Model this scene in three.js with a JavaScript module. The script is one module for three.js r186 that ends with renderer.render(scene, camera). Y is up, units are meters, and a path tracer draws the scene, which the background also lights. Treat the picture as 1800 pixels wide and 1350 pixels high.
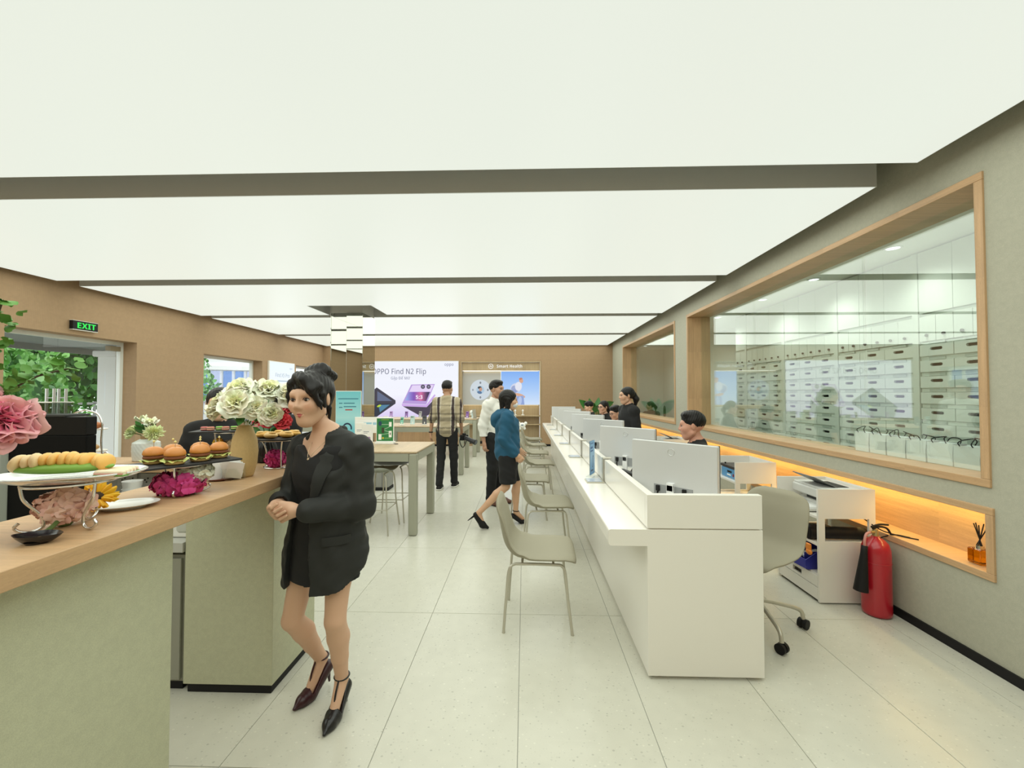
import * as THREE from 'three';
import { RoundedBoxGeometry } from 'three/addons/geometries/RoundedBoxGeometry.js';
import { mergeGeometries } from 'three/addons/utils/BufferGeometryUtils.js';
import { RectAreaLightUniformsLib } from 'three/addons/lights/RectAreaLightUniformsLib.js';
import { FontLoader } from 'three/addons/loaders/FontLoader.js';
import { TextGeometry } from 'three/addons/geometries/TextGeometry.js';

// ---------- camera, sky, large lights, exposure ----------
const scene = new THREE.Scene();
const camera = new THREE.PerspectiveCamera(2 * Math.atan(675 / 734) * 180 / Math.PI, 1800 / 1350, 0.05, 200);
camera.position.set(0, 1.5, 0);
camera.rotation.order = 'YXZ';
camera.rotation.set(Math.atan(17.5 / 734), Math.atan(22 / 734), 0);
const renderer = new THREE.WebGLRenderer({ antialias: true });
renderer.toneMapping = THREE.LinearToneMapping;
renderer.toneMappingExposure = 1.0;
renderer.shadowMap.enabled = true;
RectAreaLightUniformsLib.init();
scene.background = new THREE.Color().setRGB(2.1, 2.2, 2.25);          // overcast daylight outside the shop windows
const PANEL = new THREE.Color().setRGB(0.95, 1.0, 0.885), PANEL_GLOW = 0.84, PANEL_LIGHT = 1.18;   // the luminous stretch ceiling
const CEIL = 2.9, WX = 2.53, LX = -5.9, BZ = -12.05, RZ = 2.3;           // light plane, right wall, left wall, back wall, rear wall
const panels = [[-12.0, -9.88], [-9.62, -7.51], [-7.27, -5.22], [-4.96, -2.86], [-2.57, -0.45], [-0.19, 1.95]];
const PX0 = -5.78, PX1 = 2.38;
function panelLight(x0, x1, z0, z1, parent) {
  const l = new THREE.RectAreaLight(PANEL, PANEL_LIGHT, x1 - x0 - 0.01, z1 - z0 - 0.01);
  l.position.set((x0 + x1) / 2, CEIL - 0.004, (z0 + z1) / 2); l.rotation.x = -Math.PI / 2; parent.add(l);
}

// ---------- helpers ----------
const { sin, cos, PI, sqrt, abs, min, max, floor, hypot, atan2 } = Math;
let seedN = 7;
function rnd() { seedN = (seedN + 0x6d2b79f5) | 0; let t = Math.imul(seedN ^ (seedN >>> 15), 1 | seedN); t = (t + Math.imul(t ^ (t >>> 7), 61 | t)) ^ t; return ((t ^ (t >>> 14)) >>> 0) / 4294967296; }
const R = (a, b) => a + (b - a) * rnd();
const V = (x, y, z) => new THREE.Vector3(x, y, z);
const col = (c) => Array.isArray(c) ? new THREE.Color().setRGB(...c) : new THREE.Color(c);
function mat(c, rough = 0.6, o = {}) { const { metal = 0, ...rest } = o; return new THREE.MeshPhysicalMaterial({ color: col(c), roughness: rough, metalness: metal, ...rest }); }
const taken = {};
function numbered(n) { const k = (taken[n] = (taken[n] ?? -1) + 1); return k ? n + '_' + String(k).padStart(3, '0') : n; }
function tag(o, label, category, group, kind) { if (label) o.userData.label = label; if (category) o.userData.category = category; if (group) o.userData.group = group; if (kind) o.userData.kind = kind; return o; }
function thing(name, label, category, [x, y, z] = [0, 0, 0], ry = 0, group) {
  const o = new THREE.Group(); o.name = numbered(name); scene.add(o); o.position.set(x, y, z); o.rotation.y = ry; return tag(o, label, category, group);
}
function part(parent, name, geo, m, label) { const o = new THREE.Mesh(Array.isArray(geo) ? merge(geo) : geo, m); o.name = name; parent.add(o); if (label) o.userData.label = label; return o; }
function solo(name, geo, m, label, category, pos = [0, 0, 0], ry = 0, group) { const o = new THREE.Mesh(Array.isArray(geo) ? merge(geo) : geo, m); o.name = numbered(name); scene.add(o); o.position.set(...pos); o.rotation.y = ry; return tag(o, label, category, group); }
function struct(name, geo, m) { const o = geo ? new THREE.Mesh(Array.isArray(geo) ? merge(geo) : geo, m) : new THREE.Group(); o.name = numbered(name); scene.add(o); o.userData.kind = 'structure'; return o; }
function dup(root, [x, y, z], ry, label, group) { const r = root.clone(); r.name = numbered(root.name.replace(/_\d{3}$/, '')); scene.add(r); r.position.set(x, y, z); r.rotation.set(0, ry, 0); r.userData = { ...root.userData }; if (label) r.userData.label = label; if (group) r.userData.group = group; return r; }
function merge(list) {
  const a = list.flat(9).map((g) => { let h = g.index ? g.toNonIndexed() : g.clone(); for (const k of Object.keys(h.attributes)) if (!['position', 'normal', 'uv', 'color'].includes(k)) h.deleteAttribute(k); if (!h.attributes.normal) h.computeVertexNormals(); if (!h.attributes.uv) h.setAttribute('uv', new THREE.BufferAttribute(new Float32Array(h.attributes.position.count * 2), 2)); return h; });
  const c = a.some((g) => g.attributes.color);
  if (c) for (const g of a) if (!g.attributes.color) g.setAttribute('color', new THREE.BufferAttribute(new Float32Array(g.attributes.position.count * 3).fill(1), 3));
  return mergeGeometries(a);
}
// texture coordinates in metres, from the face's main direction
function uvm(g, s = 1, swap = false) {
  if (g.index) g = g.toNonIndexed();
  const p = g.attributes.position, n = g.attributes.normal, uv = new Float32Array(p.count * 2);
  for (let i = 0; i < p.count; i++) {
    const ax = abs(n.getX(i)), ay = abs(n.getY(i)), az = abs(n.getZ(i)); let a, b;
    if (ay >= ax && ay >= az) { a = p.getX(i); b = p.getZ(i); } else if (ax >= az) { a = p.getZ(i); b = p.getY(i); } else { a = p.getX(i); b = p.getY(i); }
    uv[i * 2] = (swap ? b : a) * s; uv[i * 2 + 1] = (swap ? a : b) * s;
  }
  g.setAttribute('uv', new THREE.BufferAttribute(uv, 2)); return g;
}
function bb(x0, x1, y0, y1, z0, z1, r = 0.003) { const g = new RoundedBoxGeometry(x1 - x0, y1 - y0, z1 - z0, 1, min(r, (x1 - x0) / 2.1, (y1 - y0) / 2.1, (z1 - z0) / 2.1)); g.translate((x0 + x1) / 2, (y0 + y1) / 2, (z0 + z1) / 2); return uvm(g); }
function bx(w, h, d, x = 0, y = 0, z = 0, r = 0.003) { return bb(x - w / 2, x + w / 2, y - h / 2, y + h / 2, z - d / 2, z + d / 2, r); }
function sb(x0, x1, y0, y1, z0, z1) { const g = new THREE.BoxGeometry(x1 - x0, y1 - y0, z1 - z0); g.translate((x0 + x1) / 2, (y0 + y1) / 2, (z0 + z1) / 2); return uvm(g); }
function tube(pts, r, seg = 24, rs = 8, closed = false) { const c = pts.getPoint ? pts : new THREE.CatmullRomCurve3(pts.map((p) => Array.isArray(p) ? V(...p) : p), closed, 'centripetal'); return new THREE.TubeGeometry(c, seg, r, rs, closed); }
// a tube with sharp-ish bends and closed ends
function rod(a, b, r, r2 = r, seg = 10) { const A = V(...a), B = V(...b), d = B.clone().sub(A), g = new THREE.CylinderGeometry(r2, r, d.length(), seg, 1); g.applyQuaternion(new THREE.Quaternion().setFromUnitVectors(V(0, 1, 0), d.clone().normalize())); g.translate((A.x + B.x) / 2, (A.y + B.y) / 2, (A.z + B.z) / 2); return g; }
function lathe(p, seg = 32) { return new THREE.LatheGeometry(p.map(([x, y]) => new THREE.Vector2(x, y)), seg); }
function cyl(r1, r2, h, x = 0, y = 0, z = 0, seg = 24) { const g = new THREE.CylinderGeometry(r2, r1, h, seg); g.translate(x, y + h / 2, z); return g; }
function sph(r, x = 0, y = 0, z = 0, sx = 1, sy = 1, sz = 1, w = 16, h = 12) { const g = new THREE.SphereGeometry(r, w, h); g.scale(sx, sy, sz); g.translate(x, y, z); return g; }
function ext(shape, depth, o = {}) { return new THREE.ExtrudeGeometry(shape, { depth, bevelEnabled: false, curveSegments: 8, ...o }); }
function rectShape(x0, x1, y0, y1, r = 0) { const s = new THREE.Shape(); if (!r) { s.moveTo(x0, y0); s.lineTo(x1, y0); s.lineTo(x1, y1); s.lineTo(x0, y1); s.closePath(); return s; } s.moveTo(x0 + r, y0); s.lineTo(x1 - r, y0); s.quadraticCurveTo(x1, y0, x1, y0 + r); s.lineTo(x1, y1 - r); s.quadraticCurveTo(x1, y1, x1 - r, y1); s.lineTo(x0 + r, y1); s.quadraticCurveTo(x0, y1, x0, y1 - r); s.lineTo(x0, y0 + r); s.quadraticCurveTo(x0, y0, x0 + r, y0); return s; }
const polyShape = (pts) => { const s = new THREE.Shape(); pts.forEach(([x, y], i) => i ? s.lineTo(x, y) : s.moveTo(x, y)); s.closePath(); return s; };
const at = (g, x, y, z, rx = 0, ry = 0, rz = 0, s = 1) => { const h = g.clone(); h.applyMatrix4(new THREE.Matrix4().compose(V(x, y, z), new THREE.Quaternion().setFromEuler(new THREE.Euler(rx, ry, rz, 'YXZ')), Array.isArray(s) ? V(...s) : V(s, s, s))); return h; };
function canvas(w, h, draw) { const c = document.createElement('canvas'); c.width = w; c.height = h; const x = c.getContext('2d'); draw(x, w, h); const t = new THREE.CanvasTexture(c); t.colorSpace = THREE.SRGBColorSpace; t.wrapS = t.wrapT = THREE.RepeatWrapping; return t; }
function dataTex(n, f, rep = 1, srgb = true) { const d = new Uint8Array(n * n * 4); for (let y = 0; y < n; y++) for (let x = 0; x < n; x++) { const c = f(x, y), i = (y * n + x) * 4; for (let k = 0; k < 3; k++) d[i + k] = max(0, min(255, c[k] ?? c)); d[i + 3] = 255; } const t = new THREE.DataTexture(d, n, n); t.magFilter = THREE.LinearFilter; t.wrapS = t.wrapT = THREE.RepeatWrapping; t.repeat.set(rep, rep); if (srgb) t.colorSpace = THREE.SRGBColorSpace; t.needsUpdate = true; return t; }
const hash = (x, y) => { const s = sin(x * 127.1 + y * 311.7) * 43758.5453; return s - floor(s); };
function vnoise(x, y, per) { const ix = floor(x), iy = floor(y), fx = x - ix, fy = y - iy, u = fx * fx * (3 - 2 * fx), v = fy * fy * (3 - 2 * fy), m = (a) => ((a % per) + per) % per; const a = hash(m(ix), m(iy)), b = hash(m(ix + 1), m(iy)), c = hash(m(ix), m(iy + 1)), d = hash(m(ix + 1), m(iy + 1)); return a + (b - a) * u + (c - a) * v + (a - b - c + d) * u * v; }
const clamp = (x, a, b) => max(a, min(b, x)), mix = (a, b, t) => a + (b - a) * t;

// ---------- materials ----------
const fabricTex = dataTex(256, (x, y) => { const w = 226 + 10 * sin(x * PI / 4) + 6 * sin(y * PI / 8) + (hash(x, y) - 0.5) * 14 + (vnoise(x / 24, y / 24, 11) - 0.5) * 8; return [w, w, w]; }, 4);
const fabricBump = dataTex(128, (x, y) => 128 + 60 * sin(x * PI / 4) * sin(y * PI / 4) + (hash(x, y) - 0.5) * 60, 5, false);
const woodTex = dataTex(512, (x, y) => { const w = vnoise(x / 9, y / 170, 57) * 0.5 + vnoise(x / 3, y / 60, 170) * 0.3 + vnoise(x / 60, y / 256, 8) * 0.6; const k = 214 + (w - 0.7) * 34 + (hash(x, floor(y / 6)) - 0.5) * 10; return [k, k * 0.992, k * 0.975]; }, 1.4);
const woodTexZ = woodTex.clone(); woodTexZ.rotation = PI / 2; woodTexZ.needsUpdate = true;
const terrazzo = dataTex(1024, (x, y) => { let k = 238 + (vnoise(x / 40, y / 40, 25) - 0.5) * 5 + (hash(x, y) - 0.5) * 4; const cx = floor(x / 16), cy = floor(y / 16), h = hash(cx + 3, cy + 9); if (h > 0.62) { const px = (cx + 0.2 + 0.6 * hash(cx, cy + 50)) * 16, py = (cy + 0.2 + 0.6 * hash(cx + 70, cy)) * 16, r = 1 + 3.2 * hash(cx + 5, cy + 5) ** 2; if (hypot((x - px) * 0.8, y - py) < r) k += h > 0.9 ? 12 : h > 0.8 ? -26 : -10; } return [k, k, k * 0.985]; }, 1);
const speckle = dataTex(256, (x, y) => 236 + (hash(x, y) - 0.5) * 22 + (vnoise(x / 12, y / 12, 21) - 0.5) * 8, 3);
const M = {
  tan: mat([0.495, 0.33, 0.19], 0.85, { map: fabricTex, bumpMap: fabricBump, bumpScale: 0.0006 }),
  sage: mat([0.6, 0.61, 0.435], 0.7, { map: speckle }),
  wallgrey: mat([0.52, 0.51, 0.41], 0.8, { map: speckle }),
  oak: mat([0.77, 0.5, 0.28], 0.5, { map: woodTex }),
  oakz: mat([0.77, 0.5, 0.28], 0.45, { map: woodTexZ }),
  oaklight: mat([0.72, 0.55, 0.36], 0.5, { map: woodTex }),
  tile: [0, 1, 2].map((i) => { const t = terrazzo.clone(); t.repeat.set(0.9, 0.9); t.offset.set(i * 0.37, i * 0.61); t.needsUpdate = true; return mat([0.71 - i * 0.006, 0.695 - i * 0.006, 0.62 - i * 0.006], 0.26, { map: t, specularIntensity: 0.8 }); }),
  grout: mat([0.4, 0.4, 0.36], 0.9),
  white: mat([0.85, 0.82, 0.755], 0.28, { clearcoat: 0.3, clearcoatRoughness: 0.2 }),
  whitemat: mat([0.84, 0.835, 0.79], 0.6),
  greyframe: mat([0.6, 0.61, 0.6], 0.5),
  black: mat([0.01, 0.0095, 0.01], 0.55, { specularIntensity: 0.5 }),
  blackgloss: mat([0.008, 0.008, 0.009], 0.18),
  charcoal: mat([0.035, 0.036, 0.035], 0.7),
  chrome: mat([0.75, 0.75, 0.74], 0.18, { metal: 1 }),
  steel: mat([0.55, 0.54, 0.5], 0.35, { metal: 1 }),
  pewter: mat([0.45, 0.43, 0.38], 0.3, { metal: 1 }),
  sagemetal: mat([0.40, 0.40, 0.32], 0.45, { metal: 0.25 }),
  champagne: mat([0.56, 0.535, 0.45], 0.4, { metal: 0.5 }),
  glass: new THREE.MeshPhysicalMaterial({ color: col([0.92, 0.97, 0.945]), roughness: 0.0, transmission: 1, ior: 2.0, specularIntensity: 1 }),
  clear: new THREE.MeshPhysicalMaterial({ color: col([0.96, 0.98, 0.97]), roughness: 0.0, transmission: 1, ior: 1.45 }),
  mirror: mat([0.52, 0.53, 0.48], 0.015, { metal: 1 }),
  silver: mat([0.67, 0.68, 0.69], 0.34, { metal: 0.2 }),
  offwhite: mat([0.74, 0.72, 0.65], 0.5),
  paper: mat([0.9, 0.9, 0.88], 0.75),
  chairgrey: mat([0.385, 0.355, 0.26], 0.75, { map: speckle, sheen: 0.3, sheenColor: col([0.6, 0.6, 0.5]), sheenRoughness: 0.6 }),
  leaf: mat([0.055, 0.2, 0.035], 0.5, { side: THREE.DoubleSide }),
  leaf2: mat([0.12, 0.3, 0.05], 0.55, { side: THREE.DoubleSide }),
  stem: mat([0.11, 0.18, 0.05], 0.6),
};
const emis = (c, i = 1, map) => { const m = new THREE.MeshStandardMaterial({ color: 0x000000, roughness: 0.4 }); m.emissive = col(c); m.emissiveIntensity = i; if (map) { m.emissiveMap = map; } return m; };

// ---------- the setting ----------
{ // floor: terrazzo slabs 0.6 x 1.2 m on a grout bed
  const fl = struct('floor', sb(LX - 0.3, 4.2, -0.16, -0.004, BZ - 0.2, RZ + 0.2), M.grout);
  const g = bb(-0.2985, 0.2985, -0.02, 0, -0.5985, 0.5985, 0.0012);
  for (let r = 0; r < 13; r++) for (let c = -10; c < 7; c++) {
    let x0 = -0.03 + c * 0.6, z0 = -1.68 - (r - 4) * 1.2 + (c * 0);
    if (z0 < BZ - 0.5 || z0 - 1.2 > RZ) continue;
    const t = part(fl, 'tile', g, M.tile[floor(rnd() * 3)]); t.position.set(x0 + 0.3, 0, z0 - 0.6); t.rotation.y = rnd() > 0.5 ? PI : 0;
  }
}
{ // ceiling slab and the hanging light boxes
  struct('ceiling', sb(LX - 0.3, 4.2, 3.28, 3.4, BZ - 0.2, RZ + 0.2), mat([0.6, 0.61, 0.6], 0.9));
  panels.forEach(([z0, z1], i) => {
    const notch = i === 2;
    const t = thing('ceiling_light_panel', ['luminous ceiling panel farthest away, meeting the wall of screens', 'luminous ceiling panel second from the wall of screens', 'luminous ceiling panel notched around the mirrored column', 'luminous ceiling panel second from the camera, in front of the wide grey gap', 'large luminous ceiling panel overhead, filling the top of the photo', 'luminous ceiling panel behind the camera, out of the photo'][i], 'ceiling light');
    const pts = notch ? [[PX0, -z1], [PX1, -z1], [PX1, -z0], [-2.43, -z0], [-2.43, 6.5], [-3.45, 6.5], [-3.45, -z0], [PX0, -z0]] : [[PX0, -z1], [PX1, -z1], [PX1, -z0], [PX0, -z0]];
    const frame = ext(polyShape(pts), 0.24); frame.rotateX(-PI / 2); frame.translate(0, CEIL, 0);
    part(t, 'frame', frame, M.greyframe);
    const pts2 = notch ? [[PX0 + .006, -z1 + .006], [PX1 - .006, -z1 + .006], [PX1 - .006, -z0 - .006], [-2.424, -z0 - .006], [-2.424, 6.494], [-3.456, 6.494], [-3.456, -z0 - .006], [PX0 + .006, -z0 - .006]] : [[PX0 + .006, -z1 + .006], [PX1 - .006, -z1 + .006], [PX1 - .006, -z0 - .006], [PX0 + .006, -z0 - .006]];
    const face = new THREE.ShapeGeometry(polyShape(pts2)); face.rotateX(PI / 2); face.scale(1, 1, -1); face.translate(0, CEIL - 0.002, 0); face.computeVertexNormals();
    part(t, 'light_diffuser', face, emis([PANEL.r, PANEL.g, PANEL.b], PANEL_GLOW), 'glowing white stretch fabric');
    if (notch) { panelLight(PX0, -3.455, z0, z1, t); panelLight(-3.455, -2.425, -6.495, z1, t); panelLight(-2.425, PX1, z0, z1, t); } else panelLight(PX0, PX1, z0, z1, t);
  });
}
function wallShape(a0, a1, y0, y1, holes) { const s = rectShape(a0, a1, y0, y1); for (const h of holes) { const p = new THREE.Path(); p.moveTo(h[0], h[2]); p.lineTo(h[0], h[3]); p.lineTo(h[1], h[3]); p.lineTo(h[1], h[2]); p.closePath(); s.holes.push(p); } return s; }
// a = -z along the side walls
{ // right wall: grey plaster with two wood-lined windows and a long lit niche
  const W = [[2.35, 6.56, 0.99, 2.73], [7.07, 10.8, 0.99, 2.73]], N = [2.34, 10.8, 0.486, 0.882];
  const g = ext(wallShape(-RZ, -BZ + 0.1, 0.0, 3.3, [...W, N]), 0.33); g.rotateY(PI / 2); g.translate(WX, 0, 0);
  const wr = struct('wall_right', uvm(g), M.wallgrey);
  for (const [i, w] of W.entries()) {
    const t = struct('window_' + (i + 1));
    const [a0, a1, y0, y1] = w, th = 0.045, x0 = WX - 0.012, x1 = WX + 0.335;
    part(t, 'window_sill', bb(x0, x1, y0, y0 + th, -a1, -a0), M.oakz); part(t, 'window_head', bb(x0, x1, y1 - th, y1, -a1, -a0), M.oakz);
    part(t, 'window_jamb', bb(x0, x1, y0 + th, y1 - th, -a0 - th, -a0), M.oak); part(t, 'window_jamb', bb(x0, x1, y0 + th, y1 - th, -a1, -a1 + th), M.oak);
    const n = i ? 1 : 3, cuts = i ? [a0 + th, a1 - th] : [a0 + th, 3.42, 5.02, a1 - th];
    for (let k = 0; k < n; k++) { const p = new THREE.PlaneGeometry(cuts[k + 1] - cuts[k] - 0.006, y1 - y0 - 2 * th); p.rotateY(-PI / 2); p.translate(WX + 0.19, (y0 + y1) / 2, -(cuts[k] + cuts[k + 1]) / 2); part(t, 'pane', p, M.glass); part(t, 'pane', p.clone().translate(0.014, 0, 0), M.glass); }
  }
  const nz = struct('trim_1'); const [a0, a1, y0, y1] = N, x0 = WX - 0.012;
  const th = 0.04;
  part(nz, 'niche_bottom', bb(x0, WX + 0.2, y0, y0 + th, -a1, -a0), M.oakz); part(nz, 'niche_top', bb(x0, WX + 0.2, y1 - th, y1, -a1, -a0), M.oakz);
  part(nz, 'niche_end', bb(x0, WX + 0.2, y0 + th, y1 - th, -a0 - th, -a0), M.oak); part(nz, 'niche_end', bb(x0, WX + 0.2, y0 + th, y1 - th, -a1, -a1 + th), M.oak);
  part(nz, 'niche_back', bb(WX + 0.2, WX + 0.215, y0, y1, -a1, -a0), M.oakz);
  const led = thing('led_strip', 'warm light strip under the top of the long wood niche', 'light strip', [WX + 0.13, y1 - th - 0.012, -(a0 + a1) / 2]);
  part(led, 'light_channel', bx(0.03, 0.012, a1 - a0 - 0.12, 0, 0.006, 0), M.oak);
  part(led, 'light_strip', bx(0.022, 0.005, a1 - a0 - 0.13, 0, -0.0025, 0), emis([1, 0.74, 0.27], 1.6));
  const l = new THREE.RectAreaLight(new THREE.Color().setRGB(1, 0.72, 0.25), 36, 0.022, a1 - a0 - 0.14); l.position.set(0, -0.007, 0); l.rotation.x = -PI / 2; led.add(l);
  struct('baseboard_right', sb(WX - 0.012, WX + 0.002, 0.0, 0.055, BZ, RZ), M.black);
}
{ // left wall: tan fabric with the glass door and two windows
  const H = [[4.55, 6.17, 0.0, 2.28], [7.5, 9.22, 0.35, 2.24], [10.6, 11.75, 0.35, 2.24]];
  const g = ext(wallShape(-RZ, -BZ + 0.1, 0, 3.3, H), 0.3); g.rotateY(PI / 2); g.translate(LX - 0.3, 0, 0);
  struct('wall_left', uvm(g), M.tan);
  const fr = mat([0.78, 0.8, 0.76], 0.4);
  H.forEach(([a0, a1, y0, y1], i) => {
    const t = struct(i ? 'window_' + (i + 2) : 'door_1'), x = LX - 0.24, th = 0.05;
    const f = wallShape(a0, a1, y0, y1, [[a0 + th, a1 - th, i ? y0 + th : 0.001, y1 - th]]);
    const fg = ext(f, 0.06); fg.rotateY(PI / 2); fg.translate(x - 0.03, 0, 0); part(t, i ? 'window_frame' : 'door_frame', fg, fr);
    const mid = i ? null : 5.3;
    for (const [b0, b1] of i ? [[a0 + th, a1 - th]] : [[a0 + th, mid - 0.004], [mid + 0.004, a1 - th]]) { const p = new THREE.PlaneGeometry(b1 - b0, y1 - y0 - th * (i ? 2 : 1)); p.rotateY(PI / 2); p.translate(x, i ? (y0 + y1) / 2 : (y1 - th) / 2, -(b0 + b1) / 2); part(t, i ? 'pane' : 'door_leaf', p, M.clear); }
    if (!i) { for (const dz of [-0.07, 0.07, -0.28, 0.28].slice(0, 2)) for (const sx of [-0.05, 0.05]) { const h = part(t, 'door_handle', [rod([x + sx, 0.75, -mid + dz], [x + sx, 1.57, -mid + dz], 0.016), rod([x, 1.45, -mid + dz], [x + sx, 1.45, -mid + dz], 0.008), rod([x, 0.87, -mid + dz], [x + sx, 0.87, -mid + dz], 0.008)], M.steel); }
      part(t, 'door_closer', bb(x - 0.03, x + 0.05, y1 - 0.14, y1 - 0.07, -a1 + 0.06, -a1 + 0.22), mat([0.25, 0.2, 0.12], 0.5)); }
  });
  struct('baseboard_left', [sb(LX - 0.002, LX + 0.012, 0, 0.06, -4.55, RZ), sb(LX - 0.002, LX + 0.012, 0, 0.06, BZ, -6.17)], M.black);
}
{ // back wall with the recess of the wood display unit, and the rear wall behind the camera
  const g = ext(wallShape(LX - 0.3, 4.0, 0, 3.3, [[-1.86, 0.485, 0.06, 2.45]]), 0.3); g.translate(0, 0, BZ - 0.3);
  struct('wall_back', uvm(g), M.tan);
  struct('wall_rear', sb(LX - 0.3, 4.0, 0, 3.3, RZ, RZ + 0.2), M.tan);
  struct('baseboard_back', [sb(LX, -1.87, 0, 0.06, BZ - 0.002, BZ + 0.012), sb(0.49, WX, 0, 0.06, BZ - 0.002, BZ + 0.012)], M.black);
}
{ // storage room behind the right wall
  struct('wall_storage', [sb(3.93, 4.05, 0, 3.3, BZ, RZ), sb(2.86, 4.0, 0, 3.3, BZ, BZ + 0.1), sb(2.86, 4.0, 0, 3.3, -0.75, -0.6)], mat([0.8, 0.82, 0.77], 0.7));
  struct('ceiling_storage', sb(2.86, 4.0, 2.75, 2.85, BZ, -0.6), mat([0.83, 0.84, 0.79], 0.8));
  [-2.67, -3.65, -4.63, -5.61, -6.9, -8.2, -9.6, -11].forEach((z, i) => {
    const t = thing('downlight', ['nearest round downlight, hidden behind the window frame', 'round downlight nearest the camera in the storage room ceiling', 'second round downlight in the storage room ceiling', 'third, smallest round downlight through the near window', 'round downlight hidden behind the pier between windows', 'round downlight hidden above the farther window', 'round downlight in the ceiling seen through the farther window', 'round downlight at the far end of the storage room'][i], 'downlight', [3.16, 2.75, z], 0, 'storage room downlights');
    part(t, 'trim_ring', lathe([[0.048, -0.004], [0.062, -0.006], [0.066, 0], [0.048, 0]], 24), M.whitemat);
    part(t, 'light_disc', cyl(0.047, 0.047, 0.004, 0, -0.003, 0), emis([0.95, 0.97, 1], 2.2));
    const l = new THREE.SpotLight(new THREE.Color().setRGB(0.98, 1, 0.93), 2.0, 0, 1.2, 0.8); l.position.set(0, -0.02, 0); l.target.position.set(0, -2, 0.001); t.add(l, l.target); l.castShadow = true; l.shadow.radius = 3;
  });
}
// ---------- furniture ----------
function rebase(t, p) { t.position.set(...p); for (const c of t.children) c.position.sub(V(...p)); return t; }
// closed surface through rings of points (each ring an array of Vector3)
function loft(rings, caps = true, closedRing = true) {
  const n = rings[0].length, P = [], I = [];
  for (const r of rings) for (const p of r) P.push(p.x, p.y, p.z);
  const m = closedRing ? n : n - 1;
  for (let i = 0; i < rings.length - 1; i++) for (let j = 0; j < m; j++) { const a = i * n + j, b = i * n + (j + 1) % n, c = a + n, d = b + n; I.push(a, c, b, b, c, d); }
  if (caps) for (const [k, f] of [[0, 0], [rings.length - 1, 1]]) { const c = rings[k].reduce((s, p) => s.add(p), V(0, 0, 0)).divideScalar(n); const ci = P.length / 3; P.push(c.x, c.y, c.z); for (let j = 0; j < m; j++) { const a = k * n + j, b = k * n + (j + 1) % n; f ? I.push(ci, b, a) : I.push(ci, a, b); } }
  const g = new THREE.BufferGeometry(); g.setAttribute('position', new THREE.Float32BufferAttribute(P, 3)); g.setIndex(I); g.computeVertexNormals(); return g;
}
{ // --- snack bar ---
  const t = thing('snack_bar', 'oak-topped sage-green bar counter in the left foreground holding the food stands', 'bar counter');
  part(t, 'bar_top', bb(-1.6, -1.15, 1.06, 1.11, -2.55, 0.75, 0.004), M.oakz);
  part(t, 'ledge_top', bb(-3.9, -1.601, 1.06, 1.11, -2.52, -2.28, 0.004), M.oak);
  const p1 = part(t, 'pedestal', bb(-1.55, -1.26, 0.045, 1.06, -1.475, 0.7), M.sage); part(p1, 'plinth', bb(-1.53, -1.275, 0, 0.045, -1.46, 0.68), M.black);
  const p2 = part(t, 'pedestal', bb(-1.715, -1.26, 0.045, 1.06, -2.5, -2.08), M.sage); part(p2, 'plinth', bb(-1.7, -1.27, 0, 0.045, -2.49, -2.09), M.black);
  const bp = part(t, 'back_panel', bb(-3.85, -1.72, 0.0, 1.06, -2.47, -2.43), mat([0.36, 0.38, 0.37], 0.55));
  for (const [i, x] of [-2.36, -2.22].entries()) { part(bp, 'socket_plate', bb(x - 0.06, x + 0.06, 0.955, 1.03, -2.43, -2.424), mat([0.45, 0.47, 0.46], 0.4)); for (const [dx, dy] of [[-.03, 0], [-.012, .01], [-.02, -.012], [.02, 0], [.035, .01], [.028, -.012]]) part(bp, 'socket_hole', cyl(0.0035, 0.0035, 0.004, 0, 0, 0, 8).rotateX(PI / 2).translate(x + dx, 0.99 + dy, -2.424), M.black); }
  rebase(t, [-1.4, 0, -0.9]);
  const c = thing('low_cabinet', 'low grey cabinet seen through the gap under the bar top', 'cabinet');
  part(c, 'carcass', bb(-2.75, -1.722, 0.045, 0.68, -2.42, -2.1), mat([0.25, 0.25, 0.2], 0.6)); part(c, 'worktop', bb(-2.77, -1.72, 0.7, 0.75, -2.425, -2.07), mat([0.5, 0.5, 0.46], 0.4)); part(c, 'plinth', bb(-2.73, -1.74, 0, 0.045, -2.4, -2.11), M.black);
  for (const [a, b] of [[-2.73, -2.24], [-2.235, -1.74]]) part(c, 'drawer_front', bb(a, b, 0.06, 0.665, -2.1, -2.085), mat([0.3, 0.3, 0.245], 0.6));
  rebase(c, [-2.2, 0, -2.25]);
  const w = thing('white_container', 'white container on the low cabinet, glimpsed under the bar top', 'container', [-1.83, 0.75, -2.22]);
  part(w, 'body', bx(0.19, 0.2, 0.16, 0, 0.1, 0, 0.012), M.whitemat); part(w, 'lid', bx(0.1, 0.1, 0.165, 0.06, 0.07, 0.003, 0.02), mat([0.55, 0.56, 0.5], 0.5));
  const cup = thing('paper_cup_stack', 'stack of white paper cups behind the bar', 'paper cups', [-2.16, 0.75, -2.25]);
  for (let k = 0; k < 5; k++) part(cup, 'cup', lathe([[0.0, 0.002], [0.032, 0.002], [0.044, 0.1], [0.046, 0.104], [0.0415, 0.101], [0.03, 0.006], [0, 0.006]], 24).translate(0, k * 0.042, 0), M.paper);
}
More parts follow.
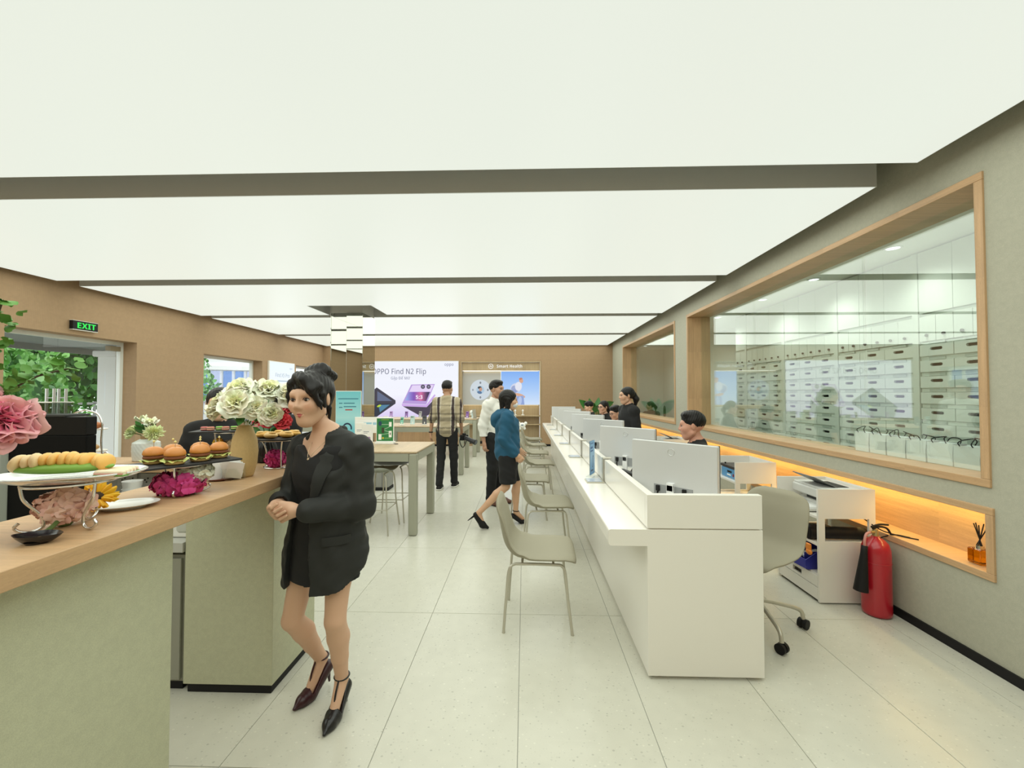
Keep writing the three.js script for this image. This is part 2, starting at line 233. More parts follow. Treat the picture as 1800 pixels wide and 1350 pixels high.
{ // black equipment cabinet behind the bar with an acrylic tray on top
  const t = thing('equipment_cabinet', 'tall matt black cabinet standing behind the bar in front of the glass door', 'cabinet', [-2.305, 0, -1.98]);
  part(t, 'body', bx(0.39, 1.3, 0.05, 0, 0.65, 0, 0.006), mat([0.003, 0.003, 0.003], 0.7, { specularIntensity: 0.3 })); part(t, 'top_cap', bx(0.39, 0.09, 0.052, 0, 1.3455, 0, 0.005), mat([0.007, 0.007, 0.007], 0.5, { specularIntensity: 0.4 }));
  part(t, 'top_cap', bx(0.28, 0.012, 0.12, -0.05, 1.395, -0.03, 0.004), M.charcoal); part(t, 'edge_post', bx(0.03, 1.28, 0.05, -0.212, 0.64, 0.03, 0.004), mat([0.5, 0.53, 0.47], 0.5));
  const a = thing('acrylic_tray', 'smoky acrylic tray resting on the black cabinet', 'tray', [-2.385, 1.4015, -2.0]);
  const sm = new THREE.MeshPhysicalMaterial({ color: col([0.7, 0.73, 0.7]), roughness: 0.02, transmission: 1, ior: 1.45 });
  part(a, 'side', bx(0.2, 0.055, 0.004, 0, 0.0275, 0.05), sm); part(a, 'side', bx(0.2, 0.055, 0.004, 0, 0.0275, -0.05), sm); part(a, 'end', bx(0.004, 0.055, 0.1, 0.1, 0.0275, 0), sm); part(a, 'end', bx(0.004, 0.055, 0.1, -0.1, 0.0275, 0), sm);
  part(a, 'rim', [bx(0.206, 0.004, 0.006, 0, 0.057, 0.05), bx(0.206, 0.004, 0.006, 0, 0.057, -0.05), bx(0.004, 0.05, 0.006, 0.0, 0.03, 0.05)], M.offwhite);
}
{ // --- service counter ---
  const t = thing('service_counter', 'long white service counter with raised upstand running down the shop', 'counter'), Z0 = -10.4, Z1 = -2.25;
  const prof = new THREE.Shape(); prof.moveTo(0.65, 0.02); prof.lineTo(1.25, 0.02); prof.lineTo(1.25, 0.782); prof.lineTo(0.46, 0.782); prof.quadraticCurveTo(0.445, 0.782, 0.445, 0.767); prof.lineTo(0.445, 0.715); prof.quadraticCurveTo(0.445, 0.695, 0.465, 0.695); prof.lineTo(0.65, 0.695); prof.closePath();
  for (const z of [Z1 - 0.04, Z0]) { const g = ext(prof, 0.04); g.translate(0, 0, z); part(t, 'end_panel', g, M.white); }
  const slab = new THREE.Shape(); slab.moveTo(0.66, 0.695); slab.lineTo(1.25, 0.695); slab.lineTo(1.25, 0.782); slab.lineTo(0.46, 0.782); slab.quadraticCurveTo(0.445, 0.782, 0.445, 0.767); slab.lineTo(0.445, 0.715); slab.quadraticCurveTo(0.445, 0.695, 0.465, 0.695); slab.closePath();
  part(t, 'desk_top', ext(slab, Z1 - Z0 - 0.08).translate(0, 0, Z0 + 0.04), M.white);
  for (let k = 0; k < 4; k++) { const L = (Z1 - Z0 - 0.08) / 4; part(t, 'front_panel', bb(0.65, 0.672, 0.02, 0.695, Z0 + 0.04 + k * L + 0.001, Z0 + 0.04 + (k + 1) * L - 0.001, 0.001), M.white); }
  part(t, 'upstand', bb(0.65, 0.692, 0.788, 0.965, Z0, Z1 - 0.042, 0.002), M.white); part(t, 'upstand', bb(0.65, 1.25, 0.788, 0.965, Z1 - 0.04, Z1, 0.002), M.white);
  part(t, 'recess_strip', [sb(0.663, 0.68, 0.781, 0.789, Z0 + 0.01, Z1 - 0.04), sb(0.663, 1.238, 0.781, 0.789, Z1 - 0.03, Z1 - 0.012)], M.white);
  for (const [x, z] of [[0.7, -2.29], [1.2, -2.29], [0.7, -6.3], [1.2, -10.3], [0.7, -10.3]]) part(t, 'levelling_foot', cyl(0.016, 0.014, 0.022, x, 0, z, 14), M.steel);
  rebase(t, [0.85, 0, -6.3]);
}
const ORD = ['nearest', 'second', 'third', 'fourth', 'fifth', 'sixth', 'farthest'];
// shell seat swept along a side profile; faces +x
function shellSeat(path, hw, th, curl, N = 26, K = 22) {
  const c = new THREE.CatmullRomCurve3(path.map(([x, y]) => V(x, y, 0))), rings = [];
  for (let i = 0; i <= N; i++) {
    const s = i / N, p = c.getPoint(s), tg = c.getTangent(s), n = V(tg.y, -tg.x, 0);
    const k = hw.length - 1, q = s * k, a = min(k - 1, floor(q)), w = mix(hw[a], hw[a + 1], q - a);
    const e = min(1, min(s, 1 - s) / 0.1), sh = sqrt(1 - (1 - e) ** 2) * 0.97 + 0.03, ww = w * (0.62 + 0.38 * sh), tt = th * sh, cu = curl(s), ring = [];
    for (let j = 0; j < K; j++) { const f = j / K * 2 * PI, cx = Math.sign(cos(f)) * abs(cos(f)) ** 0.5, sy = sin(f) * (1 - 0.35 * abs(cos(f)) ** 6); const off = tt * sy + cu * cx * cx; ring.push(V(p.x + n.x * off, p.y + n.y * off, ww * cx)); }
    rings.push(ring);
  }
  return loft(rings);
}
{ // --- visitor chairs along the counter ---
  const path = [[0.245, 0.425], [0.215, 0.447], [0.1, 0.445], [-0.04, 0.44], [-0.145, 0.455], [-0.2, 0.51], [-0.225, 0.6], [-0.24, 0.7], [-0.252, 0.76], [-0.262, 0.82]];
  const seat = shellSeat(path, [0.2, 0.228, 0.235, 0.232, 0.222, 0.212, 0.21, 0.205, 0.185, 0.14], 0.021, (s) => 0.03 * sin(PI * min(1, s * 1.15)) * (s > 0.35 ? 1.5 : 1));
  const C = [[0.09, -2.86, -0.04], [0.21, -4.08, 0.03], [0.06, -5.22, -0.05], [0.2, -6.4, 0.02], [0.18, -7.5, -0.03], [0.2, -8.65, 0.04], [0.16, -9.75, 0]];
  let first;
  C.forEach(([x, z, r], i) => {
    const label = i ? `${i === 6 ? 'farthest' : ORD[i]} grey shell chair${i === 6 ? '' : ' from the near end'} along the white counter` : 'nearest grey shell chair beside the white counter, seen whole';
    if (first) { dup(first, [x, 0, z], r, label); return; }
    const t = first = thing('visitor_chair', label, 'chair', [x, 0, z], r, 'grey chairs along the counter');
    part(t, 'seat_shell', seat, M.chairgrey);
    for (const s of [-1, 1]) {
      const legs = [[[-0.145, 0.408, 0.155 * s], [-0.175, 0.395, 0.17 * s], [-0.2, 0.2, 0.19 * s], [-0.215, 0.0, 0.21 * s]], [[0.145, 0.408, 0.155 * s], [0.165, 0.395, 0.17 * s], [0.19, 0.2, 0.19 * s], [0.215, 0.0, 0.21 * s]]];
      for (const l of legs) part(t, 'leg', [tube(l, 0.0095, 20, 8), cyl(0.011, 0.011, 0.008, l[3][0], 0, l[3][2], 8)], M.champagne);
      part(t, 'seat_rail', tube([[-0.145, 0.408, 0.155 * s], [0, 0.41, 0.155 * s], [0.145, 0.408, 0.155 * s]], 0.0095, 10, 8), M.champagne);
    }
    for (const x of [-0.1, 0.1]) part(t, 'cross_bar', tube([[x, 0.408, -0.155], [x, 0.408, 0.155]], 0.008, 4), M.champagne);
  });
}
{ // --- staff swivel chair at the near end ---
  const t = thing('swivel_chair', 'grey shell swivel chair on casters behind the near end of the counter', 'office chair', [1.5, 0, -2.78], PI + 0.5);
  const path = [[0.245, 0.44], [0.2, 0.462], [0.05, 0.455], [-0.09, 0.47], [-0.16, 0.52], [-0.2, 0.62], [-0.225, 0.74], [-0.24, 0.8], [-0.25, 0.86]];
  part(t, 'seat_shell', shellSeat(path, [0.19, 0.225, 0.235, 0.235, 0.23, 0.225, 0.22, 0.2, 0.15], 0.026, (s) => 0.05 * sin(PI * min(1, s * 1.1))), M.chairgrey);
  part(t, 'gas_lift', [cyl(0.022, 0.02, 0.3, 0, 0.14, 0), cyl(0.05, 0.05, 0.02, 0, 0.415, 0)], M.champagne);
  for (let k = 0; k < 4; k++) {
    const a = k * PI / 2 + 0.55, c = cos(a), s = sin(a);
    part(t, 'base_arm', tube([[c * 0.02, 0.17, s * 0.02], [c * 0.14, 0.15, s * 0.14], [c * 0.27, 0.11, s * 0.27], [c * 0.285, 0.06, s * 0.285]], 0.013, 20, 8), M.champagne);
    const w = part(t, 'caster', [-0.016, 0.016].map((o) => cyl(0.03, 0.03, 0.02, 0, -0.01, 0, 20).rotateX(PI / 2).translate(0, 0, o)), M.black); w.position.set(c * 0.285, 0.031, s * 0.285); w.rotation.y = -a + 0.6;
  }
}
{ // --- monitors on the counter ---
  const Zs = [-2.61, -3.76, -4.9, -6.06, -7.3, -8.5, -9.85]; let first;
  Zs.forEach((z, i) => {
    const label = `${i === 6 ? 'farthest' : ORD[i]} silver-backed monitor${i === 6 ? ' at the end of' : i ? ' from the near end of' : ' at the near end of'} the white counter`;
    const ry = i === 6 ? PI * 0.98 : PI * 0.75 + (i - 2) * 0.02, x = 0.915;
    if (first) { dup(first, [x, 0.782, z], ry, label); return; }
    const t = first = thing('monitor', label, 'monitor', [x, 0.782, z], ry, 'monitors on the service counter');   // screen faces local +z... turned to the staff
    const sh = rectShape(-0.272, 0.272, 0.075, 0.418, 0.006);
    part(t, 'housing', ext(sh, 0.022, { bevelEnabled: true, bevelSize: 0.003, bevelThickness: 0.006, bevelSegments: 2 }).translate(0, 0, -0.02), M.silver);
    part(t, 'bezel', bx(0.55, 0.349, 0.008, 0, 0.2465, 0.011, 0.002), M.black);
    part(t, 'screen', bx(0.53, 0.325, 0.002, 0, 0.25, 0.0155, 0.0005), emis([0.55, 0.62, 0.7], 0.5));
    const rec = part(t, 'port_recess', bx(0.25, 0.07, 0.004, -0.01, 0.12, -0.0275, 0.001), mat([0.3, 0.31, 0.32], 0.5));
    for (const px of [-0.085, 0.085]) part(rec, 'power_plug', [bx(0.024, 0.035, 0.016, px, 0.132, -0.034, 0.003), tube([[px, 0.12, -0.034], [px + 0.004, 0.09, -0.034], [px * 0.7, 0.04, -0.045], [px * 0.3, 0.004, -0.07]], 0.0045, 14, 6)], M.black);
    part(t, 'stand', [bx(0.045, 0.16, 0.018, 0, 0.085, -0.04, 0.004), bx(0.045, 0.05, 0.03, 0, 0.15, -0.034)], mat([0.78, 0.79, 0.8], 0.35));
    part(t, 'base', bx(0.2, 0.01, 0.17, 0, 0.005, -0.02, 0.004), M.silver);
    part(t, 'emblem', new THREE.TorusGeometry(0.021, 0.0016, 6, 32).translate(0, 0.362, -0.0265), mat([0.72, 0.73, 0.74], 0.2, { metal: 0.8 }));
  });
  // black telephones and cables by the monitors
  for (const [i, [x, z]] of [[0.86, -3.35], [0.8, -4.45], [0.8, -5.55]].entries()) {
    const t = thing('desk_phone', `${['black desk phone and its coiled cord between the two nearest monitors', 'dark desk phone between the second and third monitors', 'dark desk phone between the third and fourth monitors'][i]}`, 'telephone', [x, 0.782, z], 0.8, 'desk phones on the counter');
    part(t, 'body', bx(0.16, 0.05, 0.18, 0, 0.05, 0, 0.012).rotateX(0.3), M.black); part(t, 'handset', bx(0.05, 0.035, 0.19, -0.06, 0.095, 0, 0.015).rotateX(0.2), M.blackgloss);
    const h = []; for (let k = 0; k < 60; k++) h.push([-0.09 + 0.02 * sin(k * 0.1) + 0.008 * cos(k), 0.015 + 0.008 * sin(k) + k * 0.0009, 0.1 - k * 0.003]); part(t, 'cord', tube(h, 0.0025, 120, 5), M.black);
    part(t, 'foot', bx(0.1, 0.03, 0.1, 0, 0.015, 0), M.black);
  }
  for (const [i, z] of [-3.2, -4.3].entries()) { const t = thing('card_terminal', i ? 'small white and black card terminal behind the third monitor' : 'small white and black card terminal behind the second monitor', 'card reader', [0.78, 0.782, z - 0.9], 0.1); part(t, 'body', bx(0.1, 0.14, 0.05, 0, 0.09, 0.03, 0.02), M.whitemat); part(t, 'face', bx(0.1, 0.16, 0.03, 0.02, 0.08, -0.015, 0.01), M.black); }
}
{ // --- tablet stands hooked over the upstand, and the blue sign ---
  const scr = canvas(128, 128, (x, w, h) => { x.fillStyle = '#b9c2cf'; x.fillRect(0, 0, w, h); x.fillStyle = '#4d6fa8'; x.fillRect(8, 10, 50, 50); x.fillStyle = '#c8775a'; x.fillRect(62, 16, 40, 44); x.fillStyle = '#e8ecf2'; for (let i = 0; i < 5; i++) x.fillRect(10, 72 + i * 10, 100 - i * 12, 5); });
  const Zs = [-3.47, -4.8, -6.05, -7.25, -8.4, -9.6]; let first;
  Zs.forEach((z, i) => {
    const label = `${i === 5 ? 'farthest' : ORD[i]} champagne metal display bracket${i === 5 ? '' : i ? ' from the near end' : ' beside the blue sign'} on the white counter`;
    if (first) { dup(first, [0.575, 0.782, z], 0, label); return; }
    const t = first = thing('display_bracket', label, 'display stand', [0.575, 0.782, z], 0, 'brackets on the counter');
    part(t, 'base_plate', bx(0.145, 0.008, 0.15, 0, 0.004, 0, 0.002), M.champagne); part(t, 'upright', bx(0.006, 0.19, 0.06, 0.068, 0.098, 0, 0.0015), M.champagne); part(t, 'hook', bx(0.07, 0.006, 0.06, 0.1, 0.192, 0, 0.0015), M.champagne);
    part(t, 'info_screen', bx(0.115, 0.005, 0.13, -0.008, 0.0105, 0, 0.001), mat([1, 1, 1], 0.15, { map: scr }));
  });
  const art = canvas(128, 256, (x, w, h) => { const g = x.createLinearGradient(0, 0, 0, h); g.addColorStop(0, '#7fb2de'); g.addColorStop(0.5, '#a9cdec'); g.addColorStop(1, '#6aa3d6'); x.fillStyle = g; x.fillRect(0, 0, w, h); x.fillStyle = '#2b5f9e'; x.fillRect(14, 16, 84, 7); x.fillRect(14, 44, 60, 16); x.fillRect(14, 70, 70, 12); x.strokeStyle = '#1f4a7c'; x.lineWidth = 6; x.beginPath(); x.ellipse(72, 160, 16, 44, 0.3, 0, 7); x.stroke(); x.fillStyle = '#22507f'; x.fillRect(20, 218, 60, 14); });
  const t = thing('table_sign', 'blue upright acrylic sign on the counter beside the nearest bracket', 'sign', [0.59, 0.782, -3.68], 1.15);
  const pg = new THREE.PlaneGeometry(0.15, 0.29); part(t, 'print', merge([pg.clone().translate(0, 0.165, 0.0025), pg.clone().rotateY(PI).translate(0, 0.165, -0.0025)]), mat([1, 1, 1], 0.4, { map: art }));
  part(t, 'holder', [bx(0.155, 0.31, 0.004, 0, 0.16, 0, 0.001)], M.clear); part(t, 'foot', bx(0.155, 0.006, 0.08, 0, 0.003, 0, 0.002), M.clear);
}
function showTable(label, x0, x1, z0, z1, H) {
  const t = thing('display_table', label, 'table', [(x0 + x1) / 2, 0, (z0 + z1) / 2], 0, 'high display tables'); const a = (x1 - x0) / 2, b = (z1 - z0) / 2;
  part(t, 'table_top', bx(a * 2, 0.022, b * 2, 0, H - 0.011, 0, 0.008), M.oaklight);
  for (const s of [-1, 1]) { part(t, 'apron', bx(a * 2 - 0.18, 0.085, 0.02, 0, H - 0.066, s * (b - 0.014), 0.002), M.sagemetal); part(t, 'apron', bx(0.02, 0.085, b * 2 - 0.18, s * (a - 0.014), H - 0.066, 0, 0.002), M.sagemetal); for (const r of [-1, 1]) part(t, 'leg', [bx(0.09, H - 0.022, 0.09, s * (a - 0.047), (H - 0.022) / 2, r * (b - 0.047), 0.018)], M.sagemetal); }
  return t;
}
showTable('nearest high display table, carrying the green board and price cards', -3.35, -1.14, -5.32, -4.4, 0.89);
showTable('middle high display table with phones on show, beyond the man in plaid', -4.3, -1.13, -8.6, -7.72, 0.9);
showTable('farthest high display table, below the wall screens', -3.4, -1.15, -10.85, -9.95, 0.9);
{ // --- bar stools at the nearest table ---
  const mk = (label, x, z, ry, m, back) => {
    const t = thing('bar_stool', label, 'stool', [x, 0, z], ry, 'stools at the nearest display table'), H = 0.66;
    const path = back ? [[0.2, H - 0.02], [0.17, H], [0.05, H - 0.005], [-0.1, H], [-0.17, H + 0.04], [-0.2, H + 0.1], [-0.215, H + 0.16]] : [[0.2, H - 0.02], [0.16, H], [0.05, H - 0.008], [-0.08, H - 0.006], [-0.16, H + 0.01], [-0.195, H + 0.04]];
    part(t, 'seat', shellSeat(path, [0.16, 0.2, 0.21, 0.21, 0.2, 0.19, 0.15], 0.014, () => 0.02), m);
    for (const sx of [-1, 1]) for (const sz of [-1, 1]) part(t, 'leg', [tube([[sx * 0.1, H - 0.03, sz * 0.12], [sx * 0.13, H - 0.05, sz * 0.145], [sx * 0.165, 0.3, sz * 0.17], [sx * 0.2, 0.0, sz * 0.2]], 0.0085, 18, 8)], M.champagne);
    part(t, 'seat_rail', [-1, 1].map((s) => tube([[-0.1, H - 0.03, s * 0.12], [0.1, H - 0.03, s * 0.12]], 0.0085, 4)), M.champagne);
    part(t, 'foot_rail', [tube([[-0.168, 0.26, -0.173], [-0.168, 0.26, 0.173]], 0.006, 4), tube([[0.168, 0.26, -0.173], [0.168, 0.26, 0.173]], 0.006, 4), tube([[-0.168, 0.26, -0.173], [0.168, 0.26, -0.173]], 0.006, 4), tube([[-0.168, 0.26, 0.173], [0.168, 0.26, 0.173]], 0.006, 4)], M.champagne);
  };
  mk('grey-green low stool on thin pale legs in front of the nearest table', -1.64, -4.6, PI / 2, mat([0.25, 0.26, 0.21], 0.5), false);
  mk('dark stool with low back tucked under the nearest table', -1.6, -5.05, PI * 0.5, mat([0.05, 0.053, 0.05], 0.45), true);
  const p = thing('display_plinth', 'grey plinth with a black base behind the bar stools', 'plinth', [-2.26, 0, -6.58]);
  part(p, 'body', bx(0.29, 0.6, 0.26, 0, 0.35, 0, 0.006), mat([0.3, 0.3, 0.28], 0.45)); part(p, 'base', bx(0.3, 0.05, 0.27, 0, 0.025, 0, 0.01), M.black); for (const x of [-0.05, 0.05]) part(p, 'seam_strip', bx(0.004, 0.58, 0.004, x, 0.35, 0.131, 0.001), M.charcoal);
}
{ // --- mirrored column ---
  const t = struct('column'); const x0 = -3.28, x1 = -2.73, z0 = -7.53, z1 = -6.95;
  part(t, 'core', sb(x0 + 0.012, x1 - 0.012, 0, 3.28, z0 + 0.012, z1 - 0.012), M.greyframe);
  const mp = (w, h) => bx(w, h, 0.008, 0, 0, 0, 0.001); const H = 2.86, xm = (x0 + x1) / 2;
  for (const [k, cx] of [[-1, (x0 + xm) / 2], [1, (xm + x1) / 2]]) { const m = part(t, 'mirror_panel', mp((x1 - x0) / 2 - 0.003, H), M.mirror); m.position.set(cx, H / 2 + 0.01, z1 - 0.004); m.rotation.y = k * 0.012; m.rotation.x = k * 0.006; }
  for (const k of [-1, 1]) { const m = part(t, 'mirror_panel', mp(z1 - z0 - 0.004, H), M.mirror); m.rotation.y = PI / 2; m.position.set(k > 0 ? x1 - 0.004 : x0 + 0.004, H / 2 + 0.01, (z0 + z1) / 2); }
  part(t, 'edge_trim', [sb(xm - 0.002, xm + 0.002, 0.01, H, z1 - 0.01, z1 + 0.004)], M.steel);
}
{ // --- trolleys behind the counter ---
  const mk = (label, x, z) => {
    const t = thing('white_trolley', label, 'trolley', [x, 0, z], 0, 'white equipment trolleys'); const a = 0.2, b = 0.245, H = 0.815;
    for (const s of [-1, 1]) {
      const sh = rectShape(-a, a, 0.01, H), h = new THREE.Path(); h.moveTo(-0.155, 0.44); h.lineTo(-0.155, 0.605); h.lineTo(0.155, 0.605); h.lineTo(0.155, 0.44); h.closePath(); sh.holes.push(h);
      const g = ext(sh, 0.018); g.translate(0, 0, s > 0 ? b - 0.018 : -b); part(t, 'side_panel', g, M.white);
    }
    part(t, 'shelf', bb(-a, a, 0.6, 0.618, -b + 0.018, b - 0.018, 0.001), M.white); part(t, 'shelf', bb(-a, a, 0.405, 0.423, -b + 0.018, b - 0.018, 0.001), M.white);
    part(t, 'back_guard', bb(a - 0.016, a, 0.618, H, -b + 0.018, b - 0.018, 0.001), M.white);
    part(t, 'base_box', [bb(-a + 0.09, a, 0.02, 0.2, -b + 0.018, b - 0.018, 0.001), bb(-a + 0.014, a, 0.19, 0.2, -b + 0.018, b - 0.018, 0.001)], M.white);
    { const s = rectShape(-b + 0.02, b - 0.02, 0.112, 0.19), h = new THREE.Path(); h.moveTo(-0.05, 0.13); h.lineTo(-0.05, 0.165); h.lineTo(0.05, 0.165); h.lineTo(0.05, 0.13); h.closePath(); s.holes.push(h); part(t, 'drawer', ext(s, 0.014).rotateY(PI / 2).translate(-a, 0, 0), M.white); }
    part(t, 'kick_panel', bb(-a, -a + 0.014, 0.02, 0.106, -b + 0.02, b - 0.02, 0.002), M.white); part(t, 'levelling_strip', sb(-a + 0.02, a - 0.02, 0, 0.021, -b + 0.02, b - 0.02), M.charcoal);
    return t;
  };
  mk('nearest white trolley holding a printer, beside the fire extinguisher', 2.305, -3.325); mk('second white trolley holding the blue device', 2.305, -4.5); mk('white trolley under the far printer, behind the seated man', 2.305, -6.65);
  const printer = (label, x, y, z) => {
    const t = thing('printer', label, 'printer', [x, y, z], 0, 'white printers'), W = mat([0.68, 0.68, 0.65], 0.45);
    part(t, 'body', [bx(0.22, 0.06, 0.36, 0.06, 0.03, 0, 0.01), bx(0.28, 0.07, 0.36, 0.03, 0.135, 0, 0.014), bx(0.2, 0.09, 0.36, 0.07, 0.08, 0, 0.006)], W);
    part(t, 'top_cover', bx(0.27, 0.016, 0.34, 0.035, 0.176, 0, 0.006), W); part(t, 'paper_slot', bx(0.11, 0.006, 0.22, 0.06, 0.184, 0.02, 0.002), M.charcoal);
    const o = part(t, 'output_flap', bx(0.2, 0.007, 0.24, -0.09, 0, 0, 0.003), mat([0.16, 0.17, 0.17], 0.4)); o.position.set(0.02, 0.186, 0.02); o.rotation.z = -0.42;
    part(t, 'paper_tray', bx(0.17, 0.022, 0.26, -0.1, 0.018, 0, 0.006), W); part(t, 'paper', bx(0.15, 0.004, 0.21, -0.1, 0.031, 0, 0.001), M.paper); part(t, 'feed_opening', bx(0.01, 0.03, 0.22, -0.033, 0.075, 0, 0.002), M.charcoal);
  };
  printer('white laser printer with a raised dark flap on the nearest trolley', 2.3, 0.618, -3.33); printer('far white printer behind the seated man in black', 2.3, 0.618, -6.65);
  const d = thing('blue_device', 'blue tabletop test device with a dark lid on the second trolley', 'device', [2.27, 0.618, -4.5]);
  part(d, 'body', bx(0.24, 0.1, 0.3, 0, 0.05, 0, 0.008), mat([0.1, 0.3, 0.55], 0.4)); part(d, 'lid', bx(0.27, 0.03, 0.33, 0.01, 0.118, 0, 0.008), mat([0.035, 0.028, 0.025], 0.4)); part(d, 'display_window', bx(0.004, 0.02, 0.09, -0.121, 0.068, 0.03), M.black); part(d, 'name_plate', bx(0.004, 0.014, 0.08, -0.121, 0.034, 0.02), M.paper); part(d, 'power_switch', bx(0.006, 0.03, 0.022, -0.121, 0.04, 0.11), mat([0.3, 0.02, 0.02], 0.3)); part(d, 'knob', cyl(0.008, 0.008, 0.015, -0.1, 0.133, -0.1), M.black);
  const b = thing('blue_bin', 'blue plastic bin with white packets at the bottom of the nearest trolley', 'storage bin', [2.2, 0.2, -3.3], 0.1), bl = mat([0.03, 0.035, 0.32], 0.4);
  const side = polyShape([[-0.13, 0.03], [-0.11, 0], [0.13, 0], [0.13, 0.13], [-0.03, 0.13], [-0.13, 0.07]]); part(b, 'bin_body', [ext(side, 0.005).translate(0, 0, 0.095), ext(side, 0.005).translate(0, 0, -0.1), bx(0.25, 0.005, 0.19, 0.005, 0.003, 0), bx(0.005, 0.13, 0.19, 0.128, 0.065, 0), bx(0.006, 0.07, 0.19, -0.118, 0.035, 0), bx(0.18, 0.09, 0.004, 0.03, 0.045, 0.0)], bl);
  for (const [x, z, r] of [[0, 0.05, 0.3], [0.03, -0.05, -0.4]]) part(b, 'packet', bx(0.12, 0.03, 0.07, 0, 0, 0, 0.012).rotateY(r).rotateZ(0.3).translate(x, 0.06, z), M.paper);
  const s = thing('black_roll', 'thick black padded roll poking through the side of the nearest trolley', 'roll', [2.31, 0.423, -3.2], 0); part(s, 'roll_body', [rod([-0.2, 0.05, 0], [0.17, 0.05, 0.02], 0.046, 0.042, 24), sph(0.042, 0.17, 0.05, 0.02)], M.black); part(s, 'roll_flap', bx(0.09, 0.11, 0.06, -0.17, 0.055, 0.0, 0.02), M.black);
  const kt = thing('keypad', 'small white keypad with coloured keys on the middle trolley shelf', 'keypad', [2.16, 0.423, -3.42], 0.1); part(kt, 'body', bx(0.12, 0.03, 0.16, 0, 0.015, 0, 0.008), M.whitemat); for (let i = 0; i < 3; i++) for (let j = 0; j < 4; j++) part(kt, 'key', bx(0.018, 0.008, 0.022, -0.03 + i * 0.03, 0.033, -0.05 + j * 0.033, 0.003), mat([[0.4, 0.4, 0.6], [0.6, 0.2, 0.15], [0.7, 0.7, 0.7]][(i + j) % 3], 0.4));
  const kb = thing('black_keyboard', 'dark keyboard lying at the back of the middle trolley shelf', 'keyboard', [2.38, 0.423, -3.4], 0.1); part(kb, 'body', bx(0.14, 0.02, 0.26, 0, 0.01, 0, 0.005), M.charcoal); part(kb, 'keys', bx(0.12, 0.006, 0.24, 0, 0.022, 0, 0.002), M.black);
  const or = thing('orange_tool', 'orange plastic tool hanging at the trolley edge', 'tool', [2.085, 0.325, -3.16]); part(or, 'grip', bx(0.02, 0.05, 0.05, 0, 0.055, 0, 0.01), mat([0.8, 0.25, 0.03], 0.4)); part(or, 'tip', sph(0.025, 0, 0.02, 0.005, 0.6, 0.9, 1.2), mat([0.8, 0.25, 0.03], 0.4));
  const cb = thing('power_cable', 'thin black cable trailing from the trolley across the lit niche', 'cable'); part(cb, 'cable', [tube([[2.46, 0.6, -3.15], [2.5, 0.545, -3.02], [2.56, 0.532, -2.95], [2.62, 0.531, -2.88]], 0.004, 30, 6), tube([[2.45, 0.445, -3.07], [2.5, 0.5, -3.02], [2.54, 0.533, -2.97], [2.6, 0.531, -2.92]], 0.004, 30, 6)], M.black);
}
{ // --- fire extinguisher ---
  const t = thing('fire_extinguisher', 'red fire extinguisher with black horn standing on the floor by the trolley', 'fire extinguisher', [2.4, 0, -2.955], 0.15), red = mat([0.42, 0.008, 0.02], 0.3, { clearcoat: 0.5 });
  part(t, 'cylinder', lathe([[0, 0], [0.07, 0.002], [0.082, 0.012], [0.083, 0.03], [0.083, 0.41], [0.08, 0.45], [0.068, 0.485], [0.045, 0.51], [0.026, 0.52], [0.024, 0.53], [0, 0.53]], 40), red);
  part(t, 'valve', [cyl(0.018, 0.016, 0.045, 0, 0.53, 0), rod([0, 0.555, 0], [-0.05, 0.56, 0.01], 0.01)], mat([0.5, 0.4, 0.2], 0.35, { metal: 0.8 }));
  part(t, 'handle', [tube([[-0.02, 0.578, 0], [0.03, 0.59, 0], [0.09, 0.575, 0], [0.12, 0.535, 0]], 0.007, 16, 6), tube([[-0.03, 0.59, 0], [0.03, 0.605, 0], [0.1, 0.6, 0]], 0.007, 16, 6)], M.black);
  part(t, 'hose', tube([[-0.05, 0.56, 0.01], [-0.085, 0.55, 0.015], [-0.105, 0.51, 0.02], [-0.105, 0.46, 0.02]], 0.008, 20, 8), mat([0.55, 0.25, 0.22], 0.5));
  part(t, 'horn', lathe([[0, 0], [0.018, 0], [0.019, 0.04], [0.042, 0.3], [0.038, 0.3], [0.016, 0.05], [0, 0.045]], 24).rotateX(PI).rotateZ(-0.12).translate(-0.108, 0.475, 0.022), M.black);
  part(t, 'pressure_ring', new THREE.TorusGeometry(0.0835, 0.002, 6, 40).rotateX(PI / 2).translate(0, 0.36, 0), red);
}
{ // --- reed diffuser in the niche ---
  const t = thing('reed_diffuser', 'amber glass reed diffuser at the near end of the lit niche', 'diffuser', [2.615, 0.526, -2.5]);
  const gl = new THREE.MeshPhysicalMaterial({ color: col([0.95, 0.85, 0.5]), roughness: 0.02, transmission: 1, thickness: 0.05, ior: 1.45, attenuationColor: col([0.75, 0.5, 0.06]), attenuationDistance: 0.06 });
  part(t, 'bottle', [bx(0.075, 0.085, 0.075, 0, 0.0435, 0, 0.008)], gl); part(t, 'collar', [cyl(0.02, 0.018, 0.018, 0, 0.086, 0)], M.chrome);
  for (const [a, b] of [[0.02, 0.03], [-0.025, 0.02], [0.01, -0.03], [-0.012, -0.02], [0.03, -0.005]]) part(t, 'reed', rod([-a * 0.4, 0.1, -b * 0.4], [a, 0.225, b], 0.0028), M.black);
}
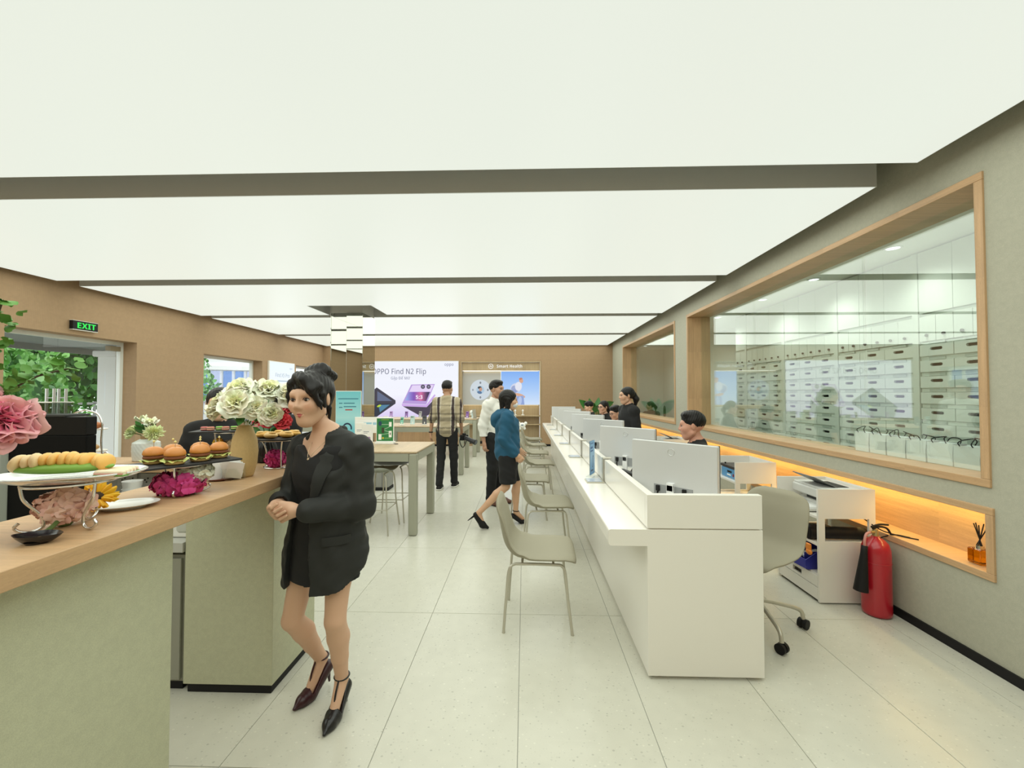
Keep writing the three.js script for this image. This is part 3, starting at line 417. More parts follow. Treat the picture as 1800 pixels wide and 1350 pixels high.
// ---------- wall screens and displays ----------
{
  const big = canvas(1060, 490, (x, w, h) => {
    const g = x.createLinearGradient(0, 0, 0, h); g.addColorStop(0, '#eef1fb'); g.addColorStop(0.6, '#f1f2fc'); g.addColorStop(1, '#d9cdf2'); x.fillStyle = g; x.fillRect(0, 0, w, h);
    x.fillStyle = '#5d6078'; x.textAlign = 'center'; x.font = '66px sans-serif'; x.fillText('OPPO Find N2 Flip', 530, 112, 490);
    x.fillStyle = '#8a8ea6'; x.font = '34px sans-serif'; x.textAlign = 'left'; x.fillText('Gâp', 455, 160); x.fillText('\u00d0ê', 525, 160); x.fillText('Mo', 577, 160); for (const [a, b, r] of [[488, 168, 2.6], [565, 130, 2.6], [626, 140, 3], [618, 132, 2.4]]) { x.beginPath(); x.arc(a, b, r, 0, 7); x.fill(); } x.textAlign = 'center'; x.fillStyle = '#6f7390'; x.font = '36px sans-serif'; x.fillText('oppo', 978, 40, 110);
    const P = (c, p) => { x.fillStyle = c; x.beginPath(); p.forEach(([a, b], i) => i ? x.lineTo(a, b) : x.moveTo(a, b)); x.closePath(); x.fill(); };
    P('#3d3a47', [[120, 400], [330, 230], [500, 345], [500, 372], [330, 490], [150, 490]]); P('#5f6a86', [[335, 262], [470, 350], [335, 350]]); P('#2b3140', [[330, 375], [485, 368], [340, 480], [250, 480]]); P('#4f7f9c', [[345, 385], [450, 382], [360, 450]]); x.fillStyle = '#b7d33c'; x.beginPath(); x.ellipse(352, 393, 20, 9, -0.4, 0, 7); x.fill();
    P('#b79ad8', [[640, 205], [852, 200], [775, 380], [560, 372]]); P('#e2d2f4', [[650, 212], [842, 208], [815, 268], [622, 268]]);
    const gr = x.createLinearGradient(580, 0, 790, 0); gr.addColorStop(0, '#9cc0f0'); gr.addColorStop(0.4, '#7d52b4'); gr.addColorStop(0.7, '#d46a9d'); gr.addColorStop(1, '#3a2d55'); P(gr, [[618, 272], [808, 270], [775, 350], [585, 345]]);
    x.fillStyle = '#f3eefc'; x.font = 'bold 46px sans-serif'; x.fillText('5:3', 712, 332); x.fillStyle = '#4b4557'; for (const a of [745, 796]) { x.beginPath(); x.arc(a, 224, 19, 0, 7); x.fill(); } x.fillStyle = '#8b86a0'; for (const a of [745, 796]) { x.beginPath(); x.arc(a, 224, 9, 0, 7); x.fill(); }
    P('#c9a5e4', [[556, 376], [775, 384], [850, 290], [858, 300], [785, 404], [560, 394]]); P('#453c4e', [[566, 396], [780, 404], [850, 330], [860, 440], [760, 490], [740, 490]]);
  });
  const scr = (name, label, x0, x1, y0, y1, tex, glow, z = BZ) => {
    const t = thing(name, label, 'screen', [(x0 + x1) / 2, y0, z]); const w = x1 - x0, h = y1 - y0;
    part(t, 'screen_frame', bx(w + 0.03, h + 0.03, 0.05, 0, h / 2, 0.025, 0.003), mat([0.55, 0.52, 0.45], 0.5));
    const p = new THREE.PlaneGeometry(w, h); p.translate(0, h / 2, 0.0512); part(t, 'screen_picture', p, emis([1, 1, 1], glow, tex));
    const l = new THREE.RectAreaLight(0xf0f2ff, 0.4, w, h); l.position.set(0, h / 2, 0.054); l.rotation.y = PI; t.add(l); return t;
  };
  scr('wall_screen', 'large glowing wall screen showing folding phones on the back wall', -5.36, -1.915, 0.835, 2.445, big, 1.0);
  const ledge = thing('screen_ledge', 'pale ledge and wood panel below the large wall screen', 'ledge', [-3.64, 0, BZ + 0.022]); part(ledge, 'ledge_board', bx(3.5, 0.05, 0.28, 0, 0.79, 0.14), M.oaklight); part(ledge, 'fascia', bx(3.5, 0.12, 0.02, 0, 0.7, 0.26), M.sagemetal); part(ledge, 'lower_panel', bx(3.5, 0.6, 0.03, 0, 0.35, 0.017), M.oak); part(ledge, 'plinth', bx(3.5, 0.05, 0.04, 0, 0.025, 0.03), M.black);
  // recessed wood unit
  const u = thing('wall_display_unit', 'recessed oak display unit with health posters beside the large screen', 'display unit', [-0.69, 0, BZ]); const hw = 1.17, D = 0.26;
  const wl = mat([0.62, 0.47, 0.28], 0.5, { map: woodTex });
  part(u, 'side_board', bx(0.035, 2.385, D, -hw + 0.017, 1.255, -D / 2), wl); part(u, 'side_board', bx(0.035, 2.385, D, hw - 0.017, 1.255, -D / 2), wl); part(u, 'top_board', bx(2.27, 0.03, D, 0, 2.433, -D / 2), wl);
  part(u, 'header', bx(2.26, 0.235, 0.03, 0, 2.295, -0.08), wl); part(u, 'back_board', bx(2.26, 1.12, 0.02, 0, 0.63, -D + 0.02), wl);
  part(u, 'shelf', bx(2.26, 0.035, D - 0.03, 0, 0.866, -D / 2 + 0.01), wl); part(u, 'shelf', bx(2.26, 0.03, D - 0.03, 0, 0.62, -D / 2 + 0.01), wl); part(u, 'plinth', bx(2.26, 0.06, 0.2, 0, 0.09, -0.14), M.black);
  const font = await new FontLoader().loadAsync('fonts/droid/droid_sans_bold.typeface.json');
  const W = emis([1, 1, 0.94], 0.85);
  const tg = new TextGeometry('Smart Health', { font, size: 0.085, depth: 0.006, curveSegments: 3 }); part(u, 'sign_lettering', tg.translate(-0.12, 2.265, -0.064), W);
  part(u, 'sign_emblem', [new THREE.TorusGeometry(0.066, 0.009, 6, 28).translate(-0.29, 2.305, -0.06), tube([[-0.34, 2.3, -0.06], [-0.31, 2.3, -0.06], [-0.3, 2.335, -0.06], [-0.28, 2.275, -0.06], [-0.27, 2.31, -0.06], [-0.24, 2.31, -0.06]], 0.006, 24, 5)], W);
  const gm = mat([0.5, 0.5, 0.5], 0.6);
  part(u, 'poster_panel', bx(1.13, 0.99, 0.02, -0.57, 1.68, -D + 0.04), gm);
  const disc = canvas(256, 256, (x) => { x.fillStyle = '#dfeaf2'; x.fillRect(0, 0, 256, 256); x.fillStyle = '#bcd9ee'; x.beginPath(); x.arc(128, 128, 50, 0, 7); x.fill(); x.fillStyle = '#2c3038'; x.beginPath(); x.ellipse(120, 100, 24, 16, 0, 0, 7); x.fill(); x.fillStyle = '#d4a58c'; x.beginPath(); x.ellipse(132, 122, 20, 24, 0.3, 0, 7); x.fill(); x.fillStyle = '#5d7fa8'; x.beginPath(); x.ellipse(118, 160, 30, 18, 0.2, 0, 7); x.fill(); x.fillStyle = '#3c424c'; for (const [a, b, k] of [[128, 38, 1], [128, 222, 1], [34, 128, 0], [222, 128, 2]]) { x.globalAlpha = k ? 1 : 0.45; x.beginPath(); x.ellipse(a, b, 10, 13, 0, 0, 7); x.fill(); x.fillStyle = '#e8eef4'; x.fillRect(a - 4, b - 6, 6, 11); x.fillStyle = '#3c424c'; } x.globalAlpha = 1; });
  part(u, 'poster_disc', new THREE.CircleGeometry(0.3, 48).translate(-0.61, 1.62, -D + 0.052), emis([1, 1, 1], 0.8, disc));
  const ph = canvas(512, 450, (x, w, h) => {
    const g = x.createLinearGradient(0, 0, 0, h); g.addColorStop(0, '#7eaef2'); g.addColorStop(0.55, '#a9cbf8'); g.addColorStop(1, '#d2e3fa'); x.fillStyle = g; x.fillRect(0, 0, w, h);
    const E = (c, a, b, r, s, t) => { x.fillStyle = c; x.beginPath(); x.ellipse(a, b, r, s, t, 0, 7); x.fill(); };
    E('#cfd5ea', 200, 225, 78, 62, -0.3); E('#98a6cf', 185, 240, 52, 46, 0.2); E('#e2e4f0', 232, 205, 46, 60, 0.1); E('#d9a487', 268, 128, 26, 34, -0.35); E('#c67f67', 262, 104, 24, 14, -0.2); E('#d8a78c', 240, 320, 70, 20, 0.25); E('#d8a78c', 300, 342, 22, 14, 0.4); E('#8e9bc8', 178, 270, 30, 22, 0.5); x.fillStyle = '#8fa4d6'; x.beginPath(); x.moveTo(200, 340); x.lineTo(300, 330); x.lineTo(312, 450); x.lineTo(196, 450); x.fill(); E('#b4c4e8', 250, 400, 26, 60, 0.1);
  });
  const pp = new THREE.PlaneGeometry(1.12, 0.99); part(u, 'photo_lightbox', pp.translate(0.565, 1.68, -D + 0.052), emis([1, 1, 1], 0.98, ph)); { const l = new THREE.RectAreaLight(0xc8dcff, 0.4, 1.1, 0.97); l.position.set(0.565, 1.68, -D + 0.055); l.rotation.y = PI; u.add(l); } part(u, 'lightbox_edge', bx(1.13, 1.0, 0.018, 0.565, 1.68, -D + 0.04), gm);
  for (const y of [2.168, 1.172]) { part(u, 'light_strip', bx(2.2, 0.012, 0.02, 0, y, -D + 0.06), emis([1, 0.86, 0.55], 1.1)); const l = new THREE.RectAreaLight(new THREE.Color().setRGB(1, 0.82, 0.5), 3.5, 2.2, 0.02); l.position.set(0, y - 0.01, -D + 0.07); l.rotation.x = -PI / 2; u.add(l); }
  // small products on its shelves
  [[-1.55, 0.884, 'small white bust display on the display unit shelf, left'], [-0.27, 0.884, 'left of two tiny white watch stands on the unit shelf'], [-0.05, 0.884, 'right of two tiny white watch stands on the unit shelf']].forEach(([x, y, l], i) => { const t = thing('watch_stand', l, 'watch stand', [x, y, BZ - 0.12]); part(t, 'foot', cyl(0.045, 0.04, 0.02), M.whitemat); part(t, 'post', cyl(0.014, 0.014, 0.09, 0, 0.02, 0), M.whitemat); part(t, 'head', sph(i ? 0.03 : 0.06, 0, i ? 0.13 : 0.08, 0, 1, 1.1, 0.8), M.whitemat); });
  const r = thing('toy_robot', 'small white toy figure perched on the farthest chair back', 'toy', [-0.05, 0, -9.3]); // stands on its own slim stand
  part(r, 'stand', [cyl(0.09, 0.09, 0.012), cyl(0.01, 0.01, 0.72, 0, 0.012, 0)], M.champagne); part(r, 'body', [sph(0.075, 0, 0.8, 0, 1, 0.85, 0.9), sph(0.035, -0.075, 0.85, 0), sph(0.035, 0.075, 0.85, 0), sph(0.03, -0.05, 0.735, 0.02), sph(0.03, 0.05, 0.735, 0.02)], M.whitemat); part(r, 'face_plate', sph(0.04, 0, 0.81, 0.045, 1, 0.6, 0.6), mat([0.15, 0.2, 0.25], 0.2)); r.userData.label = 'small white robot figure on a slim stand beyond the chairs';
  // left wall light poster
  const fp = canvas(256, 340, (x, w, h) => { const g = x.createLinearGradient(0, 0, 0, h); g.addColorStop(0, '#eaf7fb'); g.addColorStop(1, '#f4f0fb'); x.fillStyle = g; x.fillRect(0, 0, w, h); x.fillStyle = '#9fb3bf'; x.textAlign = 'center'; x.font = '30px sans-serif'; x.fillText('Find X5 Pro', 128, 84, 150); x.fillRect(60, 104, 130, 5); x.fillRect(44, 124, 150, 3); x.font = '15px sans-serif'; x.fillText('oppo', 218, 34); x.fillStyle = '#c6b6ea'; x.beginPath(); x.ellipse(90, 170, 26, 20, 0, 0, 7); x.fill(); x.fillStyle = '#8f83b8'; x.fillRect(90, 190, 70, 130); });
  const lp = thing('light_poster', 'bright light-box phone poster on the left wall between two windows', 'poster', [LX, 0.85, -9.94], PI / 2); part(lp, 'frame', bx(1.06, 1.44, 0.04, 0, 0.7, 0.02), M.whitemat); part(lp, 'light_picture', new THREE.PlaneGeometry(1.02, 1.4).translate(0, 0.7, 0.042), emis([1, 1, 1], 1.0, fp)); { const l = new THREE.RectAreaLight(0xf2f6ff, 0.4, 1.02, 1.4); l.position.set(0, 0.7, 0.045); l.rotation.y = PI; lp.add(l); }
}
{ // --- EXIT sign ---
  const t = thing('exit_sign', 'black sign with green glowing EXIT letters above the glass door', 'exit sign', [LX + 0.03, 2.34, -5.375], PI / 2); t.scale.set(0.8, 0.9, 1);
  part(t, 'housing', bx(0.4, 0.135, 0.05, 0, 0.0675, 0, 0.006), M.black); part(t, 'edge', bx(0.4, 0.008, 0.055, 0, 0.002, 0), M.whitemat); part(t, 'edge', bx(0.4, 0.006, 0.055, 0, 0.134, 0), M.whitemat);
  const font = await new FontLoader().loadAsync('fonts/droid/droid_sans_bold.typeface.json'); const g = new TextGeometry('EXIT', { font, size: 0.082, depth: 0.003, curveSegments: 3 }); g.computeBoundingBox(); const b = g.boundingBox; g.scale(0.29 / (b.max.x - b.min.x), 1, 1); g.translate(-0.145, 0.027, 0.025); part(t, 'light_letters', g, emis([0.02, 0.95, 0.1], 0.9));
}
// ---------- storage room cabinets and gift bags behind the near window ----------
{
  const bays = [[1.88, 2.83], [2.83, 3.77], [3.77, 4.72], [4.72, 5.67], [5.67, 6.62], [6.62, 6.96]], cw = mat([0.66, 0.7, 0.64], 0.45), dark = mat([0.06, 0.05, 0.045], 0.6), strip = mat([0.45, 0.5, 0.45], 0.5);
  const X = 3.47; const names = ['nearest, mostly cut off by the window frame', 'right of the nearest pier, behind the last gift bags', 'behind the first gift bags', 'in the middle, reflecting the phone advert', 'second from the left', 'narrow, at the left end'];
  bays.forEach(([a0, a1], i) => {
    const t = thing('storage_cabinet', `white storage cabinet of small drawers, ${names[i]}`, 'cabinet', [X, 0, -(a0 + a1) / 2], 0, 'storage room cabinets'); const L = a1 - a0, n = i === 5 ? 1 : 3, w = (L - 0.06) / n, z0 = -L / 2 + 0.03;
    const bd = [sb(0.43, 0.45, 0, 2.745, -L / 2 + 0.0005, L / 2 - 0.0005), sb(0.02, 0.43, 0, 2.745, -L / 2 + 0.0005, -L / 2 + 0.012), sb(0.02, 0.43, 0, 2.745, L / 2 - 0.075, L / 2 - 0.0005), sb(0.02, 0.43, 0, 0.04, -L / 2 + 0.012, L / 2 - 0.075), sb(0.02, 0.43, 1.925, 1.95, -L / 2 + 0.012, L / 2 - 0.075), sb(0.02, 0.43, 2.172, 2.198, -L / 2 + 0.012, L / 2 - 0.075), sb(0.02, 0.43, 2.72, 2.745, -L / 2 + 0.012, L / 2 - 0.075)]; for (let q = 0; q < 8; q++) bd.push(sb(0.012, 0.43, 1.7895 - q * 0.1365, 1.8265 - q * 0.1365, -L / 2 + 0.004, L / 2 - 0.062)); part(t, 'carcass', bd, cw); part(t, 'pilaster', bb(-0.004, 0.02, 0, 2.745, L / 2 - 0.06, L / 2 - 0.002), cw);
    const fs = rectShape(-w / 2 + 0.003, w / 2 - 0.003, -0.049, 0.049), hp = new THREE.Path(); hp.absarc(0.04, 0.012, 0.013, -PI / 2, PI / 2, false); hp.absarc(-0.04, 0.012, 0.013, PI / 2, PI * 1.5, false); fs.holes.push(hp);
    const df = uvm(ext(fs, 0.018, { curveSegments: 5 }).rotateY(PI / 2)), ls = bb(0.004, 0.02, -0.012, 0.012, -0.07, 0.07, 0.001);
    for (let k = 0; k < n; k++) {
      const zc = -L / 2 + 0.003 + w * (k + 0.5);
      for (let r = 0; r < 8; r++) { const d = part(t, 'drawer', df, cw); d.position.set(0, 1.895 - r * 0.1365 - 0.02, zc); const s = part(d, 'label_strip', ls, strip); s.position.set(0.002, 0.066, 0); }
      part(t, 'upper_door', bb(0, 0.02, 2.2, 2.74, zc - w / 2 + 0.002, zc + w / 2 - 0.002), cw);
    }
    const m = i === 5 ? 2 : 6, v = (L - 0.06) / m; for (let k = 0; k < m; k++) { const zc = -L / 2 + 0.003 + v * (k + 0.5), d = part(t, 'small_door', bb(0, 0.02, 1.955, 2.17, zc - v / 2 + 0.002, zc + v / 2 - 0.002), cw); part(d, 'knob', sph(0.013, -0.008, 2.005, zc, 1, 1, 1, 8, 6), dark); }
    part(t, 'base_door', bb(0, 0.02, 0.05, 0.83, -L / 2 + 0.004, L / 2 - 0.064), cw);
  });
  const bagM = mat([0.93, 0.91, 0.92], 0.6), hm = M.black; let Z = -3.53;
  const q = ['first gift bag from the left on the sill', 'second gift bag, its cord in a loop', 'third gift bag, open and leaning', 'fourth gift bag with two arched handles', 'fifth gift bag, the widest one', 'sixth gift bag with handles fallen to the right', 'last gift bag, half hidden by the window frame'];
  const wd = [0.14, 0.15, 0.155, 0.15, 0.17, 0.155, 0.13]; let z = -3.56;
  for (let i = 0; i < 7; i++) {
    const w = wd[i], h = 0.155 - i * 0.003, t = thing('gift_bag', `white paper ${q[i]} behind the glass`, 'gift bag', [2.79, 1.035, z + w / 2], R(-0.06, 0.06), 'white gift bags on the sill'); z += w + 0.006;
    const a = 0.05, b = w / 2, P = (s, y, k) => [V(-a * k, y, -b * s), V(-a * k, y, 0), V(-a * k, y, b * s), V(a * k, y, b * s), V(a * k, y, 0), V(a * k, y, -b * s)];
    const rings = [P(0.96, 0.001, 0.95), P(0.97, h * 0.5, 1), P(1, h, 0.9)]; for (const r of rings) { r[1].x += 0; } rings[1][1].x += 0.004; rings[2][1].x -= 0.006;
    const g = loft(rings, false).toNonIndexed(); g.computeVertexNormals(); const o = part(t, 'bag', g, new THREE.MeshPhysicalMaterial({ color: bagM.color, roughness: 0.6, side: THREE.DoubleSide })); part(t, 'bag_bottom', bx(0.09, 0.002, w * 0.94, 0, 0.0015, 0, 0.0005), bagM);
    for (const s of [-1, 1]) part(t, 'handle', tube([[s * a * 0.85, h - 0.01, -b * 0.5], [s * a * 1.2, h + 0.02, -b * 0.45], [s * a * 0.5 + R(-.02, .02), h + 0.045 + R(-0.02, 0.01), R(-.02, .02)], [s * a * 1.1, h + R(0, 0.03), b * 0.45], [s * a * 0.85, h - 0.01, b * 0.5]], 0.0032, 24, 5), hm);
    part(t, 'tissue', sph(0.03, 0, h - 0.012, 0, 1.2, 0.5, b / 0.036, 8, 6), mat([0.75, 0.8, 0.78], 0.4));
  }
}
// ---------- things on the display tables ----------
{
  const gb = canvas(256, 340, (x, w, h) => { x.fillStyle = '#2d7a45'; x.fillRect(0, 0, w, h); x.fillStyle = '#7a9a3a'; x.fillRect(70, 14, 120, 12); x.strokeStyle = '#cfe3cf'; x.lineWidth = 5; for (const l of [[60, 92, 200, 92], [110, 165, 200, 128], [110, 180, 200, 205], [70, 245, 190, 225]]) { x.beginPath(); x.moveTo(l[0], l[1]); x.lineTo(l[2], l[3]); x.stroke(); } x.fillStyle = '#23405c'; x.beginPath(); x.ellipse(52, 78, 26, 36, 0, 0, 7); x.fill(); x.fillStyle = '#3c3a2a'; x.fillRect(76, 140, 42, 80); x.fillStyle = '#f2f2ec'; x.fillRect(190, 54, 42, 70); x.fillRect(188, 188, 46, 96); x.fillRect(26, 236, 48, 86); x.fillStyle = '#7d7f78'; x.fillRect(202, 214, 18, 36); x.fillStyle = '#c9b23a'; x.beginPath(); x.arc(98, 296, 16, 0, 7); x.fill(); x.fillStyle = '#6a9a5a'; x.fillRect(120, 288, 100, 20); });
  const t = thing('green_board', 'green display board with white tags standing on the nearest table', 'display board', [-1.7, 0.89, -5.06], 0.02); part(t, 'board', bx(0.215, 0.29, 0.018, 0, 0.175, 0, 0.004), M.whitemat); part(t, 'print', new THREE.PlaneGeometry(0.2, 0.275).translate(0, 0.175, 0.0096), mat([1, 1, 1], 0.4, { map: gb })); part(t, 'foot', bx(0.23, 0.03, 0.1, 0, 0.015, 0, 0.006), M.whitemat); part(t, 'clip', bx(0.04, 0.004, 0.05, 0.125, 0.004, 0.07).rotateY(0.4), M.charcoal);
  const card = (c1, c2, txt) => canvas(128, 200, (x, w, h) => { x.fillStyle = '#f2f2f0'; x.fillRect(0, 0, w, h); x.fillStyle = c1; x.fillRect(16, 12, 70, 8); x.fillRect(16, 30, 50, 5); x.fillStyle = c2; x.beginPath(); x.roundRect(30, 76, 74, 150, 14); x.fill(); x.fillStyle = '#2c2530'; for (const [a, b] of [[52, 104], [76, 104], [52, 130]]) { x.beginPath(); x.arc(a, b, 10, 0, 7); x.fill(); } });
  [[-1.96, -4.95, 'left of the two phone price cards on the nearest table', '#8a8f99', '#cfd2d6', 0.12], [-1.79, -4.72, 'price card with a purple phone picture beside the green board', '#8a8f99', '#a386ad', -0.05]].forEach(([x, z, l, a, b, ry]) => { const c = thing('price_card', l, 'price card', [x, 0.89, z], ry, 'cards on the nearest table'); part(c, 'card', bx(0.13, 0.26, 0.008, 0, 0.134, 0, 0.002), M.whitemat); part(c, 'print', new THREE.PlaneGeometry(0.12, 0.19).translate(0, 0.1, 0.0046), mat([1, 1, 1], 0.35, { map: card(a, b) })); part(c, 'foot', bx(0.15, 0.008, 0.09, 0, 0.004, 0, 0.002), M.clear); });
  const bn = canvas(256, 64, (x, w, h) => { x.fillStyle = '#eef0ef'; x.fillRect(0, 0, w, h); x.fillStyle = '#9ac6da'; x.fillRect(60, 22, 60, 22); x.fillRect(128, 22, 60, 22); });
  const hb = thing('header_sign', 'low white sign board with pale blue labels behind the price cards', 'sign', [-1.9, 0.89, -5.2]); part(hb, 'board', bx(0.46, 0.2, 0.02, 0, 0.22, 0, 0.003), M.whitemat); part(hb, 'print', new THREE.PlaneGeometry(0.44, 0.09).translate(0, 0.24, 0.0106), mat([1, 1, 1], 0.4, { map: bn })); part(hb, 'leg', bx(0.02, 0.13, 0.03, -0.2, 0.065, 0), M.whitemat); part(hb, 'leg', bx(0.02, 0.13, 0.03, 0.2, 0.065, 0), M.whitemat);
  const tl = canvas(160, 256, (x, w, h) => { const g = x.createLinearGradient(0, 0, 0, h); g.addColorStop(0, '#6fc1cc'); g.addColorStop(0.6, '#a8d9dc'); g.addColorStop(1, '#5fb7c9'); x.fillStyle = g; x.fillRect(0, 0, w, h); x.fillStyle = '#3f7f92'; x.fillRect(14, 40, 130, 6); x.fillRect(50, 66, 70, 6); x.fillRect(50, 86, 80, 6); x.fillStyle = '#b14a4a'; x.fillRect(60, 104, 46, 7); x.fillStyle = '#3f7f92'; x.fillRect(20, 66, 22, 6); x.fillRect(20, 90, 22, 6); x.strokeStyle = '#1d2e4a'; x.lineWidth = 9; x.beginPath(); x.arc(74, 214, 26, 2.6, 6.6); x.stroke(); });
  const ts = thing('teal_standee', 'teal promotional standee on the floor beside the mirrored column', 'standee', [-2.82, 0, -6.62], 0.1); part(ts, 'board', bx(0.4, 1.5, 0.015, 0, 0.8, 0, 0.003), M.whitemat); part(ts, 'print', new THREE.PlaneGeometry(0.39, 0.7).translate(0, 1.19, 0.0085), mat([1, 1, 1], 0.4, { map: tl })); part(ts, 'foot', bx(0.36, 0.05, 0.25, 0, 0.025, 0, 0.006), M.whitemat);
  const lw = thing('info_card', 'small pale blue info card standing on the nearest table by the column', 'info card', [-2.36, 0.89, -5.0], 0.05); part(lw, 'card', bx(0.1, 0.21, 0.006, 0, 0.11, 0, 0.002), mat([0.66, 0.74, 0.82], 0.4)); part(lw, 'foot', bx(0.1, 0.008, 0.06, 0, 0.004, 0), M.clear);
  // phones on the far tables
  const cols = { lilac: [0.42, 0.26, 0.6], violet: [0.25, 0.12, 0.42], mint: [0.25, 0.62, 0.5], ice: [0.5, 0.66, 0.66], slate: [0.06, 0.06, 0.07], grey: [0.4, 0.4, 0.42], white: [0.8, 0.8, 0.82] };
  const ph = (x, y, z, c, label, s = 1) => { const t = thing('display_phone', label, 'phone', [x, y, z], R(-0.3, 0.3), 'phones on show'); part(t, 'stand', [bx(0.09, 0.012, 0.09, 0, 0.006, 0), bx(0.02, 0.05, 0.02, 0, 0.03, -0.01)], M.whitemat); const p = part(t, 'handset', bx(0.078 * s, 0.155 * s, 0.009, 0, 0.09, 0, 0.004), mat(cols[c], 0.25)); p.rotation.x = -0.2; part(p, 'camera', [cyl(0.01, 0.01, 0.004, 0, 0, 0, 12).rotateX(PI / 2).translate(-0.02 * s, 0.135 * s, 0.006), cyl(0.01, 0.01, 0.004, 0, 0, 0, 12).rotateX(PI / 2).translate(0.005 * s, 0.135 * s, 0.006)], M.black); };
  ph(-3.35, 0.9, -10.4, 'lilac', 'left lilac phone on the farthest table'); ph(-2.95, 0.9, -10.35, 'violet', 'deep violet phone on the farthest table'); ph(-2.62, 0.9, -10.4, 'grey', 'silver-grey phone on the farthest table'); ph(-1.42, 0.9, -10.3, 'violet', 'violet phone at the right end of the farthest table'); ph(-1.28, 0.9, -10.35, 'ice', 'pale green phone at the right end of the farthest table');
  ph(-2.37, 0.9, -8.0, 'mint', 'bright mint phone lying low on the middle table', 0.85); ph(-2.2, 0.9, -8.15, 'ice', 'icy green phone upright on the middle table', 1.1); ph(-1.95, 0.9, -8.1, 'slate', 'black phone upright on the middle table', 1.1); ph(-2.75, 0.9, -8.2, 'white', 'white phone behind the green board on the middle table');
  const tb = thing('tablet_stand', 'slim tablet on a slanted stand at the right of the farthest table', 'tablet', [-1.2, 0.9, -10.1], 1.2); part(tb, 'tablet', bx(0.16, 0.22, 0.01, 0, 0.12, 0, 0.003).rotateX(-0.15), M.champagne); part(tb, 'foot', bx(0.1, 0.01, 0.1, 0, 0.005, -0.02), M.champagne);
}
// ---------- flowers and food ----------
// one petal: base at the origin, growing along +y, cupped towards +z
function petal(l, w, cup, curl, ruff = 0, ph = 0, nu = 5, nv = 5) {
  const P = [], I = [];
  for (let i = 0; i <= nv; i++) for (let j = 0; j <= nu; j++) { const v = i / nv, u = j / nu * 2 - 1, ww = w * (0.25 + 0.75 * sin(PI * min(1, 0.12 + v * 0.72)) ** 0.8) * 0.5; const end = v > 0.8 ? 1 - (v - 0.8) * abs(u) ** 2 * 1.1 : 1; P.push(u * ww, v * l * end, cup * l * (u * u * 0.5) + curl * l * v * v + ruff * l * sin(u * 5 + ph) * v * v); }
  for (let i = 0; i < nv; i++) for (let j = 0; j < nu; j++) { const a = i * (nu + 1) + j, c = a + nu + 1; I.push(a, a + 1, c, a + 1, c + 1, c); }
  const g = new THREE.BufferGeometry(); g.setAttribute('position', new THREE.Float32BufferAttribute(P, 3)); g.setIndex(I); g.computeVertexNormals(); return g;
}
function tint(g, c) { const n = g.attributes.position.count, a = new Float32Array(n * 3); for (let i = 0; i < n; i++) a.set(c, i * 3); g.setAttribute('color', new THREE.BufferAttribute(a, 3)); return g; }
const petalMat = (rough = 0.6) => new THREE.MeshPhysicalMaterial({ color: 0xffffff, vertexColors: true, roughness: rough, side: THREE.DoubleSide, sheen: 0.3, sheenColor: col([1, 1, 1]) });
const PM = petalMat();
// a full bloom of radius r facing +y; outer and inner petal colours
function bloom(r, n, outer, inner, o = {}) {
  const out = [];
  for (let i = 0; i < n; i++) { const f = i / (n - 1), a = i * 2.39996 + R(-0.2, 0.2), open = mix(o.open ?? 1.45, o.core ?? 0.12, f), l = r * mix(1, o.coreL ?? 0.55, f) * R(0.9, 1.1), g = petal(l, l * (o.width ?? 1.05), o.cup ?? 0.35, o.curl ?? 0.12, o.ruff ?? 0.07, R(0, 6), o.seg ?? 5, o.seg ?? 5); g.rotateX(open); g.translate(0, 0, r * 0.05 * (1 - f)); g.rotateY(a); out.push(tint(g.toNonIndexed(), outer.map((c, k) => mix(c, inner[k], f * f) * R(0.95, 1.05)))); }
  return merge(out);
}
// a round head of many small four-petalled florets
function florets(rx, ry, rz, n, c1, c2, s = 0.016) {
  const out = [], base = [0, 1, 2, 3].map((k) => { const g = petal(s, s * 1.15, 0.25, 0.15, 0.05, k, 3, 3); g.rotateX(1.1); g.rotateY(k * PI / 2); return g; }), f = merge(base);
  for (let i = 0; i < n; i++) { const y = 1 - 2 * (i + 0.5) / n, a = i * 2.39996, q = sqrt(1 - y * y), d = V(q * cos(a), y, q * sin(a)), g = f.clone(), m = R(0, 1); g.rotateY(R(0, 6)); g.applyQuaternion(new THREE.Quaternion().setFromUnitVectors(V(0, 1, 0), d.clone().add(V(R(-.3, .3), R(-.3, .3), R(-.3, .3))).normalize())); const k = R(0.86, 1.05); g.translate(d.x * rx * k, d.y * ry * k, d.z * rz * k); out.push(tint(g, c1.map((c, j) => mix(c, c2[j], m)))); }
  return merge(out);
}
function leafGeo(l, w, curl = 0.25, fold = 0.2) { const P = [], I = [], nv = 7; for (let i = 0; i <= nv; i++) for (let j = 0; j < 5; j++) { const v = i / nv, u = j / 2 - 1, ww = w * 0.5 * sin(PI * v ** 0.75) ** 0.9; P.push(u * ww, v * l * (1 - 0.1 * v), fold * abs(u) * ww + curl * l * v * v); } for (let i = 0; i < nv; i++) for (let j = 0; j < 4; j++) { const a = i * 5 + j, c = a + 5; I.push(a, a + 1, c, a + 1, c + 1, c); } const g = new THREE.BufferGeometry(); g.setAttribute('position', new THREE.Float32BufferAttribute(P, 3)); g.setIndex(I); g.computeVertexNormals(); return g; }
const put = (g, p, dir, roll = 0, s = 1) => { const h = g.clone(); h.scale(s, s, s); h.rotateY(roll); h.applyQuaternion(new THREE.Quaternion().setFromUnitVectors(V(0, 1, 0), V(...dir).normalize())); return h.translate(...p); };
const B = 1.11;
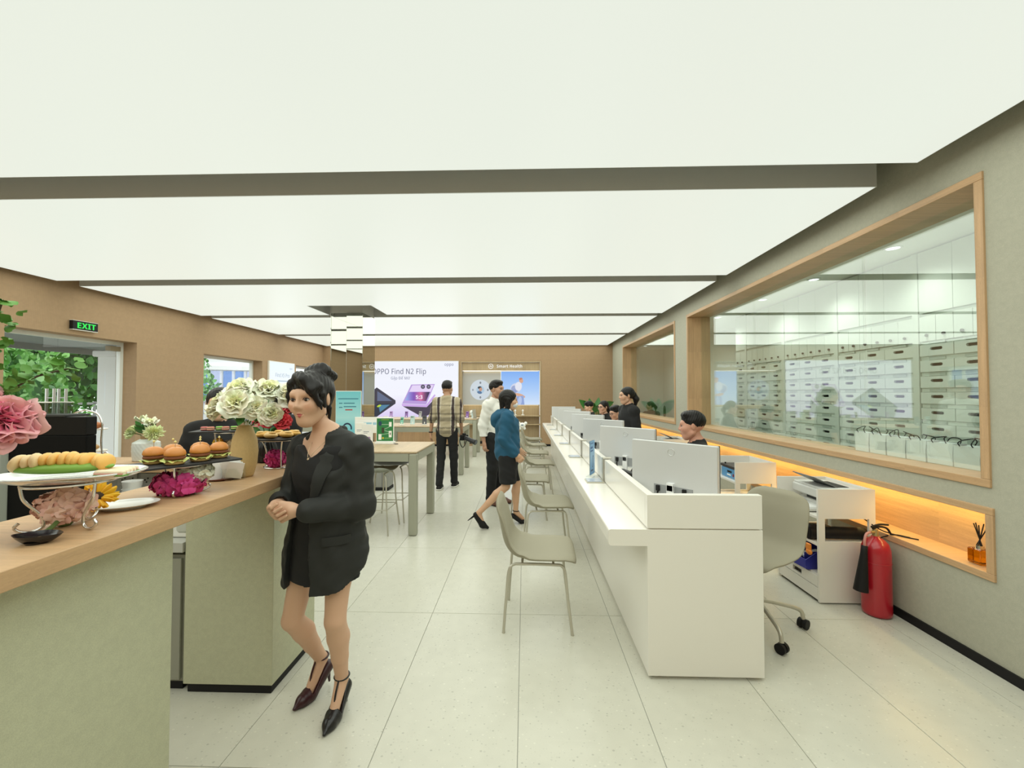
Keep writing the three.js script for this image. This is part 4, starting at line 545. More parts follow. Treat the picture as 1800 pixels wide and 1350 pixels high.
{ // --- tall beige vase with white peonies ---
  const t = thing('peony_vase', 'tall speckled beige vase of big white peonies on the bar', 'flower vase', [-1.325, B, -1.945]);
  part(t, 'vase', lathe([[0, 0], [0.034, 0], [0.04, 0.01], [0.052, 0.06], [0.057, 0.12], [0.052, 0.175], [0.034, 0.225], [0.026, 0.245], [0.022, 0.245], [0.03, 0.22], [0.045, 0.17]], 36), mat([0.66, 0.46, 0.2], 0.7, { map: speckle })); part(t, 'vase_collar', lathe([[0.0265, 0.24], [0.0265, 0.262], [0.0225, 0.262], [0.0225, 0.24]], 24), M.chrome);
  const H = [[-0.075, 0.335, 0.06, -0.7, 0.6, 0.6], [0.01, 0.405, 0.05, -0.1, 0.8, 0.6], [0.1, 0.405, -0.02, 0.35, 0.9, 0.35], [0.175, 0.375, -0.05, 0.8, 0.6, 0.25], [0.03, 0.35, 0.1, 0.2, 0.4, 0.9], [-0.02, 0.39, -0.06, -0.3, 0.8, -0.5], [0.09, 0.33, 0.06, 0.6, 0.2, 0.7], [0.14, 0.3, 0.03, 0.9, -0.1, 0.4]];
  H.forEach(([x, y, z, a, b, c], i) => { const fl = part(t, 'peony', put(bloom(i > 5 ? 0.06 : 0.078, 34, [0.9, 0.91, 0.76], [0.9, 0.9, 0.56], { ruff: 0.06, width: 1.25, seg: 7, curl: 0.02, cup: 0.5 }), [x, y, z], [a, b, c]), PM); part(fl, 'stem', tube([[0, 0.2, 0], [x * 0.3, 0.27, z * 0.3], [x * 0.95, y - 0.01, z * 0.95]], 0.003, 10, 5), M.stem); });
  for (const [p, d, s] of [[[-0.02, 0.26, 0.02], [-0.8, 0.6, 0.6], 0.09], [[0.01, 0.26, 0.03], [0.3, 0.2, 1], 0.08], [[0.03, 0.28, 0], [0.9, 0.1, 0.5], 0.1], [[-0.03, 0.29, 0.02], [-0.6, -0.1, 0.9], 0.08], [[0.05, 0.36, 0.06], [0.1, 1, 0.5], 0.06], [[0.13, 0.35, 0.03], [0.4, 0.3, 1], 0.05], [[0.02, 0.3, 0.05], [0.5, -0.5, 1], 0.09]]) part(t, 'leaf', put(leafGeo(s, s * 0.42), p, d, R(0, 3)), M.leaf);
}
{ // --- black pleated vase with red roses ---
  const t = thing('red_flower_vase', 'black ribbed vase of deep red flowers behind the peonies', 'flower vase', [-1.48, B, -2.36]);
  const rings = []; for (const [r, y] of [[0.04, 0.001], [0.055, 0.01], [0.058, 0.05], [0.05, 0.09], [0.036, 0.13], [0.03, 0.15]]) { const q = []; for (let j = 0; j < 72; j++) { const a = j / 72 * 2 * PI, k = r * (1 + 0.05 * cos(a * 18)); q.push(V(k * cos(a), y, -k * sin(a))); } rings.push(q); } part(t, 'vase', loft(rings), M.blackgloss);
  [[0.03, 0.25, 0.03, 0.3, 0.5, 0.8], [0.09, 0.235, 0.01, 0.7, 0.5, 0.6], [-0.03, 0.25, 0, -0.5, 0.8, 0.4], [0.06, 0.29, -0.03, 0.2, 1, 0.2]].forEach(([x, y, z, a, b, c]) => part(t, 'rose', put(bloom(0.058, 30, [0.42, 0.004, 0.012], [0.55, 0.005, 0.02], { cup: 0.5, width: 1.2, open: 1.2 }), [x, y, z], [a, b, c]), PM));
  part(t, 'stem', [[0.03, 0.25], [0.09, 0.23], [-0.03, 0.25]].map(([x, y]) => tube([[0, 0.13, 0], [x * 0.5, 0.18, 0], [x, y, 0.01]], 0.003, 8, 5)), M.stem);
  for (let i = 0; i < 9; i++) { const a = i * 0.75; part(t, 'leaf', put(leafGeo(0.085, 0.045), [0.02 * cos(a), 0.15 + 0.01 * (i % 3), 0.02 * sin(a)], [cos(a), 0.45, sin(a)], R(0, 3)), M.leaf); }
}
{ // --- small quilted white vase with dahlias ---
  const t = thing('white_vase', 'small quilted white vase with pale dahlias on the back ledge', 'flower vase', [-2.225, B, -2.4]);
  const rings = []; for (let i = 0; i <= 26; i++) { const v = i / 26, y = v * 0.125, r = v < 0.85 ? 0.06 + 0.005 * sin(v * 3) : mix(0.06, 0.03, ((v - 0.85) / 0.15) ** 1.2), q = []; for (let j = 0; j < 64; j++) { const a = j / 64 * 2 * PI, k = r + (v < 0.85 ? 0.0022 * abs(sin(a * 10 + v * 14)) * abs(sin(a * 10 - v * 14)) : 0); q.push(V(k * cos(a), y + 0.001, -k * sin(a))); } rings.push(q); } part(t, 'vase', loft(rings), mat([0.8, 0.83, 0.8], 0.3)); part(t, 'vase_neck', cyl(0.027, 0.027, 0.022, 0, 0.124, 0), mat([0.45, 0.3, 0.15], 0.5));
  for (const [x, y, z, r, d] of [[-0.068, 0.165, 0.02, 0.048, [-0.7, 0.5, 0.5]], [0.068, 0.165, 0.025, 0.052, [0.6, 0.4, 0.7]]]) part(t, 'dahlia', put(bloom(r, 90, [0.78, 0.84, 0.5], [0.75, 0.78, 0.35], { width: 0.3, cup: 0.6, ruff: 0, curl: 0.05, coreL: 0.6 }), [x, y, z], d), PM);
  part(t, 'lily', put(bloom(0.055, 14, [0.85, 0.86, 0.7], [0.8, 0.8, 0.5], { open: 1, width: 0.6 }), [0.02, 0.215, 0], [0.3, 1, 0.4]), PM); part(t, 'lily_bud', put(bloom(0.05, 10, [0.82, 0.84, 0.62], [0.8, 0.8, 0.5], { open: 0.5, width: 0.5 }), [-0.03, 0.225, 0], [-0.2, 1, 0.1]), PM);
  for (let i = 0; i < 12; i++) { const a = i * 0.9; part(t, 'leaf', put(leafGeo(0.06, 0.026), [0.012 * cos(a), 0.15 + i * 0.004, 0.012 * sin(a) + 0.01], [cos(a) * 0.8, 0.9, sin(a) * 0.8], R(0, 3)), M.leaf); } part(t, 'stem', [[-0.065, 0.16], [0.065, 0.16], [0.02, 0.21]].map(([x, y]) => tube([[0, 0.12, 0.005], [x * 0.4, 0.15, 0.01], [x, y, 0.015]], 0.003, 8, 5)), M.stem);
}
{ // --- rose arrangement entering from the left edge ---
  const t = thing('rose_arrangement', 'pink rose arrangement with leafy twigs at the left edge of the photo', 'flower arrangement', [-1.5, B, -1.0]);
  part(t, 'vase', lathe([[0, 0], [0.05, 0], [0.06, 0.02], [0.055, 0.12], [0.035, 0.17], [0.04, 0.18], [0.035, 0.175], [0.03, 0.16]], 30), mat([0.75, 0.74, 0.7], 0.3));
  const rc = [[0.86, 0.45, 0.47], [0.84, 0.13, 0.32]]; const roses = [[0.185, 0.315, -0.02, 0.066, [0.55, 0.35, 0.7]], [0.105, 0.38, -0.02, 0.045, [0.3, 0.8, 0.5]], [0.04, 0.29, 0.02, 0.05, [-0.1, 0.6, 0.8]], [-0.04, 0.3, 0, 0.05, [-0.5, 0.8, 0.2]]];
  roses.forEach(([x, y, z, r, d]) => { const fl = part(t, 'rose', put(bloom(r * 1.12, 40, rc[0], rc[1], { cup: 0.75, curl: -0.1, width: 1.25, open: 1.15, ruff: 0.03, core: 0.0, coreL: 0.75, seg: 9 }), [x, y, z], d), PM); part(fl, 'stem', tube([[0, 0.15, 0], [x * 0.5, y * 0.75, z * 0.5], [x, y, z]], 0.0035, 8, 5), M.stem); });
  part(t, 'broad_leaf', put(leafGeo(0.14, 0.07), [0.08, 0.17, 0.02], [0.9, -0.15, 0.4], 1.2), mat([0.02, 0.055, 0.02], 0.5, { side: THREE.DoubleSide }));
  const tw = [[[0.02, 0.17, 0], [0.06, 0.34, -0.03], [0.1, 0.46, -0.04], [0.135, 0.56, -0.03], [0.17, 0.63, -0.02]], [[0, 0.17, 0], [0.04, 0.36, 0.0], [0.05, 0.48, 0], [0.07, 0.63, -0.01]], [[0.02, 0.17, 0], [0.1, 0.36, -0.06], [0.19, 0.43, -0.07], [0.29, 0.46, -0.08]]];
  const lg = [petal(0.03, 0.032, 0.2, 0.2, 0.12, 1, 4, 4), petal(0.026, 0.03, 0.3, 0.1, 0.15, 3, 4, 4)];
  tw.forEach((p, k) => { const c = new THREE.CatmullRomCurve3(p.map((q) => V(...q))); const b = part(t, 'twig', tube(c, 0.0025, 20, 5), mat([0.08, 0.05, 0.025], 0.7)); const ls = []; for (let i = 0; i < 46; i++) { const s = 0.3 + 0.7 * i / 46, q = c.getPoint(s), a = R(0, 6.28); ls.push(put(lg[i % 2], [q.x + R(-.028, .028), q.y + R(-.02, .025), q.z + R(-.028, .028)], [cos(a), R(-0.2, 0.8), sin(a)], R(0, 3), R(0.7, 1.15))); } const o = part(b, 'leaves', ls, M.leaf2); o.userData.kind = 'stuff'; });
}
// wire stand: ring on top, three legs ending in scrolls
function wireStand(t, r, h, n = 3, turn = 0) {
  part(t, 'ring', new THREE.TorusGeometry(r, 0.0035, 6, 40).rotateX(PI / 2).translate(0, h, 0), M.chrome);
  for (let k = 0; k < n; k++) { const a = turn + k * 2 * PI / n, c = cos(a), s = sin(a), q = (x, y) => [x * c, y, x * s]; part(t, 'leg', tube([q(r, h), q(r * 0.92, h * 0.7), q(r * 0.55, h * 0.3), q(r * 0.55, h * 0.1), q(r * 0.75, 0.0045), q(r * 0.98, 0.01), q(r * 1.08, h * 0.16), q(r * 1.0, h * 0.24)], 0.004, 36, 6), M.chrome); }
}
{ // --- melon platter ---
  const t = thing('melon_stand', 'silver wire stand with an oval tray on the near end of the bar', 'food stand', [-1.325, B, -1.19], 0.35); wireStand(t, 0.1, 0.135, 3, 0.6);
  const tray = lathe([[0, 0.139], [0.12, 0.139], [0.15, 0.146], [0.172, 0.156], [0.176, 0.158], [0.176, 0.162], [0.15, 0.151], [0.12, 0.144], [0, 0.144]], 48); tray.scale(1, 1, 0.68); part(t, 'tray', tray, mat([0.75, 0.76, 0.74], 0.22, { metal: 0.9 }));
  const m = thing('melon_boat', 'row of orange melon slices on a green rind on the silver tray', 'melon', [-1.345, B + 0.145, -1.185], 0.35);
  const rind = sph(0.11, 0, 0.03, 0, 1.08, 0.15, 0.4, 28, 14); part(m, 'rind', rind, mat([0.22, 0.42, 0.06], 0.5));
  for (let i = 0; i < 11; i++) { const x = -0.098 + i * 0.0195; part(m, 'melon_slice', sph(0.021, 0, 0, 0, 0.72, 1.15 + R(-.1, .12), 1.7, 12, 8).rotateZ(R(-.25, .25)).rotateY(R(-.25, .25)).translate(x, 0.046 + 0.006 * sin(i / 8 * PI), R(-.006, .006)), mat(i < 3 ? [0.85, 0.62, 0.32] : [0.87, 0.5, 0.12], 0.45)); }
  const gp = 'finger sandwiches on the tray'; for (let i = 0; i < 5; i++) { const s = thing('finger_sandwich', `${['first', 'second', 'third', 'fourth', 'last'][i]} pale finger sandwich from the melon on the silver tray`, 'sandwich', [-1.25 + i * 0.013, B + 0.1475 + i * 0.0008, -1.262 + i * 0.021], 0.5 - i * 0.12, gp); part(s, 'bread', bx(0.085, 0.018, 0.016, 0, 0.009, 0, 0.005), mat([0.85, 0.72, 0.52], 0.7)); part(s, 'filling', bx(0.084, 0.006, 0.0175, 0, 0.009, 0, 0.002), mat([0.7, 0.35, 0.28], 0.6)); part(s, 'lettuce', bx(0.088, 0.004, 0.019, 0.002, 0.004, 0, 0.001), M.leaf2); }
  const hy = thing('pink_hydrangea', 'dusty pink hydrangea head lying under the silver tray', 'flower', [-1.36, B, -1.205]); part(hy, 'blossom', florets(0.062, 0.038, 0.05, 70, [0.84, 0.5, 0.44], [0.9, 0.68, 0.56], 0.026).translate(0, 0.06, 0), PM); part(hy, 'stem', tube([[0.02, 0.03, 0.03], [0.03, 0.015, 0.06], [0.035, 0.006, 0.085]], 0.006, 10, 6), M.stem); part(hy, 'core', sph(0.045, 0, 0.055, 0, 1.2, 0.8, 1), mat([0.3, 0.22, 0.16], 0.8)); part(hy, 'sepal', sph(0.02, 0, 0.012, 0, 1, 0.7, 1), M.stem);
  const sf = thing('sunflower', 'yellow sunflower leaning under the right end of the silver tray', 'flower', [-1.395, B, -1.33], 0.2); part(sf, 'petals', put(bloom(0.055, 34, [0.85, 0.5, 0.01], [0.85, 0.45, 0.0], { width: 0.32, open: 1.4, core: 1.0, coreL: 0.85, ruff: 0 }), [0, 0.055, 0], [0.5, 0.7, 0.7]), PM); part(sf, 'disc', put(sph(0.017, 0, 0.003, 0, 1, 0.4, 1), [0, 0.055, 0], [0.5, 0.7, 0.7]), mat([0.05, 0.03, 0.015], 0.9)); part(sf, 'stem', rod([0, 0.05, 0], [-0.03, 0.006, -0.03], 0.005), M.stem);
  const d = thing('sauce_dish', 'black leaf-shaped dish with a little sauce at the edge of the bar', 'dish', [-1.275, B, -1.065], 0.15); const dl = lathe([[0, 0.004], [0.03, 0.004], [0.045, 0.016], [0.052, 0.024], [0.05, 0.024], [0.042, 0.016], [0.028, 0.009], [0, 0.008]], 36); const dp = dl.attributes.position; for (let i = 0; i < dp.count; i++) { const x = dp.getX(i); dp.setZ(i, dp.getZ(i) * (0.66 - 0.25 * (x / 0.05) ** 2)); dp.setX(i, x * 1.12); } dl.computeVertexNormals(); part(d, 'bowl', dl, mat([0.012, 0.012, 0.016], 0.18)); part(d, 'foot', cyl(0.022, 0.025, 0.006), M.blackgloss); part(d, 'sauce', sph(0.02, 0.008, 0.011, 0, 1, 0.25, 0.5), mat([0.65, 0.38, 0.16], 0.4));
  const pl = thing('white_plate', 'empty white oval plate on the bar between the two food stands', 'plate', [-1.37, B, -1.4], 0.5); part(pl, 'plate', lathe([[0, 0.003], [0.06, 0.003], [0.075, 0.008], [0.094, 0.014], [0.095, 0.016], [0.075, 0.012], [0.058, 0.008], [0, 0.008]], 44).scale(1, 1, 0.75), mat([0.85, 0.85, 0.82], 0.2)); part(pl, 'foot_ring', lathe([[0.05, 0], [0.056, 0], [0.056, 0.005], [0.05, 0.005]], 30).scale(1, 1, 0.75), M.whitemat);
}
const slate = (t, L, W, y) => { const g = bx(L, 0.008, W, 0, y, 0, 0.002); part(t, 'slate', g, mat([0.018, 0.018, 0.02], 0.55)); };
{ // --- slider burgers ---
  const ry = 1.02, t = thing('burger_stand', 'black slate on a wire stand carrying the small burgers', 'food stand', [-1.335, B, -1.6], ry); wireStand(t, 0.085, 0.115, 3, 2.2); slate(t, 0.34, 0.2, 0.1225);
  const bun = mat([0.6, 0.235, 0.05], 0.35), bread = mat([0.68, 0.45, 0.16], 0.6), patty = mat([0.2, 0.06, 0.02], 0.7), let_ = new THREE.MeshPhysicalMaterial({ color: col([0.6, 0.68, 0.2]), roughness: 0.5, side: THREE.DoubleSide });
  const q = ['leftmost small burger on the black slate', 'small burger at the back left of the black slate', 'front small burger in the middle of the black slate', 'small burger at the back right of the black slate', 'small burger right of the front one on the black slate', 'rightmost small burger on the black slate'];
  const S = [[-0.085, -0.02], [-0.015, -0.055], [-0.045, 0.06], [0.075, -0.05], [0.04, 0.045], [0.12, 0.01]]; let first;
  S.forEach(([x, z], i) => {
    const p = V(x, 0, z).applyAxisAngle(V(0, 1, 0), ry).add(V(-1.335, B + 0.127, -1.6)); if (first) { dup(first, [p.x, p.y, p.z], R(0, 6), q[i]); return; }
    const b = first = thing('slider_burger', q[i], 'burger', [p.x, p.y, p.z], 0, 'small burgers on the slate');
    part(b, 'bottom_bun', lathe([[0, 0], [0.026, 0], [0.032, 0.006], [0.031, 0.015], [0, 0.016]], 28), bread); part(b, 'patty', lathe([[0, 0.02], [0.031, 0.02], [0.033, 0.025], [0.031, 0.031], [0, 0.032]], 24), patty);
    const lr = [[], []]; for (let j = 0; j < 40; j++) { const a = j / 40 * 2 * PI, w = 0.004 * sin(a * 7) + 0.003 * sin(a * 11 + 1); lr[0].push(V(0.022 * cos(a), 0.017, -0.022 * sin(a))); lr[1].push(V((0.04 + w) * cos(a), 0.014 + w, -(0.04 + w) * sin(a))); } part(b, 'lettuce', loft(lr, false), let_);
    part(b, 'top_bun', lathe([[0, 0.031], [0.031, 0.032], [0.034, 0.038], [0.031, 0.05], [0.022, 0.06], [0.01, 0.0645], [0, 0.065]], 30), bun); part(b, 'pick', rod([0, 0.05, 0], [0, 0.092, 0], 0.0012), M.oaklight); part(b, 'pick_bead', sph(0.0042, 0, 0.084, 0, 1, 1, 1, 8, 6), mat([0.85, 0.75, 0.3], 0.4));
  });
  const h = thing('magenta_hydrangea', 'magenta and white hydrangea lying under the burger slate', 'flower', [-1.33, B, -1.6]); part(h, 'blossom', florets(0.085, 0.035, 0.06, 80, [0.5, 0.01, 0.14], [0.62, 0.05, 0.26], 0.027).translate(-0.01, 0.045, 0.015), PM, 'magenta florets'); part(h, 'white_blossom', florets(0.06, 0.028, 0.05, 50, [0.7, 0.7, 0.56], [0.78, 0.78, 0.66], 0.024).translate(0.03, 0.082, -0.02), PM, 'cream florets'); part(h, 'core', sph(0.045, 0, 0.045, 0, 1.2, 0.75, 1), M.stem);
  const n = thing('napkin_holder', 'clear glass holder fanned with white paper napkins beside the tall vase', 'napkin holder', [-1.335, B, -1.885], 0.5); part(n, 'glass', lathe([[0, 0.002], [0.045, 0.002], [0.05, 0.008], [0.05, 0.055], [0.0475, 0.055], [0.047, 0.01], [0, 0.007]], 32), M.clear); for (let i = 0; i < 12; i++) part(n, 'napkin', bx(0.062, 0.078, 0.0025, 0, 0.05, 0, 0.0008).rotateZ(0.22 * sin(i)).rotateX(-0.35 + i * 0.06).translate(0, 0.0, -0.027 + i * 0.005), M.paper);
  const np = thing('napkin_stack', 'folded white napkins leaning beside the glass holder', 'napkins', [-1.385, B, -1.875], 0.8); for (let i = 0; i < 4; i++) part(np, 'napkin', bx(0.1, 0.1, 0.003, 0, 0.055, 0, 0.001).rotateZ(0.15 + i * 0.06).rotateX(-0.2).translate(0, 0, i * 0.005), M.paper); part(np, 'saucer', lathe([[0, 0.001], [0.05, 0.001], [0.06, 0.008], [0.058, 0.009], [0.048, 0.005], [0, 0.005]], 28), mat([0.2, 0.06, 0.03], 0.4));
}
{ // --- macarons ---
  const ry = 0.35, t = thing('macaron_stand', 'black slate stand of macarons in front of the staff member in black', 'food stand', [-1.72, B, -2.4], ry); wireStand(t, 0.08, 0.168, 3, 0.4); slate(t, 0.36, 0.17, 0.1755);
  const fl = thing('mixed_flowers', 'small yellow and dried flowers under the macaron slate', 'flower', [-1.72, B, -2.41]); part(fl, 'blossom', florets(0.06, 0.045, 0.05, 60, [0.3, 0.17, 0.06], [0.55, 0.42, 0.25], 0.022).translate(0, 0.07, 0), PM); part(fl, 'yellow_blossom', florets(0.02, 0.02, 0.02, 20, [0.8, 0.5, 0.02], [0.75, 0.35, 0.02], 0.016).translate(-0.05, 0.11, 0.04), PM, 'bright yellow florets'); part(fl, 'stem', rod([0, 0.06, 0], [0.04, 0.006, 0.02], 0.005), M.stem);
  const cs = { pink: [0.55, 0.2, 0.13], green: [0.22, 0.42, 0.07], rose: [0.5, 0.14, 0.12] }, seq = ['rose', 'pink', 'green', 'pink', 'green', 'pink', 'pink', 'rose'];
  seq.forEach((c, i) => { const p = V(-0.13 + i * 0.037, 0, 0.02 * (i % 2)).applyAxisAngle(V(0, 1, 0), ry).add(V(-1.72, B + 0.1795, -2.4)); const m = thing('macaron', `${['first', 'second', 'third', 'fourth', 'fifth', 'sixth', 'seventh', 'eighth'][i]} macaron from the left on the black slate, ${c === 'green' ? 'green' : c === 'pink' ? 'salmon pink' : 'dark rose'}`, 'macaron', [p.x, p.y, p.z], 0, 'macarons on the slate'); const g = lathe([[0, 0], [0.015, 0.0005], [0.0195, 0.005], [0.0195, 0.0085], [0, 0.009]], 20); part(m, 'lower_shell', g, mat(cs[c], 0.6)); part(m, 'cream', cyl(0.018, 0.018, 0.005, 0, 0.0088, 0, 18), mat([0.75, 0.55, 0.4], 0.7)); part(m, 'upper_shell', g.clone().rotateX(PI).translate(0, 0.0225, 0), mat(cs[c], 0.6)); });
}
{ // --- pastries ---
  const t = thing('pastry_stand', 'wire stand with a round black tray of pastries beside the young woman', 'food stand', [-1.31, B, -2.2], 0); part(t, 'base_ring', new THREE.TorusGeometry(0.07, 0.004, 6, 36).rotateX(PI / 2).translate(0, 0.004, 0), M.chrome); for (let k = 0; k < 3; k++) { const a = 0.9 + k * 2.094, c = cos(a), s = sin(a); part(t, 'leg', tube([[0.07 * c, 0.004, 0.07 * s], [0.062 * c, 0.06, 0.062 * s], [0.075 * c, 0.12, 0.075 * s], [0.095 * c, 0.15, 0.095 * s]], 0.0035, 20, 6), M.chrome); } part(t, 'tray', cyl(0.125, 0.125, 0.008, 0, 0.15, 0, 40), mat([0.018, 0.018, 0.02], 0.5)); part(t, 'tray_ring', new THREE.TorusGeometry(0.095, 0.0035, 6, 40).rotateX(PI / 2).translate(0, 0.1475, 0), M.chrome);
  const pm = [mat([0.72, 0.42, 0.1], 0.5), mat([0.78, 0.52, 0.2], 0.5)]; [[-0.07, 0.03], [-0.01, 0.06], [0.05, 0.02], [-0.03, -0.04], [0.05, -0.05]].forEach(([x, z], i) => { const s = thing('pastry', `${['leftmost golden puff pastry', 'golden puff pastry at the front', 'golden puff pastry towards the woman', 'golden puff pastry at the back left', 'golden puff pastry at the back right'][i]} on the round black tray`, 'pastry', [-1.31 + x, B + 0.158, -2.2 + z], R(0, 3), 'pastries on the round tray'); part(s, 'crust', [sph(0.036, 0, 0.016, 0, 1.1, 0.45, 0.8, 18, 12), sph(0.024, 0.012, 0.024, 0.004, 1, 0.5, 0.8)], pm[i % 2]); part(s, 'flake', sph(0.018, -0.012, 0.03, 0, 1.1, 0.4, 0.9), pm[(i + 1) % 2]); });
  const f = thing('magenta_flower', 'crumpled magenta flower under the pastry tray', 'flower', [-1.31, B, -2.19]); part(f, 'blossom', florets(0.045, 0.04, 0.045, 60, [0.42, 0.008, 0.12], [0.55, 0.02, 0.2], 0.022).translate(-0.01, 0.046, 0), PM); part(f, 'core', sph(0.03, -0.01, 0.04, 0), M.stem); part(f, 'stem', cyl(0.01, 0.008, 0.02, -0.01, 0, 0, 10), M.stem);
  // tiered bread stand on the back ledge
  const b = thing('bread_stand', 'two-tier silver stand of bread rolls in front of the glass door', 'food stand', [-2.62, B, -2.42]); for (const s of [-1, 1]) part(b, 'upright', tube([[0.11 * s, 0.004, 0], [0.1 * s, 0.1, 0], [0.1 * s, 0.22, 0], [0.075 * s, 0.27, 0], [0.0, 0.295, 0]], 0.005, 30, 6), M.chrome); part(b, 'scroll', [-1, 1].map((s) => tube([[0.11 * s, 0.006, 0], [0.13 * s, 0.012, 0], [0.145 * s, 0.03, 0], [0.13 * s, 0.045, 0], [0.118 * s, 0.035, 0]], 0.004, 20, 6)), M.chrome); for (const y of [0.045, 0.175]) part(b, 'tier', [cyl(0.098, 0.1, 0.006, 0, y, 0, 36)], M.whitemat);
  [[0.05, 0.18, 0], [-0.04, 0.18, 0.03], [0.04, 0.051, 0.01], [-0.04, 0.051, -0.02]].forEach(([x, y, z], i) => { const s = thing('bread_roll', ['brown bread roll at the right of the upper tier', 'brown bread roll at the left of the upper tier', 'pale bread roll at the right of the lower tier', 'pale bread roll at the left of the lower tier'][i], 'bread roll', [-2.62 + x, B + y + 0.001, -2.42 + z], 0.3, 'rolls on the tiered stand'); part(s, 'crust', sph(0.04, 0, 0.022, 0, 1.15, 0.55, 0.85), mat(i < 2 ? [0.42, 0.13, 0.03] : [0.55, 0.32, 0.12], 0.4)); part(s, 'score', sph(0.02, 0, 0.036, 0, 1.5, 0.3, 0.4), mat([0.6, 0.4, 0.18], 0.6)); });
}
{ // --- banana-leaf plant at the far end of the counter ---
  const t = thing('leafy_plant', 'broad-leaved green plant in the far right corner behind the staff', 'potted plant', [1.9, 0, -11.2]); part(t, 'pot', lathe([[0, 0], [0.14, 0], [0.19, 0.35], [0.2, 0.38], [0.17, 0.38], [0.15, 0.33], [0, 0.33]], 28), M.whitemat);
  for (let i = 0; i < 9; i++) { const a = i * 0.7 + 0.2, l = R(0.44, 0.56), up = R(0.45, 1.1), h = R(0.95, 1.12), p = [0.08 * cos(a), h, 0.08 * sin(a)]; const lf = part(t, 'leaf', put(leafGeo(l, l * 0.42, 0.3), p, [cos(a), up, sin(a)], R(-0.4, 0.4)), mat([0.05, 0.19, 0.035], 0.35, { side: THREE.DoubleSide })); part(lf, 'stalk', tube([[0, 0.3, 0], [p[0] * 0.6, h * 0.6, p[2] * 0.6], p], 0.01, 8, 6), M.stem); }
}
